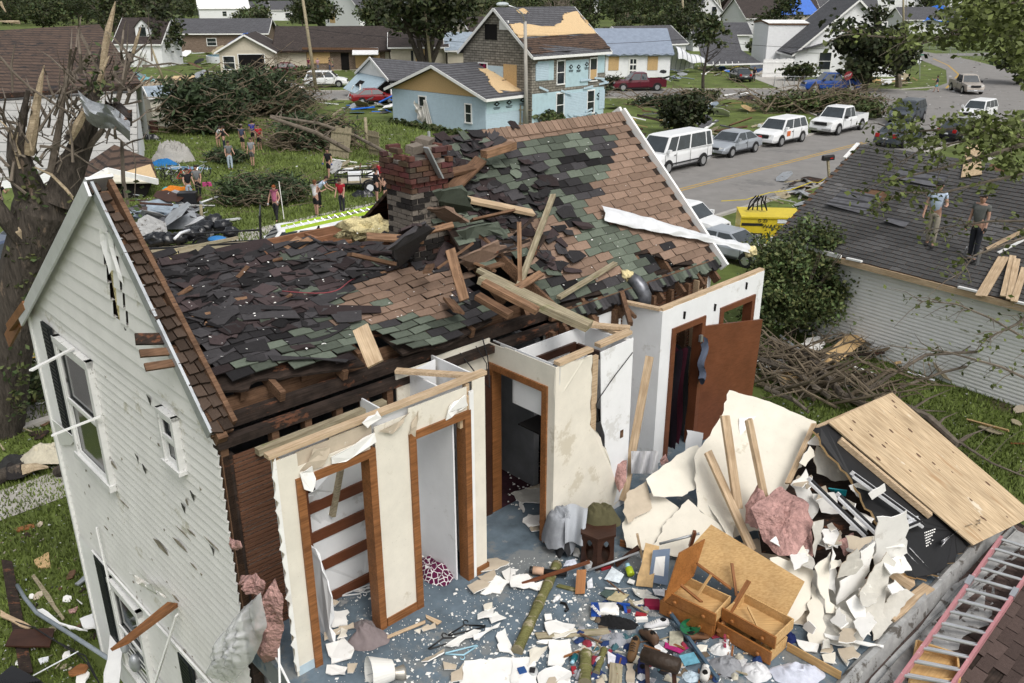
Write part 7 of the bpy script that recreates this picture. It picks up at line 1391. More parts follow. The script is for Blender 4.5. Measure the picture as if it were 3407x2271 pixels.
b=MB();b.beam(la0,la1,.04,.08);b.build('rail',mm('ladder_lime'),lad);b=MB();b.beam(lb0,lb1,.04,.12);b.build('rail',mm('ladder_lime'),lad);b=MB()
for i in range(14):s=.05+i*.07;b.tube([la0.lerp(la1,s),lb0.lerp(lb1,s)],.025,6)
b.build('rungs',mm('steel'),lad);b=MB()
for s in(.32,.6,.78):q=lb0.lerp(lb1,s)-Z*.08;b.beam(q,q-Z*.9,.06,.06);b.beam(q-Z*.02,q-Z*.5+(la0-la1).normalized()*.4,.05,.05)
b.build('rack',mm('black_metal'),lad)
gen=thing('light_tower_generator','yellow light tower generator with black lettering behind the garage roof','generator',GP(2545,830),R(-6))
gen.scale=(1,1,.9);b=MB();b.box(-1.25,1.25,-.7,.7,.5,1.75);b.slab([(-1.25,-.75,1.78),(1.25,-.75,1.78),(1.25,.75,1.86),(-1.25,.75,1.86)],.08);b.build('housing',mm('machine_yellow'),gen,local=True)
b=MB();b.box(-1.2,-.35,-.72,-.69,1.35,1.47);b.box(.9,1.2,-.72,-.69,1.3,1.47);b.box(-1.2,-.3,-.72,-.69,.9,1.0);b.box(.95,1.15,-.72,-.69,.95,1.1);b.build('vent',mm('car_trim'),gen,local=True)
b=MB();b.box(.25,1.2,-.72,-.69,1.5,1.68);b.build('label_plate',mm('plate'),gen,local=True)
tm=Matrix.Translation((.2,-.73,1.33))@Matrix.Rotation(R(90),4,'X');texmesh('WACKER',.27,tm,mm('car_trim'),gen);texmesh('G 23',.2,Matrix.Translation((-.35,-.73,1.6))@Matrix.Rotation(R(90),4,'X'),mm('car_trim'),gen)
b=MB();b.tube([(0,-.5,.3),(0,.5,.3)],.3,14);b.build('wheel',mm('black_rubber'),gen,local=True);b=MB();b.beam((-.9,0,1.9),(-.5,0,2.5),.06,.06);b.beam((-.1,0,1.9),(-.4,0,2.6),.05,.05)
for i in range(5):b.tube([(-.9+i*.2,0,1.9),(-.8+i*.15,.1,2.3),(-.6+.1*i,0,2.6)],.03,5)
b.build('mast',mm('black_metal'),gen,local=True)
def trailer(label,loc,ang,L=3.6,W=1.8,gate=True,group=None):
    t=thing('utility_trailer',label,'trailer',loc,ang);b=MB()
    for y in(-W/2,W/2):
        for z in(.5,.95):b.beam((-L/2,y,z),(L/2,y,z),.06,.07)
        for i in range(6):b.beam((-L/2+i*L/5,y,.5),(-L/2+i*L/5,y,.95),.05,.05)
    for z in(.5,.95):b.beam((-L/2,-W/2,z),(-L/2,W/2,z),.06,.06)
    b.beam((-L/2,-.5,.5),(-L/2-1.2,0,.45),.08,.08);b.beam((-L/2,.5,.5),(-L/2-1.2,0,.45),.08,.08);b.build('frame',mm('black_metal'),t,local=True)
    b=MB();b.box(-L/2,L/2,-W/2,W/2,.46,.5);b.build('deck',mm('grey_wood'),t,local=True)
    for s in(-1,1):
        b=MB();b.tube([(.2,s*(W/2+.08),.33),(.2,s*(W/2+.28),.33)],.33,16);o=b.build('wheel',mm('black_rubber'),t,local=True);b=MB();b.tube([(.2,s*(W/2+.2),.33),(.2,s*(W/2+.29),.33)],.19,12);b.build('rim',mm('plate'),o,local=True)
        b=MB();b.tube([(.2+.42*math.cos(a),s*(W/2+.18),.33+.42*math.sin(a))for a in[i*math.pi/8 for i in range(9)]],.05,5);b.build('mudguard',mm('black_metal'),t,local=True)
    if gate:
        b=MB()
        for i in range(6):b.beam((L/2,-W/2+i*W/5,.5),(L/2+.1,-W/2+i*W/5,2.0),.04,.05)
        for z in(.55,2.0):b.beam((L/2+.07*(z-.5),-W/2,z),(L/2+.07*(z-.5),W/2,z),.05,.05)
        b.build('gate',mm('black_metal'),t,local=True)
    return t
tl=trailer('black mesh sided trailer loaded with black rubbish bags',GP(655,872),R(14),5.2,2.0);TLp=GP(655,872)
def bag(label,c,r,group=None):
    b=MB();b.blob(V(c)+Z*r*.6,(r,r*.9,r*.72),.28,2.2,18,12);tag(b.build('rubbish_bag',mm('black_bag'),smooth=True),label,'rubbish bag',group)
for(x,y,r)in((520,815,.42),(560,812,.36),(600,808,.36),(640,795,.40),(660,790,.36),(685,768,.38),(715,752,.42),(745,768,.40),(770,790,.33)):bag('shiny black rubbish bag piled on the black trailer',GP(x,y,.55),r,'rubbish bags on the trailer')
b=MB();b.blob(GP(722,794,.75),(.4,.28,.12),.05);tag(b.build('blue_tub',mat('blue_tub_plastic',(.03,.17,.42),rough=.4),smooth=True),'blue plastic tub among the bags on the trailer','tub')
plank(GP(545,838,.95),GP(792,790,1.05),.12,.1,'grey_wood','long timber lying along the trailer edge','timber','timber')
b=MB();b.tube([GP(580,795,1.0),GP(600,775,1.15),GP(630,765,1.1)],.06,7);tag(b.build('bent_pipe',mm('plate'),smooth=True),'pale bent pipe sticking out of the bags on the trailer','pipe')
trailer('black flat trailer carrying white tubs near the people in red shirts',GP(1225,630),R(5),3.4,1.7,False);box('white tub on the flat trailer',GP(1180,598,.5),.7,.5,.45,.2,mm('plate'),'tub','tub');b=MB();b.slab([GP(1215,585,.9),GP(1265,560,1.0),GP(1285,565,1.0),GP(1240,590,.9)],.03);tag(b.build('white_board',mm('white_paint')),'white board on the flat trailer','board')
# ---------------------------------------------------------------- people
def skinm(pts,edges,rad,name,sub=1):
    me=bpy.data.meshes.new(name);me.from_pydata([tuple(q)for q in pts],edges,[]);o=bpy.data.objects.new(name,me);COL.objects.link(o)
    md=o.modifiers.new('s','SKIN');md.use_smooth_shade=True
    sv=me.skin_vertices[0].data
    for i,r in enumerate(rad):sv[i].radius=(r,r)if not isinstance(r,tuple)else r;sv[i].use_root=(i==0)
    s2=o.modifiers.new('u','SUBSURF');s2.levels=s2.render_levels=sub
    dg=bpy.context.evaluated_depsgraph_get();m2=bpy.data.meshes.new_from_object(o.evaluated_get(dg));bpy.data.objects.remove(o);bpy.data.meshes.remove(me);m2.name=name;return m2
def person(label,loc,ang,shirt,pants,hair=(.03,.02,.015),h=1.72,lean=0,armL=(.1,.15,.2),armR=(.1,.15,.2),legL=(.05,0),legR=(-.05,0),shorts=False,sleeve=.5,hat=None,longhair=False,gloves=None,skin=(.42,.25,.185),sit=0,head=0,group=None,skirt=False):
    k=h/1.72;ly=V((0,1,0))
    rot=lambda a,v:Matrix.Rotation(a,3,'Y')@V(v)  # positive pitches forward (x)
    def leg(s,th,kn):
        hip=V((0,s*.09,.92));kne=hip+rot(-th,(0,0,-.44));ank=kne+rot(-th+kn,(0,0,-.42));toe=ank+V((.15,0,-.045));return hip,kne,ank,toe
    LL,RL=leg(1,*legL),leg(-1,*legR);low=min(LL[2].z,RL[2].z)-.06;up=V((0,0,-low))
    pel=V((0,0,.95));wa=pel+rot(lean*.6,(0,0,.2));chs=wa+rot(lean,(0,0,.25));nk=chs+rot(lean,(0,0,.12));hd0=nk+rot(lean*.7+head,(.02,0,.07));hd1=hd0+rot(lean*.5+head,(.015,0,.09));hd2=hd1+rot(lean*.5+head,(0,0,.08))
    def arm(s,a):
        sh=chs+rot(lean,(0,s*.18,.06));d=Matrix.Rotation(s*a[1],3,'X')@V((math.sin(a[0]),0,-math.cos(a[0])));el=sh+d*.29;f=a[0]+a[2];d2=Matrix.Rotation(s*a[1]*.4-(s*a[3]if len(a)>3 else 0),3,'X')@V((math.sin(f),0,-math.cos(f)));wr=el+d2*.25;return sh,el,wr,wr+d2*.07,d2
    LA_,RA_=arm(1,armL),arm(-1,armR)
    P=[pel,wa,chs,nk,hd0,hd1,hd2];E=[(0,1),(1,2),(2,3),(3,4),(4,5),(5,6)];Rr=[.125,.115,.14,.052,.082,.092,.06]
    for s,A in((1,LA_),(-1,RA_)):
        i=len(P);P+=[A[0],A[1],A[2],A[3]];E+=[(2,i),(i,i+1),(i+1,i+2),(i+2,i+3)];Rr+=[.06,.041,.028,.034]
        d2=A[4];sd_=ly*s*.2+V((.8,0,0));sd_=(sd_-d2*sd_.dot(d2)).normalized();cur=d2.cross(sd_)*s
        for q,(o,l)in enumerate(((-.028,.06),(-.009,.072),(.01,.066),(.027,.05))):
            j=len(P);p0=A[3]+sd_*o+d2*.025;P+=[p0,p0+d2*l*.55+cur*.006,p0+d2*l*.9+cur*.022];E+=[(i+3,j),(j,j+1),(j+1,j+2)];Rr+=[.011,.0095,.007]
        j=len(P);p0=A[2]+d2*.03-sd_*.03;P+=[p0,p0-sd_*.025+d2*.03];E+=[(i+2,j),(j,j+1)];Rr+=[.012,.009]
    for A in(LL,RL):
        i=len(P);P+=list(A);E+=[(0,i),(i,i+1),(i+1,i+2),(i+2,i+3)];Rr+=[.088,.058,.038,.036]
    P=[(q+up)*k for q in P];Rr=[r*k for r in Rr]
    me=skinm(P,E,Rr,'person');me.materials.append(mat('skin_%d'%int(skin[0]*100),skin,rough=.6,var=.08))
    o=bpy.data.objects.new('person',me);COL.objects.link(o);o.location=loc;o.rotation_euler=(0,0,ang);ROOTM[o.name]=(Matrix.Translation(V(loc))@Matrix.Rotation(ang,4,'Z')).inverted();tag(o,label,'person',group)
    def cloth(name,idx,rad,col,rough=.95):
        mp={};pts=[]
        for i in idx:mp.setdefault(i,len(pts));pts.append(idx[i]if isinstance(idx,dict)else P[i])
        return mp,pts
    def wear(name,pts,eds,rad,col):
        m2=skinm([(q+up)*k for q in pts],eds,[r*k for r in rad],name);m2.materials.append(mat('wear_%d_%d_%d'%tuple(int(c*400)for c in col),col,rough=.95,var=.12,scale=16,bump=.3,bscale=40));c=bpy.data.objects.new(name,m2);COL.objects.link(c);c.parent=o
    sl=sleeve;pts=[chs,wa,pel+V((0,0,.0)),chs.lerp(nk,.45)];eds=[(0,1),(1,2),(0,3)];rad=[.158,.142,.148,.085]
    if sl>0:
        for A in(LA_,RA_):
            i=len(pts)
            if sl<=1:pts+=[A[0],A[0].lerp(A[1],max(.3,sl))];eds+=[(0,i),(i,i+1)];rad+=[.075,.062]
            else:pts+=[A[0],A[1],A[1].lerp(A[2],.85)];eds+=[(0,i),(i,i+1),(i+1,i+2)];rad+=[.075,.056,.042]
    wear('shirt',pts,eds,rad,shirt)
    pts=[pel+V((0,0,.04)),pel-V((0,0,.04))];eds=[(0,1)];rad=[.135,.13]
    for A in(LL,RL):
        i=len(pts);f=A[0].lerp(A[1],.85)if shorts else A[1];pts+=[A[0],f];eds+=[(1,i),(i,i+1)];rad+=[.103,.085 if shorts else .074]
        if not shorts:pts+=[A[1].lerp(A[2],.92)];eds+=[(i+1,i+2)];rad+=[.056]
    wear('shorts' if shorts else 'trousers',pts,eds,rad,pants)
    hc=(hd1+up)*k;b=MB();q=Matrix.Rotation(lean*.5+head,4,'Y')
    b.blob(hc+(q@V((-.022,0,.045)))*k,(.108*k,.1*k,.085*k),.1,3,14,10)
    b.blob(hc+(q@V((-.06,0,-.01)))*k,(.06*k,.088*k,.1*k),.1,3,12,8)
    if longhair:b.blob(hc+(q@V((-.1,0,-.07)))*k,(.045*k,.06*k,.14*k),.2,3,10,8)
    b.build('hair',mat('hair_%d'%int(hair[0]*1000),hair,rough=.8,var=.3),o,smooth=True,local=True)
    b=MB()  # features of the face
    fx=lambda x,y,z:hc+(q@V((x,y,z)))*k
    b.blob(fx(.098,0,.0),(.018*k,.012*k,.022*k),0,1,8,6);
    for s in(-1,1):b.blob(fx(.0,s*.092,.0),(.018*k,.012*k,.028*k),0,1,8,6)
    b.build('nose_and_ears',me.materials[0],o,smooth=True,local=True)
    b=MB();[b.blob(fx(.086,s*.034,.024),(.008*k,.012*k,.006*k),0,1,6,4)for s in(-1,1)];b.blob(fx(.09,0,-.045),(.006*k,.025*k,.006*k),0,1,8,4);b.build('eyes_and_mouth',mat('face_mark',(.06,.025,.02)),o,smooth=True,local=True)
    b=MB()
    for A in(LL,RL):c=(A[2]+up)*k;b.blob(c+V((.055,0,-.035))*k,(.135*k,.05*k,.045*k),0,1,12,8,flat=-.025*k)
    b.build('shoes',mat('dark_shoe',(.03,.028,.028))if not hat=='white' else mm('gypsum'),o,smooth=True,local=True)
    if hat and hat!='white':b=MB();b.blob(fx(-.01,0,.07),(.112*k,.104*k,.06*k),0,1,12,8);b.blob(fx(.12,0,.055),(.07*k,.07*k,.01*k),0,1,10,4);b.build('cap',mat('cap_%d'%int(hat[0]*100),hat,rough=.9),o,smooth=True,local=True)
    if gloves:b=MB();[b.blob((A[3]+up)*k,(.05*k,.045*k,.065*k),0,1,8,6)for A in(LA_,RA_)];b.build('gloves',mat('glove_%d'%int(gloves[2]*100),gloves),o,smooth=True,local=True)
    return o
def toPx(x,y):d=GP(x,y);return d
BKC,NAV,RED,GRY,WHT=(.012,.012,.014),(.03,.04,.085),(.30,.015,.025),(.13,.135,.14),(.66,.68,.72)
person('man on the dark garage roof in a pale blue t-shirt and khaki trousers',RO(3092,818),R(235),(.42,.50,.62),(.30,.27,.22),h=1.80,armL=(.15,.3,1.5,.9),armR=(.1,.2,.2),legL=(.12,.1),legR=(-.1,.05),hat=(.03,.03,.03),lean=.05)
person('man on the dark garage roof in a grey t-shirt and black trousers',RO(3232,865),R(215),(.11,.115,.11),(.022,.024,.032),h=1.80,armL=(.0,.12,.3),armR=(.05,.15,.3),hat=(.06,.06,.06),gloves=(.02,.02,.02))
ppl=[
 ('bending person in a white t-shirt at the edge of the fallen spruce',728,490,-20,WHT,(.03,.03,.035),dict(lean=1.0,armL=(.6,.1,.3),armR=(.6,.1,.3),shorts=True)),
 ('person in a black t-shirt looking down beside the bending white shirt',749,505,200,BKC,(.02,.025,.04),dict(lean=.2,head=.4,armL=(.4,.1,.5),armR=(.4,.1,.5),hat=(.02,.02,.02))),
 ('person in a navy t-shirt and cap seen from behind by the fallen spruce',810,500,80,(.055,.065,.11),(.02,.02,.022),dict(hat=(.25,.22,.18),shorts=True)),
 ('person in a bright blue top between navy and red shirts',845,482,100,(.02,.03,.25),BKC,dict(shorts=True)),
 ('person in a red t-shirt and black shorts at the fallen spruce',866,500,-80,RED,BKC,dict(shorts=True)),
 ('person in a grey t-shirt and pale jeans carrying things by the bicycles lawn',768,565,-60,GRY,(.38,.45,.52),dict(armL=(.3,.2,.8),armR=(.2,.2,.5))),
 ('person in a pale grey t-shirt half hidden by the front brush pile',842,552,-100,(.22,.23,.24),(.1,.1,.1),dict(shorts=True)),
 ('woman in a black t-shirt and shorts with blue gloves walking on the grass',1096,592,-110,BKC,BKC,dict(armL=(.1,.3,.2),armR=(.1,.3,.2),legL=(.3,.1),legR=(-.15,.25),shorts=True,gloves=(.01,.08,.3))),
 ('woman in a pink tank top walking with a long rake',922,736,-100,(.42,.13,.22),(.02,.02,.024),dict(hair=(.22,.06,.015),armL=(.2,.3,.9),armR=(.1,.35,.2),legL=(.3,.1),legR=(-.2,.2),sleeve=0,gloves=(.4,.4,.4))),
 ('woman in a white tank top and black shorts seen from behind',1055,718,60,(.66,.66,.67),BKC,dict(hair=(.12,.05,.02),shorts=True,sleeve=0,armL=(.5,.3,1.2),armR=(.5,.2,1.2))),
 ('person in a pale blue shirt bending behind the white tank top',1064,690,0,(.45,.55,.68),BKC,dict(lean=.8,armL=(.5,.2,.6),armR=(.5,.2,.6))),
 ('man in a red t-shirt and dark jeans looking down near the lime ladder',1140,708,-100,RED,(.025,.027,.035),dict(head=.4,lean=.15,armL=(.2,.1,.4),armR=(.2,.1,.4))),
 ('person in a red t-shirt behind the flat trailer at the chimney',1272,640,-90,RED,BKC,dict(shorts=True)),
 ('person in black clothes with white shoes beside the chimney',1283,668,170,BKC,BKC,dict(shorts=True,hat='white')),
 ('person in a black t-shirt and shorts seen from behind left of the chimney',1255,672,40,BKC,BKC,dict(shorts=True,armL=(.2,.2,.3),armR=(.3,.2,.3))),
 ('woman in a black top and pale jeans by the teal bin',634,672,-60,BKC,(.35,.42,.5),dict(longhair=True,armL=(.3,.2,.6),armR=(.4,.2,.6))),
 ('woman in a grey t-shirt and black trousers by the orange canoe',664,660,-90,(.15,.155,.16),BKC,dict(armL=(.2,.2,.5),armR=(.3,.3,1.3))),
 ('person in a dark red top standing before the ranch house boards',1029,236,-90,(.12,.02,.04),(.1,.1,.1),dict()),
 ('person in a pink top standing by the ranch house wall',1059,237,-90,(.42,.25,.3),(.15,.17,.22),dict(armL=(.2,.3,1.4,.8),armR=(.2,.3,1.4,.8),hair=(.3,.25,.2))),
 ('person in dark clothes at the ranch house doorway',1098,235,0,(.03,.035,.05),(.06,.08,.14),dict()),
 ('person in an olive shirt facing the ranch house doorway',1108,238,170,(.16,.17,.1),(.05,.06,.1),dict(shorts=True,hair=(.3,.28,.25))),
 ('woman in black carrying things beside the black sedan',2507,272,-100,BKC,BKC,dict(legL=(.25,.1),legR=(-.15,.1),armL=(.4,.2,1.2),armR=(.2,.2,.6),hair=(.2,.12,.06))),
 ('person in turquoise shorts walking at the street corner',3113,306,160,(.03,.05,.08),(.10,.36,.45),dict(shorts=True,legL=(.3,.1),legR=(-.25,.2),armL=(1.0,.3,.9),armR=(.2,.1,.3))),
 ('woman in black sitting at the left edge behind the splintered tree',10,720,-30,BKC,BKC,dict(lean=.4,hair=(.12,.05,.02),armL=(.5,.1,1.6),armR=(.4,.1,.5)))]
for lb,x,y,a,sh_,pa_,kw in ppl:person(lb,GP(x,y),R(a),sh_,pa_,**kw)
b=MB();b.tube([GP(945,728,.1),PY(928,603,GP(925,735).y)],.022,6);tag(b.build('rake_handle',mm('gypsum')),'long pale rake handle held by the woman in pink','rake')
# ---------------------------------------------------------------- trees and wreckage of trees
LG=lambda r,k=1.:(lambda s,h:(.046*s*h*k,.060*s*k,.022*s*k))(r.uniform(.45,1.75),r.uniform(.8,1.25))
NG=lambda r,k=1.:(lambda s:(.030*s*k,.045*s*k,.020*s*k))(r.uniform(.35,1.8))
rt_=random.Random(77)
def crown(b,c,rx,ry,rz,n,size,cl=22,k=1.,dens=.55,col=LG):
    c=V(c);cs=[]
    for i in range(cl):
        d=V((rt_.gauss(0,1),rt_.gauss(0,1),rt_.gauss(0,1))).normalized()*rt_.uniform(.35,1.0);cs.append((V((d.x*rx,d.y*ry,d.z*rz)),rt_.uniform(.22,.42),rt_.uniform(.7,1.3)))
    el=3.4 if col is NG else 1.6
    for i in range(n):
        o,s,kk=cs[i%cl];g=V((rt_.gauss(0,1)*rx,rt_.gauss(0,1)*ry,rt_.gauss(0,.8)*rz))*s*dens;b.leaf(c+o+g,size*rt_.uniform(.6,1.3),col(rt_,kk*k),elong=el)
def limbs(b,base,top,r,n,spread,up=.5,mi=0,sub=2):
    base,top=V(base),V(top);mids=[base.lerp(top,s)+V((rt_.uniform(-1,1),rt_.uniform(-1,1),0))*r*1.2*(0<s<1)for s in(0,.3,.6,1)];b.tube(mids,[r,r*.8,r*.6,r*.3],7,mi)
    for i in range(n):
        s=rt_.uniform(.35,.95);p=base.lerp(top,s);a=rt_.uniform(0,6.28);L=spread*rt_.uniform(.5,1);d=V((math.cos(a),math.sin(a),up*rt_.uniform(.4,1.6)));q=p+d*L*.5;e2=p+d*L+Z*L*.15;b.tube([p,q,e2],[r*.38*(1.2-s),r*.25*(1.2-s),r*.08],5,mi)
        for _ in range(sub):d2=(d+V((rt_.uniform(-1,1),rt_.uniform(-1,1),rt_.uniform(-.2,.8)))).normalized();b.tube([q,q+d2*L*.45],[r*.16,r*.04],4,mi)
def tree(label,loc,h,w_,n=1500,size=.34,tr=.18,k=1.,group=None,low=.3,name='tree',nl=12):
    t=thing(name,label,'tree',loc,0,group);b=MB();limbs(b,(0,0,0),(rt_.uniform(-.4,.4),rt_.uniform(-.4,.4),h*.8),tr,nl,w_*.45);b.build('trunk',mm('bark'),t,local=True)
    b=MB();crown(b,(0,0,h*(low+(1-low)*.5)),w_*.5,w_*.5,h*(1-low)*.5,n,size,cl=30,k=k);b.build('crown',mm('leaf'),t,local=True);return t
protos=[tree('dense dark green tree among the far houses',(-95,190,0),11,9,2200,.5,k=.85,group='trees among the far houses'),tree('loose mid green tree among the far houses',(-60,210,0),9,9,1300,.48,k=1.25,group='trees among the far houses'),tree('tall dark tree with bare limbs among the far houses',(-15,230,0),14,9,1100,.5,k=.75,group='trees among the far houses',nl=26)]
bare=thing('broken_tree','stripped broken tree with bare limbs among the far houses','tree',(10,200,0),0,'stripped trees among the far houses');b=MB();limbs(b,(0,0,0),(.6,.3,10),.3,22,4.5,.8,sub=4);b.build('trunk',mm('bark_grey'),bare,local=True);b=MB();crown(b,(0,0,5),2.5,2.5,3,160,.4,cl=14);b.build('foliage',mm('leaf'),bare,local=True)
ZN=((330,545,222),(640,860,185),(2000,2220,250),(2315,2440,112),(2600,3080,250),(3000,3240,108),(2915,3050,88),(1085,1225,85),(840,1320,228),(1480,1560,215),(2455,2545,45),(2350,2500,170),(1560,2030,330),(2905,3300,118),(2600,2730,70),(2790,2915,72),(1960,2010,40),(880,1000,68),(600,860,60))
def clear(x,y):  # far trees stand behind the houses, not before them
    return not any(x0<=x<=x1 and y>yb-10 for x0,x1,yb in ZN)
cand=[]
for i in range(5000):
    x,y=rt_.uniform(-80,3480),8+165*rt_.random()**1.5
    if x<330:y=min(y,78)
    if 545<x<640:y=rt_.uniform(60,220)
    if not clear(x,y):continue
    g=GP(x,y)
    if any((g-q).length<4.2+g.y*.011 for q in cand):continue
    cand.append(g)
    if len(cand)>=270:break
for i,g in enumerate(cand):
    p=(protos+[bare])[i%4 if i%9 else 1];s=rt_.uniform(.65,1.15)*min(1.15,.62+g.y/900)
    if g.y>300:s*=.9
    dup(p,g,rt_.uniform(0,6.2),scale=s)
for p in protos+[bare]:p.scale=(.8,)*3
b=MB()
for i in range(1500):
    x,y=rt_.uniform(-80,3480),3+78*rt_.random()**.8
    if clear(x,y)and not(1100<x<2900 and y>66):g=GP(x,y);h=rt_.uniform(4,10)*(.75+g.y/1500);crown(b,g+Z*h*.5,h*.42,h*.42,h*.5,44,.55+g.y*.0016,cl=9,k=rt_.uniform(.55,1.35))
for i in range(7500):
    a=rt_.uniform(-.62,.62);d=rt_.uniform(420,900);c=V((math.sin(a)*d,math.cos(a)*d,rt_.uniform(0,9+d*.006)*(.5+.6*abs(MN.noise(V((a*30,d*.01,0))))*2)));b.leaf(c,rt_.uniform(2.2,4.6),LG(rt_,.85),elong=1.3)
tag(b.build('far_woodland',mm('leaf')),'far green woodland filling the top edge of the picture','woodland',kind='stuff')
big=tree('big shade tree with several dark trunks in front of the tin roofed wing',GP(1418,256),13,13,3600,.5,.45,k=.7,low=.38,nl=22)
b=MB()
for dx in(-1.6,-.8,.9,1.9):b.tube([(0,0,.3),(dx*.7,.1,3),(dx*1.5,.3,6.5),(dx*2.2,.4,9)],[.42,.34,.22,.1],7)
b.build('limb',mm('bark'),big,local=True)
tree('slender tree with a green crown beside the side street',GP(2338,325),8.6,4.2,900,.3,.2,k=1.1,low=.55);tree('dark green tree leaning beside the blue pickup and corner house',GP(2875,300),8.5,8.5,4200,.42,.3,k=.55,low=.08)
for lb,x,y,h,w_,k in(('dark evergreen left of the far brick house',560,215,8,7,.6),('green tree behind the broken white dormer house',500,130,8,8,.9),('dark tree behind the left end of the big brown roof',40,84,12,15,.75),('dark tree behind the middle of the big brown roof',150,86,11,14,.85),('dark tree with bare limbs behind the big brown roof',265,84,12,13,.7),('dark tree at the right end of the big brown roof',600,90,9,11,.75),('dark tree left of the brick house roof',560,130,7,8,.65),('dark tree above the stone clad roof',1960,130,11,9,.8),('green tree mass left of the narrow white house',2240,150,8,9,.8),('dark green tree right of the narrow white house',2560,130,7,8,.8),('dark tree behind the corner house roof ridge',2800,60,13,10,.7),('leafy tree by the tarped bungalow',3190,128,5,7,.9),('leafy bush by the white board fence',2540,200,3.5,6,.7),('green tree between the ranch roof and stone clad house',1300,120,12,12,.7),('green tree behind the ranch roof',1010,95,8,9,.8),('bushy tree in front of the junction at right',3390,280,6,8,.8)):tree(lb,GP(x,y),h,w_,1700,.42,.2,k=k,low=.12)
bl=thing('broken_tree','broken pale trunk with snapped limbs in front of the corner house tree','tree',GP(2990,290));b=MB();limbs(b,(0,0,0),(.3,0,4.2),.4,8,3.2,1.2);b.build('trunk',mm('bark_grey'),bl,local=True)
def bush(label,loc,rx,ry,h,n,size,k=1.,name='bush',cat='bush',stems=8):
    t=thing(name,label,cat,loc);b=MB()
    for i in range(stems):a=rt_.uniform(0,6.28);b.tube([(0,0,0),(math.cos(a)*rx*.4,math.sin(a)*ry*.4,h*.5),(math.cos(a)*rx*.75,math.sin(a)*ry*.75,h*.85)],[.05,.03,.01],5)
    b.build('stem',mm('bark_grey'),t,local=True);b=MB();crown(b,(0,0,h*.5),rx*.95,ry*.95,h*.5,n,size,cl=90,k=k,dens=.42);b.build('foliage',mm('leaf'),t,local=True);return t
bush('large dense green bush growing between the ruined house and the garage',GP(2632,1120),2.0,1.7,3.75,19000,.085,1.75,stems=16)
bush('round dark shrub on the debris covered lawn behind the van',GP(2275,445),2.1,1.9,3.1,3000,.24,.45);bush('low leafy bush behind the splintered trunk at the left edge',GP(130,1330),1.4,1.2,1.2,1800,.1,1.0);bush('bright green shrub at the foot of the two storey house',GP(1805,425),2.0,1.2,1.4,900,.24,1.5);bush('green bush at the foot of the ranch house',GP(1010,258),2,1.5,1.5,500,.3,1.3);bush('leafy shrub beside the yard fence of the corner house',GP(2660,268),3,1.5,2.2,900,.3,.9)
hb_=MB()
for i in range(42):s=i/41;p=GP(1320,408).lerp(GP(1600,462),s)+V((rt_.uniform(-.3,.3),-.6,.0));crown(hb_,p+Z*.25,.35,.35,.25,40,.2,cl=4,k=1.2)
tag(hb_.build('hosta_border',mm('leaf')),'leafy border along the small blue house wall','plants',kind='stuff')
def brush(label,c,rx,ry,h,nleaf,nlimb,size=.3,k=1.,ang=0,name='fallen_tree',lr=.09,needle=True,limbcol='twig'):
    t=thing(name,label,'fallen tree',c,ang);b=MB();l=MB()
    for i in range(nlimb):
        p=V((rt_.uniform(-.9,.6)*rx,rt_.uniform(-.8,.8)*ry,rt_.uniform(.1,.75)*h*rt_.random()));a=rt_.gauss(0,.55)+(0 if rt_.random()<.7 else math.pi);L=rt_.uniform(.35,1.0)*rx*.9;d=V((math.cos(a),math.sin(a)*.7,rt_.uniform(.0,.55)));q1_=p+d*L*.5+Z*rt_.uniform(-.1,.25)*L;q2_=p+d*L+V((0,0,rt_.uniform(-.35,.15)*L));r=lr*rt_.uniform(.35,1);b.tube([p,q1_,q2_],[r,r*.7,r*.2],5)
        for _ in range(4):s=rt_.random();o=q1_.lerp(q2_,s);d2=V((rt_.uniform(-1,1),rt_.uniform(-1,1),rt_.uniform(-.3,.9)));b.tube([o,o+d2*L*.14,o+d2*L*.24+Z*rt_.uniform(-.1,.1)],[r*.4,r*.25,r*.1],4)
    b.build('limbs',mm(limbcol),t,local=True)
    if nleaf:crown(l,(0,0,h*.38),rx*.8,ry*.8,h*.42,int(nleaf*(1.7 if needle else 1.2)),size*(.52 if needle else .8),cl=max(20,int(rx*14)),k=k,dens=.75,col=NG if needle else LG);l.build('foliage',mm('leaf'),t,local=True)
    return t
brush('big dark fallen spruce lying against the beige garden shed',GP(690,440),3.6,2.6,5.6,5000,150,.34,1.2,name='fallen_spruce')
brush('fallen spruce crown with bleached bare limbs left of the collapsed garage',GP(880,380),5.0,3.4,5.4,3600,330,.32,1.1,name='fallen_spruce',lr=.07)
brush('fallen tangle of grey limbs behind the tilted fence panel',GP(1045,492),3.2,2.0,2.9,2400,240,.26,1.2,name='fallen_tree',lr=.08);brush('front brush heap of cut green branches on the lawn',GP(880,675),2.5,1.6,2.0,3800,160,.17,1.5,name='brush_heap',lr=.035)
brush('dark brush heap behind the teal bin at the lawn edge',GP(760,540),1.6,1.2,1.0,1500,26,.17,1.2,name='brush_heap',lr=.03);brush('long brush heap lying behind the white extended cab pickup',GP(2715,372),6.2,2.0,2.3,4600,110,.26,1.5,name='brush_heap',needle=False);brush('brush heap by the kerb near the white suv',GP(2860,392),2.5,1.8,1.5,1600,20,.26,1.6,name='brush_heap',needle=False)
brush('dark brush heap on the lawn below the maroon pickup',GP(2230,352),4.0,1.6,1.3,1500,50,.25,.9,name='brush_heap');brush('root ball of a toppled tree beside the maroon pickup',GP(2035,300),2.2,1.4,1.9,900,60,.22,.5,name='root_ball',lr=.06);brush('broken limbs at the foot of the slender tree',GP(2330,335),2.6,1.4,1.4,700,36,.25,1.,name='brush_heap',needle=False)
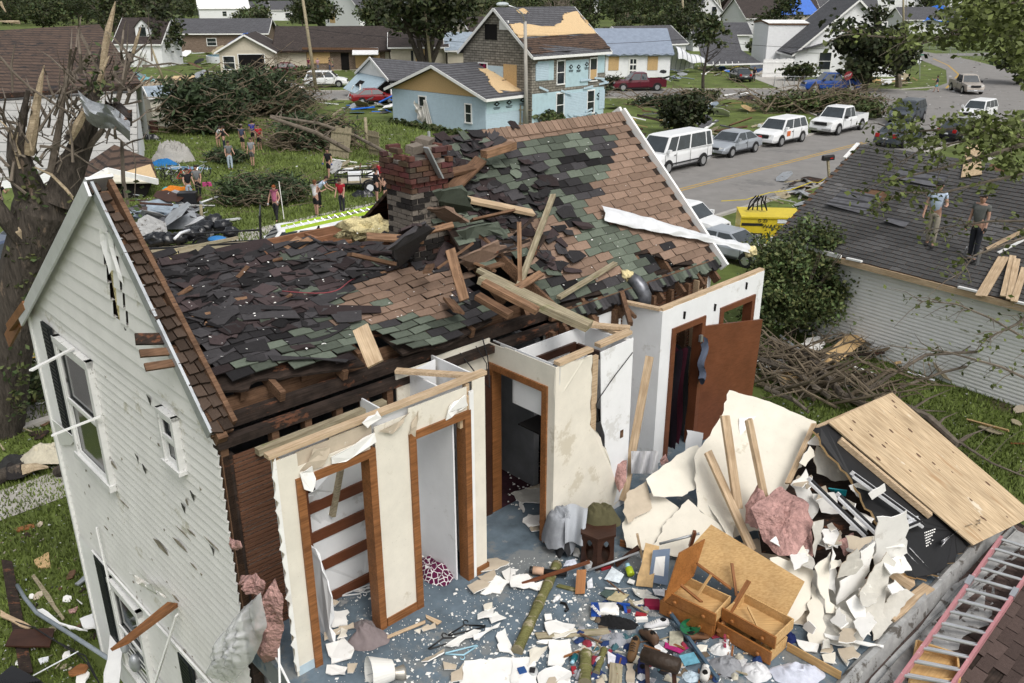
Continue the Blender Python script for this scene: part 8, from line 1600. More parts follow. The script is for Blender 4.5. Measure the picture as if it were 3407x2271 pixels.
bp=brush('heap of broken branches and greenery on the far lawns',GP(1950,322),3.2,2.2,1.7,1400,60,.3,1.5,name='brush_heap',lr=.06);bp['group']='brush heaps on the far lawns';k=0
while k<60:
    x,y=rt_.uniform(330,3350),rt_.uniform(45,225);g=GP(x,y)
    if not clear(x,y)or(45<g.x<80 and 88<g.y<240)or 86<g.y<106 or(30<g.x<38 and g.y<132):k+=.2;continue
    dup(bp,g,rt_.uniform(-.5,.5),scale=rt_.uniform(.7,1.5)*(1 if g.y<200 else 1.5));k+=1
brush('tangle of grey brown branches lying behind the closet wall',GP(2650,1270),3.0,1.5,.55,350,120,.1,.9,name='fallen_branches',lr=.075,ang=R(-40),needle=False);brush('thin branches lying on the grass before the right garage',GP(2900,1170),2.2,1.0,.4,260,60,.1,1.2,name='fallen_branches',lr=.04,needle=False)
for i,(P,r,lb)in enumerate((([(2560,1130,.5),(2700,1190,.5),(2800,1310,.4),(2880,1345,.3)],.13,'grey fallen trunk lying behind the plywood sheet'),([(2530,1195,.5),(2650,1240,.5),(2760,1320,.4)],.09,'long fallen branch with red bark behind the closet wall'),([(3000,1350,.2),(3090,1390,.3),(3190,1480,.15)],.12,'broken log lying on the grass right of the plywood'),([(2545,1290,.4),(2640,1330,.3),(2690,1370,.2)],.07,'pale broken branch beside the cream drywall top'),([(2850,1330,.3),(2960,1250,.7),(3080,1180,1.0),(3410,1160,1.3)],.06,'long grey branch reaching across the garage wall'),([(2990,1290,.3),(3130,1240,.5),(3407,1170,1.0)],.045,'thin grey branch rising right over the grass'),([(3190,1470,.2),(3300,1540,.2),(3420,1590,.2)],.03,'thin twig trailing over the right hand grass'),([(1160,500,.8),(1050,440,2.2),(900,390,3.0)],.16,'long bare fallen trunk slanting towards the chimney'),([(1300,515,.5),(1180,450,1.3),(1060,410,2.2),(900,385,2.6)],.13,'second bare trunk slanting towards the chimney'))):
    b=MB();q=[GP(*p)for p in P];b.tube(q,[r*(1-.5*j/len(q))for j in range(len(q))],8,rough=.1)
    for j in range(7):s=rt_.uniform(0,len(q)-1.01);o=q[int(s)].lerp(q[int(s)+1],s%1);d=V((rt_.uniform(-1,1),rt_.uniform(-.6,.6),rt_.uniform(.1,1)));b.tube([o,o+d*.5,o+d*.9+V((.2,0,0))],[r*.35,r*.2,r*.05],5)
    tag(b.build('fallen_branch',mm('bark_grey')),lb,'branch')
# splintered tree in the left foreground
TY=19.5
spl=thing('splintered_tree','huge splintered tree stripped to broken pale limbs at the left edge','tree',PY(40,1500,TY)*1)
def LT(pts,m,name,rough=.08,n=10):
    b=MB();b.tube([PY(x,y,TY+dz)for x,y,w_,dz in pts],[w_*.39*TY/FPX for x,y,w_,dz in pts],n,rough=rough);return b.build(name,mm(m),spl)
Ze=lambda*a:[(x*.3827,y*.3827,w_*.3827,dz)for x,y,w_,dz in a]
LT([(-20,1560,220,0),(5,1400,190,0),(28,1200,180,0),(66,950,190,0),(110,800,205,0),(135,700,215,0),(150,625,190,.1)],'bark','trunk',.07,16)
LT([(190,680,150,0),(225,590,120,.2),(275,470,95,.4),(300,395,80,.4)],'bark','limb');LT([(130,720,150,0),(85,600,120,-.2),(60,520,90,-.3),(48,440,50,-.3)],'bark','limb')
LT(Ze((640,1250,220,0),(740,1050,190,.2),(830,800,120,.4),(880,560,100,.4),(905,420,80,.4)),'bark','limb');LT(Ze((860,780,60,.35),(905,470,85,.38),(945,250,65,.4),(985,90,38,.4),(1003,10,8,.4)),'split_wood','splintered_spike',.15,7)
LT(Ze((610,1250,30,-.3),(680,1080,90,-.35),(740,960,70,-.35),(790,930,20,-.3)),'split_wood','split_face',.2,6);LT(Ze((820,800,25,.2),(860,690,40,.15),(930,520,30,.2),(955,480,6,.2)),'split_wood','splinter',.2,5)
LT(Ze((250,1340,120,-.3),(280,1150,110,-.3),(320,900,85,-.3),(360,680,45,-.3),(385,565,6,-.3)),'split_wood','splintered_spike',.14,7);LT(Ze((180,1500,160,-.2),(160,1250,120,-.2),(190,1050,80,-.2),(245,780,45,-.2)),'bark','limb')
LT(Ze((440,1500,90,.1),(490,1250,85,.1),(540,950,60,.2),(555,790,45,.2),(650,620,30,.2),(720,560,26,.2),(860,480,16,.2)),'bark_grey','limb');LT(Ze((650,640,24,.2),(740,500,26,.2),(780,420,24,.2),(805,340,8,.2)),'bark_grey','limb')
LT(Ze((940,1080,70,.5),(1030,850,55,.5),(1090,620,52,.5),(1150,480,45,.5),(1190,350,40,.5),(1222,220,6,.5)),'bark_grey','limb');LT(Ze((1160,460,40,.48),(1195,330,36,.46),(1225,240,8,.46)),'split_wood','splinter',.2,5);LT(Ze((1170,460,24,.5),(1240,400,20,.5),(1300,360,8,.5)),'bark_grey','limb')
LT(Ze((600,1520,110,.2),(690,1350,80,.3),(800,1240,70,.3),(900,1120,62,.3)),'bark_grey','limb');LT(Ze((0,490,26,-.6),(110,620,28,-.6),(260,760,26,-.5),(520,930,24,-.4),(660,1000,18,-.3)),'bark_grey','limb');LT(Ze((560,820,24,.2),(760,740,30,.3),(920,670,30,.4),(1070,620,26,.5)),'bark_grey','limb');LT(Ze((590,930,34,.2),(760,790,32,.3),(900,700,28,.4),(1040,680,20,.5)),'bark_grey','limb')
LT(Ze((110,800,20,0),(105,640,26,0),(100,560,22,0),(130,380,6,0)),'bark_grey','limb');LT(Ze((960,455,16,.5),(1100,460,20,.5),(1230,510,20,.5),(1370,580,10,.5)),'bark_grey','limb');LT(Ze((800,1060,14,-.3),(900,1130,20,-.3),(1040,1210,18,-.3),(1160,1310,8,-.3)),'bark_grey','limb')
LT([(115,555,6,-.4),(170,580,12,-.4),(220,630,15,-.4),(260,680,10,-.4),(275,700,3,-.4)],'split_wood','hanging_splinter',.1,5);LT([(-10,690,60,-.5),(30,730,50,-.5),(60,765,45,-.5),(95,800,60,-.3)],'split_wood','broken_stub',.15,7);LT([(70,800,60,-.4),(20,730,70,-.6),(-30,660,60,-.7)],'bark','limb')
for q in(((60,440),(50,500),(66,560)),((0,400),(30,430),(70,520)),((95,420),(100,470),(105,500)),((20,40),(8,20),(0,5)),((0,70),(30,72),(65,74))):LT([(x,y,14-5*i,-.5)for i,(x,y)in enumerate(q[::-1])],'split_wood','splinter',.2,5)
LT([(405,470,16,.4),(410,600,20,.3),(425,680,14,.3)],'bark_grey','hanging_limb',.1,5);LT([(440,470,5,.4),(452,560,5,.3),(448,655,4,.3)],'bark_grey','hanging_limb',.1,4)
b=MB()
for i in range(420):x,y=rt_.choice([(80,800),(110,1000),(60,1250),(310,270),(430,700),(270,760),(60,1330),(100,620)]);b.leaf(PY(x+rt_.gauss(0,30),y+rt_.gauss(0,45),TY-.5),.1,LG(rt_,1.3))
b.build('leaf_tufts',mm('leaf'),spl)
b=MB()
for i in range(150):
    x,y=rt_.choice([(60,470),(115,480),(200,380),(250,330),(330,250),(420,260),(300,420),(60,620),(200,520),(350,430)]);x+=rt_.gauss(0,35);y+=rt_.gauss(0,45);a=rt_.gauss(-1.5,.8);L=rt_.uniform(40,190);d0=rt_.uniform(-.8,.8);P=[PY(x+math.cos(a)*L*s+rt_.gauss(0,5),y+math.sin(a)*L*s+14*s*s*rt_.uniform(-1,1),TY+d0+s*rt_.uniform(-.6,.6))for s in(0,.35,.7,1)];r=rt_.uniform(.012,.045);b.tube(P,[r,r*.75,r*.5,r*.15],4)
b.build('snapped_twigs',mm('bark_grey'),spl)
b=MB();fo=lambda s,t:PY(258+175*s+30*t*(1-s),298+100*s+t*(100-35*s)+10*math.sin(s*7),TY-1.1+.5*(t-.5)**2*2+.16*math.sin(s*9+t*5)+.3*t+.22*MN.noise(V((s*5,t*3,2))));b.sheet(fo,18,8);tag(b.build('crumpled_sheet_metal',mm('galv'),smooth=False),'crumpled grey sheet metal wrapped round the splintered limb','sheet metal')
b=MB();b.sheet(lambda s,t:PY(350+90*s,330+30*s+t*(70-15*s)+8*math.sin(s*9),TY-.2+.3*math.sin(t*4+s*3)),10,6);tag(b.build('crumpled_sheet_metal',mat('rusty_metal',(.05,.042,.038),rough=.6,metal=.4,var=.4,dirt=((.11,.05,.025),.55,4,(1,1,1)))),'dark rusty folded metal behind the grey sheet metal','sheet metal')
# leafy limbs reaching in from the right
rtg=thing('leafy_tree','tree at the right edge reaching leafy twigs over the street and garage','tree',(13.5,17.5,0));b=MB();lf=MB()
BR=[[(3500,-60),(3300,60),(3100,130),(2900,120),(2800,100)],[(3500,400),(3330,410),(3150,430),(3000,440),(2920,410)],[(3500,560),(3300,600),(3140,640),(3000,640),(2900,700)],[(3500,735),(3300,735),(3180,750),(3050,770)],[(3500,450),(3280,520),(3130,560),(2960,600)],[(3500,480),(3350,440),(3200,470),(3060,500),(2960,560)],[(3500,80),(3350,120),(3200,110),(3050,150)],[(3500,1180),(3300,1060),(3180,1010),(3050,1000)],[(3500,760),(3380,800),(3240,850),(3180,930)],[(3480,1000),(3380,1080),(3250,1140)],[(3500,20),(3380,10),(3200,-10)],[(3480,1290),(3330,1220),(3150,1170),(2960,1150)],[(3500,470),(3400,460),(3300,430),(3190,450)]]
for bi,br in enumerate(BR):
    Yd=17+rt_.uniform(-1,1.5);q=[PY(x,y,Yd)for x,y in br];r0=rt_.uniform(.03,.05);b.tube(q,[r0*(1-.75*i/(len(q)-1))for i in range(len(q))],5)
    for j in range(16):
        s=rt_.uniform(.2,len(q)-1.02);o=q[int(s)].lerp(q[int(s)+1],s%1);d=V((rt_.uniform(-1,.2),rt_.uniform(-.5,.5),rt_.uniform(-.7,.5)));L=rt_.uniform(.25,.9);e2=o+d*L;b.tube([o,o+d*L*.5+Z*.06,e2],[.012,.008,.004],4)
        dense=(11 if o.y and br[0][1]<600 else 4)if bi not in(7,9,11)else 3
        for _ in range(dense):lf.leaf(o.lerp(e2,rt_.uniform(.3,1.1))+V((rt_.gauss(0,.10),rt_.gauss(0,.10),rt_.gauss(0,.10))),rt_.uniform(.05,.10),(lambda s:(.11*s,.135*s,.038*s))(rt_.uniform(.5,1.5)))
for(x,y,sx,sy,n)in((3345,70,90,60,1700),(3230,100,80,40,420),(3400,190,22,60,420),(3080,130,80,30,170),(3260,30,80,50,700),(3270,450,80,45,420),(3070,440,70,40,200),(3360,560,60,60,260),(2990,370,40,25,80),(3330,430,60,30,260)):
    cl_=[(rt_.gauss(x,sx*.7),rt_.gauss(y,sy*.7))for _ in range(max(6,n//40))]
    for i in range(n):c=rt_.choice(cl_);lf.leaf(PY(c[0]+rt_.gauss(0,20),c[1]+rt_.gauss(0,15),17+rt_.uniform(-1.5,1.5)),rt_.uniform(.05,.10),(lambda s:(.12*s,.145*s,.045*s))(rt_.uniform(.4,1.6)))
b.tube([(13.5,17.5,0),(13.3,17.4,4),(13.6,17.5,8),(13.2,17.3,11)],[.3,.24,.16,.08],10)
for br in BR[:8]:q=PY(*br[0],17);b.tube([(13.4,17.4,min(10.5,q.z-.6)),q],[.07,.045],6)
b.build('trunk',mm('bark_grey'),rtg);lf.build('crown',mm('leaf'),rtg)
# ---------------------------------------------------------------- poles, signs, fences
def pole(label,base,top_px,r=.16,arm=None,m='grey_wood',name='utility_pole',cat='pole',cross=False):
    t=thing(name,label,cat,base);top=PY(*top_px,base.y);b=MB();b.tube([base,base.lerp(top,.5),top],[r,r*.9,r*.75],9);b.build('pole',mm(m),t,smooth=True)
    if arm:
        q=[PY(x,y,base.y-dy)for x,y,dy in arm];b=MB();b.tube(q,.05,6);b.build('lamp_arm',mm('steel'),t,smooth=True);e2=q[-1];b=MB();d=(q[-1]-q[-2]).normalized();b.blob(e2+d*.35-Z*.03,(.55,.24,.17),.05,1,14,8,M=Matrix.Rotation(math.atan2(d.y,d.x),4,'Z'));b.build('lamp_head',mat('lamp_housing',(.45,.50,.52),rough=.35,var=.05),t,smooth=True)
    return t
pole('leaning wooden utility pole left of the collapsed garage',GP(1052,298),(1002,-40),.2);pole('leaning wooden pole with a small street lamp before the shade tree',GP(1437,262),(1408,-30),.2,arm=[(1413,35,0),(1398,15,0),(1368,9,0)])
pole('pale street lamp pole with a cobra head lamp before the two storey house',GP(1752,432),(1747,70),.17,arm=[(1748,80,0),(1738,45,.3),(1715,25,.8),(1685,16,1.2)],m='concrete',name='street_lamp',cat='street lamp')
pole('wooden utility pole left of the narrow white house',GP(2276,150),(2270,-30),.3);pole('thin wooden pole in the trees above the tarped house',GP(2079,75),(2079,-30),.35);pole('pale wooden pole in front of the tarped bungalow',GP(3007,122),(3005,-30),.28);pole('short leaning pole right of the splintered tree',GP(545,268),(505,160),.16);pole('small broken post on the lawn beside the fence panel',GP(1222,495),(1215,390),.14);pole('wooden stub post on the lawn behind the black trailer',GP(672,745),(668,680),.09)
for x0,y0,z0,x1,y1,z1,lb in((1020,95,0,2276,130,0,'sagging overhead cable between the leaning poles and the far pole'),(2276,130,0,3500,140,0,'overhead cable running right across the corner house')):
    p0,p1=PY(x0,y0,95),PY(x1,y1,112 if x1<3000 else 118);b=MB();b.tube([p0.lerp(p1,s)-Z*1.0*4*s*(1-s)for s in[i/16 for i in range(17)]],.03,4);tag(b.build('overhead_cable',mm('black_rubber')),lb,'cable')
ss=thing('stop_sign','red stop sign knocked askew beside the blue pickup','sign',GP(2838,316),0);b=MB();b.tube([(0,0,0),(-.9,-.3,2.0)],.04,6);b.build('post',mm('galv'),ss,local=True);b=MB();SM=Matrix.Translation((-.95,-.4,2.05))@Matrix.Rotation(R(-55),4,'Z')@Matrix.Rotation(R(70),4,'X')@Matrix.Rotation(R(28),4,'Z');b.slab([SM@V((.5*math.cos(a),.5*math.sin(a),0))for a in[R(22.5+45*i)for i in range(8)]],.02,nrm=(SM.to_3x3()@Z));b.build('sign_plate',mat('stop_red',(.26,.03,.035),rough=.4),ss,local=True);texmesh('STOP',.32,SM@Matrix.Translation((0,0,.012)),mm('plate'),ss)
ns=thing('street_name_sign','back of a stop sign with green street name blades at the corner','sign',GP(3060,262));b=MB();b.tube([(0,0,0),(-.5,0,3.1)],.04,6);b.build('post',mm('galv'),ns,local=True);b=MB();b.slab([V((-.36+.42*math.cos(a)*.8,.1+.2*math.cos(a),2.2+.45*math.sin(a)))for a in[R(22.5+45*i)for i in range(8)]],.02);b.build('sign_plate',mm('plate'),ns,local=True);b=MB();b.box(-1.0,.0,-.01,.01,2.85,3.0);b.box(-.51,-.49,-.45,.45,3.02,3.17);b.build('name_blade',mat('sign_green',(.03,.2,.13),rough=.4),ns,local=True)
mb_=thing('mailbox','black mailbox on a leaning post by the street','mailbox',GP(2757,600),R(20));b=MB();b.beam((.05,0,0),(-.25,0,1.2),.12,.12);b.build('post',mm('grey_wood'),mb_,local=True);b=MB();b.hexa([(-.62,-.12,1.2),(.12,-.12,1.22),(.12,.12,1.22),(-.62,.12,1.2)],[(-.62,-.12,1.4),(.12,-.12,1.42),(.12,.12,1.42),(-.62,.12,1.4)]);b.tube([(-.62,0,1.38),(.12,0,1.4)],.12,12);b.build('box',mm('black_metal'),mb_,local=True);b=MB();b.box(-.2,-.0,-.14,-.125,1.3,1.36);b.build('flag',mm('lamp_red'),mb_,local=True)
def fence(label,p0,p1,h,m,sp=.16,w_=.12,lean=0,name='fence'):
    p0,p1=V(p0),V(p1);d=p1-p0;L=d.length;d.normalize();n_=Z.cross(d);t=thing(name,label,'fence',p0);b=MB();up=Z+n_*lean
    for i in range(int(L/sp)):q=p0+d*(i*sp+w_/2);b.beam(q,q+up*h*rt_.uniform(.95,1.02),w_,.025,up=n_)
    b.build('boards',mm(m),t);b=MB()
    for z in(.25,.8):b.beam(p0+up*h*z-n_*.04,p1+up*h*z-n_*.04,.05,.08)
    b.build('rails',mm(m),t)
fence('small grey wooden picket fence at the porch of the small blue house',GP(1325,395),GP(1395,408),1.3,'grey_wood',.24,.1);fence('tilted weathered fence panel leaning in the fallen branches',GP(1095,520),GP(1170,530),2.0,'grey_wood',.3,.27,.25,'wooden_fence');fence('brown upright fence panel beside the stump on the lawn',GP(1228,512),GP(1270,520),1.6,'grey_wood',.3,.27,0,'wooden_fence');fence('white board fence left of the corner house',GP(2535,256),GP(2640,256),2.3,'white_paint',.2,.19);fence('wooden lattice gate beside the bright green shrub',GP(1705,428),GP(1772,430),1.9,'grey_wood',.3,.1)
for lb,p0,p1 in(('chain link fence sagging in front of the fallen dark tree',GP(2575,288),GP(2870,285)),('chain link fence along the upper grass by the junction',GP(3070,160),GP(3300,205))):
    t=thing('chain_link_fence',lb,'fence',p0);b=MB();n=9
    for i in range(n+1):q=p0.lerp(p1,i/n);b.tube([q,q+Z*1.25],.035,5)
    b.tube([p0+Z*1.25,p0.lerp(p1,.5)+Z*1.0,p1+Z*1.25],.025,5);b.build('posts',mm('galv'),t);b=MB();d=p1-p0;k=int(d.length/.5)
    for i in range(k):
        for s in(0,1):b.tube([p0+d*((i+s)/k)+Z*.05,p0+d*((i+1-s)/k)+Z*1.15],.008,3)
    b.build('mesh',mm('galv'),t)
# ---------------------------------------------------------------- things on the far lawns
pool=thing('round_pool','pale blue round pool in front of the brick house','pool',GP(762,205));b=MB();b.tube([(0,0,0),(0,0,1.0)],3.4,28);b.build('pool_wall',mm('plate'),pool,local=True);b=MB();b.tube([(0,0,.98),(0,0,1.03)],3.2,28);b.build('water',mat('pool_water',(.10,.27,.36),rough=.1),pool,local=True)
gh=thing('toppled_polytunnel','toppled white ribbed trailer roof shell lying beside the carport','wreckage',GP(2270,240),R(20));b=MB();b.sheet(lambda s,t:V((-2.4+4.8*s,-1.2+2.6*math.cos(t*3.0)*.6+s*.8,.3+3.6*math.sin(t*2.6)*(.9-.45*s)+.15*math.sin(s*9))),14,12);b.build('shell',mm('alu_white'),gh,local=True,smooth=True);b=MB()
for i in range(7):s=i/6;b.tube([V((-2.4+4.8*s,-1.25+2.6*math.cos(t*3.0)*.6+s*.8,.33+3.6*math.sin(t*2.6)*(.9-.45*s)+.15*math.sin(s*9)))for t in[j/8 for j in range(9)]],.05,4)
b.build('ribs',mm('galv'),gh,local=True)
heap('grey tarpaulin mound on the lawn beside the blue tarp',GP(580,535),1.5,1.0,1.2,(.33,.32,.30),'tarpaulin','tarp',wr=6);heap('bright blue tarp crumpled at the foot of the grey tarpaulin mound',GP(545,548),1.0,.5,.35,(.02,.14,.36),'tarpaulin','tarp',wr=8);heap('flat pale blue tarp strip spread on the lawn',GP(610,560),1.9,.35,.12,(.16,.26,.38),'tarpaulin','tarp',wr=8);heap('black plastic bag lying on the grass near the red shirts',GP(1210,650),.7,.4,.3,(.012,.012,.014),'plastic_bag','bag',wr=8,m=mm('black_bag'));heap('black bag on the grass in front of the beige shed',GP(500,462),.9,.4,.35,(.012,.012,.014),'plastic_bag','bag',wr=8,m=mm('black_bag'));heap('second black bag beside the rusty barrel',GP(488,435),.6,.4,.45,(.012,.012,.014),'plastic_bag','bag',wr=8,m=mm('black_bag'))
b=MB();b.tube([GP(515,440),GP(515,440)+Z*.9],.32,14);tag(b.build('barrel',mat('rusty_barrel',(.07,.03,.022),var=.4)),'dark rusty barrel in front of the beige garden shed','barrel')
heap('orange plastic slide lying beside the bicycles',GP(590,632,.5),.85,.22,.2,(.58,.18,.02),'plastic_slide','slide',wr=3,rz=.2);box('turquoise plastic crate in front of the orange slide',GP(582,660),1.0,.5,.6,.1,mat('turquoise_plastic',(.03,.36,.38),rough=.4),'plastic_crate','crate');box('black bin beside the turquoise crate',GP(632,700),.9,.6,.95,.1,mm('black_metal'),'bin','bin');box('pink toy beside the woman in grey on the lawn',GP(690,618),.5,.3,.2,.3,mat('pink_plastic',(.42,.05,.18)),'toy','toy')
def bike(label,c,ang,col):
    t=thing('bicycle',label,'bicycle',c,ang);b=MB()
    for x in(-.52,.52):
        w=MB();w.tube([(x+.33*math.cos(a),.02*math.sin(2*a),.34+.33*math.sin(a))for a in[i*math.pi/9 for i in range(19)]],.025,5);o=w.build('wheel',mm('black_rubber'),t,local=True);w=MB();[w.tube([(x,0,.34),(x+.31*math.cos(a),0,.34+.31*math.sin(a))],.004,3)for a in[i*.52 for i in range(12)]];w.build('spokes',mm('steel'),o,local=True)
    for p0,p1 in(((-.52,0,.34),(-.1,0,.3)),((-.1,0,.3),(-.25,0,.78)),((-.52,0,.34),(-.22,0,.7)),((-.22,0,.7),(.32,0,.75)),((-.1,0,.3),(.34,0,.68)),((.52,0,.34),(.3,0,.88))):b.tube([p0,p1],.022,5)
    b.build('frame',col,t,local=True);b=MB();b.box(-.38,-.14,-.06,.06,.78,.83);b.build('saddle',HB,t,local=True);b=MB();b.tube([(.3,-.27,.95),(.28,0,.9),(.3,.27,.95)],.018,5);b.build('handlebar',mm('steel'),t,local=True)
for lb,x,y,a,cm_ in(('white bicycle uppermost in the heap of bicycles on the lawn',585,596,10,mm('plate')),('dark red bicycle in the heap beside the white one',620,608,40,mm('lamp_red')),('black bicycle at the left of the bicycle heap',560,605,-20,mm('black_metal')),('silver bicycle behind the woman in grey',672,592,70,mm('steel'))):bike(lb,GP(x,y),R(a),cm_)
def junk(label,quad,n,cols,smin,smax,zmax,group=None,name='wreckage_piece',cat='wreckage',seed=1,long=.5):
    r=random.Random(seed)
    for i in range(n):
        x,y=r.uniform(quad[0],quad[2]),r.uniform(quad[1],quad[3]);g=GP(x,y);g.z=r.uniform(.02,zmax)*r.random();a=r.uniform(0,6.28);s=r.uniform(smin,smax);b=MB();el=r.uniform(-.35,.5)
        if r.random()<long:d=V((math.cos(a),math.sin(a),el*.5));b.beam(g,g+d*s*1.6,s*.11,s*.05,tw=r.uniform(-1,1))
        else:
            u_=V((math.cos(a),math.sin(a),el))*s*.5;v_=V((-math.sin(a),math.cos(a),r.uniform(-.3,.6)))*s*.35;P=[g-u_-v_,g+u_*r.uniform(.2,.6)-v_*1.2,g+u_-v_*.4,g+u_*.8+v_,g-u_*.3+v_*1.2,g-u_+v_*.5];b.slab(P,.02,nrm=None)
        lo_=min(q.z for q in b.v)
        if lo_<.01:b.v=[q+Z*(.012-lo_)for q in b.v]
        tag(b.build('broken_board' if len(b.v)==8 else name,mm(r.choice(cols))),label,cat,group or label.split(' on ')[0]+'s')
junk('small scrap of bent siding and metal on the heap behind the trailer',(430,690,690,800),60,['alu_white','galv','gutter_grey','grey_shingle','door_dark','alu_white','tin_roof'],.5,1.7,1.1,'scrap heap behind the black trailer',seed=5,long=.25)
junk('broken board on the lawn below the side street',(2040,320,2520,470),70,['white_paint','old_wood','grey_wood','burnt_wood','osb','grey_shingle','tin_roof'],.5,1.9,.5,'broken boards on the debris covered lawn',seed=6,long=.7)
junk('broken board on the grass by the street corner',(2850,265,3060,290),22,['white_paint','pine_trim','grey_wood','osb'],.6,2.0,.8,'broken boards at the street corner',seed=7,long=.7)
junk('household wreckage on the ground before the carport',(2330,222,2530,255),40,['white_paint','black_metal','tarp_blue','galv','grey_wood','machine_yellow'],.5,1.5,1.0,'wreckage around the carport',seed=8)
junk('household wreckage on the ground beside the tarped house',(2200,205,2290,285),34,['white_paint','black_metal','galv','grey_wood','tarp_grey','leaf'],.6,1.8,1.2,'wreckage beside the tarped house',seed=9)
junk('wreckage on the ground before the collapsed garage',(1100,330,1330,380),42,['white_paint','grey_wood','black_metal','tarp_blue','galv','plate'],.5,1.7,.8,'wreckage before the collapsed garage',seed=10)
junk('piece of wreckage on the ground around the brick house',(540,170,860,260),55,['white_paint','grey_wood','black_metal','galv','old_wood','plate'],.7,2.2,.8,'wreckage around the brick house',seed=11)
junk('piece of wreckage on the ground in front of the ranch house',(840,240,1060,300),40,['white_paint','grey_wood','black_metal','galv','leaf','old_wood'],.6,2.0,.7,'wreckage before the ranch house',seed=12)
junk('splintered piece on the lawn by the chimney',(1100,540,1330,580),30,['white_paint','grey_wood','gutter_grey','old_wood'],.4,1.2,.5,'splintered pieces on the lawn by the chimney',seed=13,long=.6)
junk('small torn board on the grass beside the right garage',(2560,1150,3150,1290),48,['old_wood','grey_wood','gutter_grey','gypsum','galv','osb','burnt_wood','white_paint'],.25,.85,.3,'torn boards between the ruined house and garage',seed=14)
junk('small brown panel scrap on the right hand grass',(3050,1370,3400,1640),9,['osb','paper_brown','pine_trim','grey_wood'],.25,.7,.05,'brown scraps on the right hand grass',seed=15,long=.3)
junk('piece of wreckage on the street side grass by the mailbox',(2590,600,2730,690),30,['old_wood','grey_wood','galv','burnt_wood','gutter_grey'],.4,1.3,.35,'wreckage on the grass by the mailbox',seed=16)
junk('small rubbish scrap on the grass left of the gable',(0,1330,290,1560),26,['gypsum','grey_wood','old_wood','white_paint','burnt_wood','galv'],.08,.4,.1,'rubbish on the grass left of the gable',seed=17,long=.4)
junk('small rubbish scrap on the grass by the lower gable windows',(0,1700,330,2260),34,['gypsum','grey_wood','old_wood','white_paint','paper_brown','burnt_wood'],.04,.2,.08,'rubbish on the grass by the lower windows',seed=18,long=.35)
r5=random.Random(3);b=MB()  # uncountable litter
for i in range(5200):
    z=r5.random()
    x,y=(r5.uniform(0,3407),180+520*r5.random()**1.5)if z<.72 else((r5.uniform(0,350),r5.uniform(1300,2271))if z<.86 else(r5.uniform(2560,3407),r5.uniform(1120,1700)))
    g=GP(x,y,.03);l=HMI@g
    if-.3<l.x<8.8 and-9<l.y<6.4:continue
    if abs((g-RC).dot(SN))<5 and(g-RC).dot(SD)<25:continue
    s=r5.uniform(.25,1)*(.02+g.y*.0016)*(1.0 if z<.72 else .8);a=r5.uniform(0,6.28);u_=V((math.cos(a),math.sin(a),r5.uniform(-.2,.3)))*s;v_=V((-math.sin(a),math.cos(a),r5.uniform(0,.5)))*s*r5.uniform(.15,.7)
    c=r5.choice([(.55,.54,.5),(.3,.27,.22),(.16,.11,.07),(.62,.62,.62),(.05,.05,.05),(.22,.2,.16),(.35,.38,.4)]);b.face([g-u_-v_,g+u_-v_*.6,g+u_*.8+v_,g-u_*.7+v_],0,c)
tag(b.build('scattered_litter',mm('paint_attr')),'small litter strewn over the lawns','litter',kind='stuff')
b=MB()
for i in range(52000):  # grass blades on the lawns that read closest
    z=r5.random()
    x,y=(r5.uniform(430,1500),r5.uniform(400,830))if z<.45 else((r5.uniform(0,420),r5.uniform(1150,2271))if z<.7 else(r5.uniform(2540,3407),r5.uniform(1120,1750)))
    g=GP(x,y);l=HMI@g
    if-.2<l.x<8.7 and-9<l.y<6.2:continue
    s=.05+.0018*g.y;h=s*r5.uniform(.7,1.7);a=r5.uniform(0,6.28);d=V((math.cos(a),math.sin(a),0))*s*.28;t=V((r5.uniform(-.6,.6)*h,r5.uniform(-.6,.6)*h,h));k=r5.uniform(.55,1.5)*(1+.5*MN.noise(g*.35));b.face([g-d,g+d,g+t],0,(.115*k,.152*k,.035*k))
tag(b.build('grass_blades',mm('leaf')),'short green grass on the lawns around the ruined house','grass',kind='stuff')
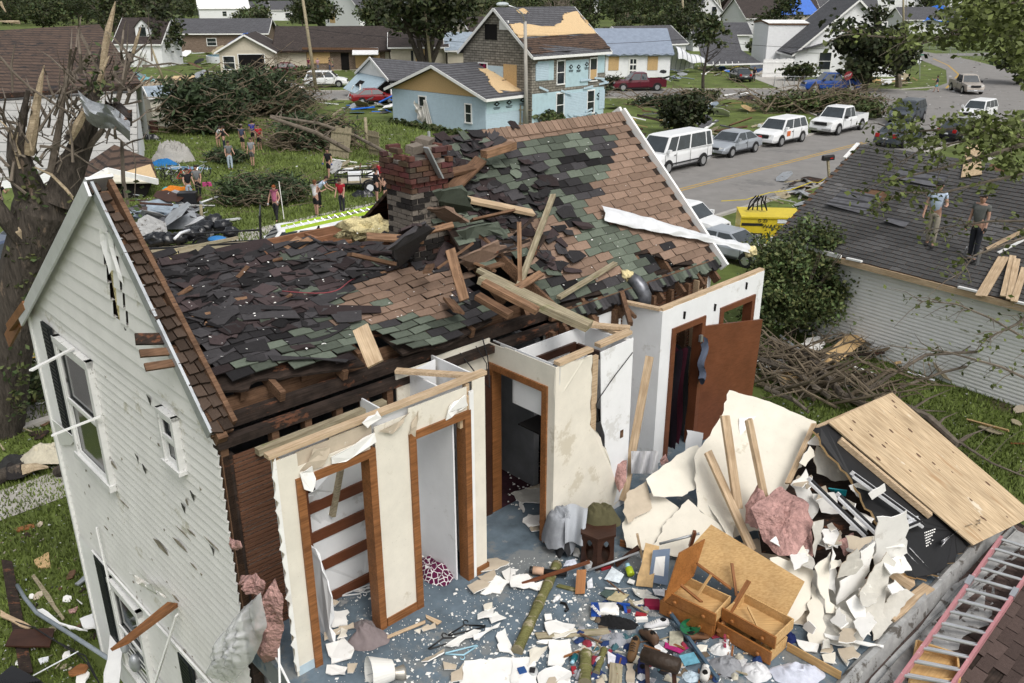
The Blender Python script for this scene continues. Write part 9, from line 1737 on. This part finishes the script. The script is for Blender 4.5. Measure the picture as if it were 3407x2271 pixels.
# ---------------------------------------------------------------- left yard under the gable
for P,z,m,lb,nm,ct in(
  ([(10,490),(105,510),(285,1470),(165,1470)],.1,'burnt_wood','long dark brown panel lying on the grass at the lower left','panel','panel'),([(120,1100),(470,1095),(430,1250),(45,1245)],.2,'door_dark','dark brown shelf board lying over the long panel','board','board'),([(0,930),(275,1075),(240,1095),(0,985)],.15,'fresh_wood','pale board lying across the long dark panel','board','board'),([(310,935),(370,920),(520,1040),(760,1110),(600,1090),(430,1010)],.25,'white_paint','curved white siding strip beside the grey pipe','siding','siding'),([(955,1150),(1050,1190),(1060,1330),(1035,1568),(900,1568)],1.0,'white_paint','upright white perforated soffit board at the lower wall','soffit','board'),([(690,1010),(810,960),(870,870),(860,1080),(730,1090)],.3,'white_paint','curled white vinyl siding by the house corner','siding','siding'),([(805,990),(885,980),(1030,1190),(950,1190)],.4,'grey_wood','grey weathered plank end against the house corner','plank','plank'),([(270,640),(300,625),(560,1000),(540,1020)],.08,'grey_wood','mossy timber edging half sunk in the grass','timber','timber'),([(650,705),(790,590),(800,620),(680,715)],.1,'galv','short grey metal strip near the house wall','strip','strip'),([(120,225),(290,180),(300,210),(150,250)],.05,'pine_trim','small brown broken board on the grass','board','board'),([(295,500),(420,430),(440,560),(330,560)],.05,'osb','frayed brown board scrap on the bare soil','board','board'),([(590,930),(680,900),(650,950),(600,955)],.06,'pink_wool','pinkish insulation scrap on the grass','insulation','insulation'),([(665,1500),(740,1450),(780,1480),(740,1568),(660,1568)],.3,'gypsum','white crumpled cloth at the bottom left','cloth','cloth'),([(590,1470),(700,1400),(770,1410),(740,1470),(620,1505)],.35,'pine_trim','brown fabric scrap at the bottom left','fabric','fabric'),([(560,1300),(605,1285),(610,1330),(540,1350)],.1,'gypsum','white paper scrap near the white rod','paper','paper'),([(330,1360),(420,1340),(425,1370),(350,1400)],.08,'plate','white packet with a blue mark at the lower left','packet','packet')):
    b=MB();b.slab(jag([q2(x,y,z)for x,y in P],.015,4),.03);tag(b.build(nm,mm(m)),lb,ct)
b=MB();b.tube([q2(150,720,.15),q2(215,830,.3),q2(320,960,.45),q2(620,1150,.7),q2(950,1362,.9)],.035,8);tag(b.build('grey_pipe',mat('pvc_grey',(.21,.24,.27),rough=.5),smooth=True),'long bent grey conduit pipe beside the gable','pipe')
b=MB();b.tube([q2(290,1505,.1),q2(680,1295,.4)],.012,5);tag(b.build('white_rod',mm('plate')),'thin white rod near the bottom left corner','rod')
b=MB();b.tube([q2(20,1000,.1),q2(300,1090,.2),q2(620,1290,.3),q2(740,1330,.5),q2(860,1568,.5)],.012,5);b.tube([q2(450,1190,.1),q2(640,1280,.3),q2(760,1400,.5),q2(840,1540,.4)],.01,5);tag(b.build('cable',mm('black_rubber')),'black cable snaking over the wreckage under the gable','cable')
mt=thing('electric_meter','grey electric meter boxes on the lower gable wall','meter',HP(-.1,1.9,0));b=MB();q=GPx(450,2205,.1);b.blob(q,(.09,.09,.16),.05,1,12,8);b.blob(q+V((-.22,.2,.12)),(.06,.06,.11),.05,1,10,8);b.build('meter_box',mm('galv'),mt,smooth=True)
pv=thing('black_grille','black ribbed plastic grille panel at the bottom left corner','grille',q2(150,1540));b=MB()
for i in range(16):b.beam(q2(-30+i*4,1530-4*i+8,.3).lerp(q2(110,1425,.3),i/16),q2(-10,1620,.3).lerp(q2(380,1568,.3),i/16)+V((0,0,.02)),.025,.05)
b.slab([q2(-30,1530,.26),q2(125,1425,.26),q2(385,1568,.26),q2(0,1640,.26)],.03);b.build('slats',mm('black_metal'),pv)
lg=thing('log','splintered pale log lying on the grass left of the gable','log',q1(200,1220,.1));b=MB();b.tube([q1(-40,1290,.2),q1(60,1240,.2),q1(200,1205,.25)],.16,9);b.build('bark',mm('bark'),lg);b=MB();b.tube([q1(195,1207,.25),q1(310,1185,.25),q1(420,1185,.25)],[.14,.09,.02],7,rough=.3);b.build('splinters',mm('split_wood'),lg)
heap('dark tarpaulin scrap wrapped over the splintered log',q1(135,1240,.15),.3,.3,.22,(.02,.018,.018),'tarpaulin','tarp');heap('cream and white quilt lying on a log by the gable corner',q1(450,1095,.25),.75,.4,.3,(.50,.46,.36),'quilt','quilt',wr=8);heap('dark metal sheet bundle on the ground behind the trunk',GP(60,1560,.05),.5,.4,.3,(.03,.03,.03),'bundle','bundle')
b=MB();b.tube([q1(500,1230,.1),q1(560,1190,.25)],.13,8);tag(b.build('log',mm('bark')),'short log end under the cream quilt','log')
al=thing('aluminium_ladder','thin aluminium ladder leaning against the white sided garage','ladder',GP(3120,1200));lbot=[GP(3110,1155),GP(3155,1230)];ltop=[RO(3205,880)+Z*.5,RO(3252,890)+Z*.5]
for i in range(2):b=MB();b.beam(lbot[i],ltop[i],.03,.07);b.build('rail',mm('steel'),al)
b=MB();[b.tube([lbot[0].lerp(ltop[0],s),lbot[1].lerp(ltop[1],s)],.016,6)for s in[.08+.085*i for i in range(11)]];b.build('rungs',mm('steel'),al)
for i,(p0,p1)in enumerate((((3330,865),(3252,1000)),((3345,865),(3268,1000)),((3368,860),(3335,1000)),((3382,870),(3355,1010)),((3407,900),(3370,1018)))):
    o=['leftmost new plank sticking over the garage eave','second new plank from the left over the garage eave','middle new plank over the garage eave','fourth new plank over the garage eave','rightmost new plank over the garage eave'][i];plank(RO(*p0)+Z*.08,RO(*p1)+Z*.12,.16,.045,'fresh_wood',o,group='new planks over the garage eave')
plank(RO(3280,835)+Z*.05,RO(3430,760)+Z*.06,.1,.06,'fresh_wood','timber lying on the garage roof at the right edge','timber','timber');plank(RO(3320,845)+Z*.04,RO(3430,790)+Z*.05,.09,.03,'white_paint','white painted strip lying on the garage roof at the right edge','trim','trim')
b=MB();o=RO(3200,600)+Z*.2;b.slab([RO(3195,600)+Z*.1,RO(3265,590)+Z*.1,RO(3260,500)+Z*.15,RO(3215,490)+Z*.15],.02);tag(b.build('plywood_piece',mm('plywood')),'plywood piece lying on the garage roof among the leaves','plywood')
bx=thing('ac_unit','dark metal unit standing at the garage wall foot','unit',GP(3225,1170),R(-46));b=MB();b.box(-.7,.7,-.35,.35,0,1.0);[b.box(-.65,.65,-.37,-.35,.1+i*.09,.15+i*.09)for i in range(9)];b.build('casing',mm('black_metal'),bx,local=True)
b=MB();b.slab([GP(2715,1205,.25),GP(2820,1110,.55),GP(2900,1120,.5),GP(2780,1210,.15)],.03);tag(b.build('panel',mm('osb')),'brown and grey panel tilted on the grass before the garage','panel')
plank(GP(2830,1050,.6),GP(2920,1040,.6),.3,.05,'door_brown','red brown board leaning behind the bush at the garage wall','board','board')
b=MB();b.tube([GP(2832,1110),GP(2845,1020,0)+Z*0],.03,6);b.v=[];b.f=[];b.m=[];b.c=[];q=GP(2832,1110);b.tube([q,q+V((.1,0,1.5))],.03,6);tag(b.build('metal_post',mm('galv')),'thin metal post standing beside the bush','post')
b=MB();tp=[GP(2400,668,.9),GP(2560,640,.5),GP(2700,605,.8),GP(2750,590,1.1)];b.tube([q for p0,p1 in zip(tp[:-1],tp[1:])for q in(p0,p0.lerp(p1,.5)-Z*.15)]+[tp[-1]],.022,4);tag(b.build('caution_tape',mm('machine_yellow')),'yellow caution tape strung along the pavement','tape')
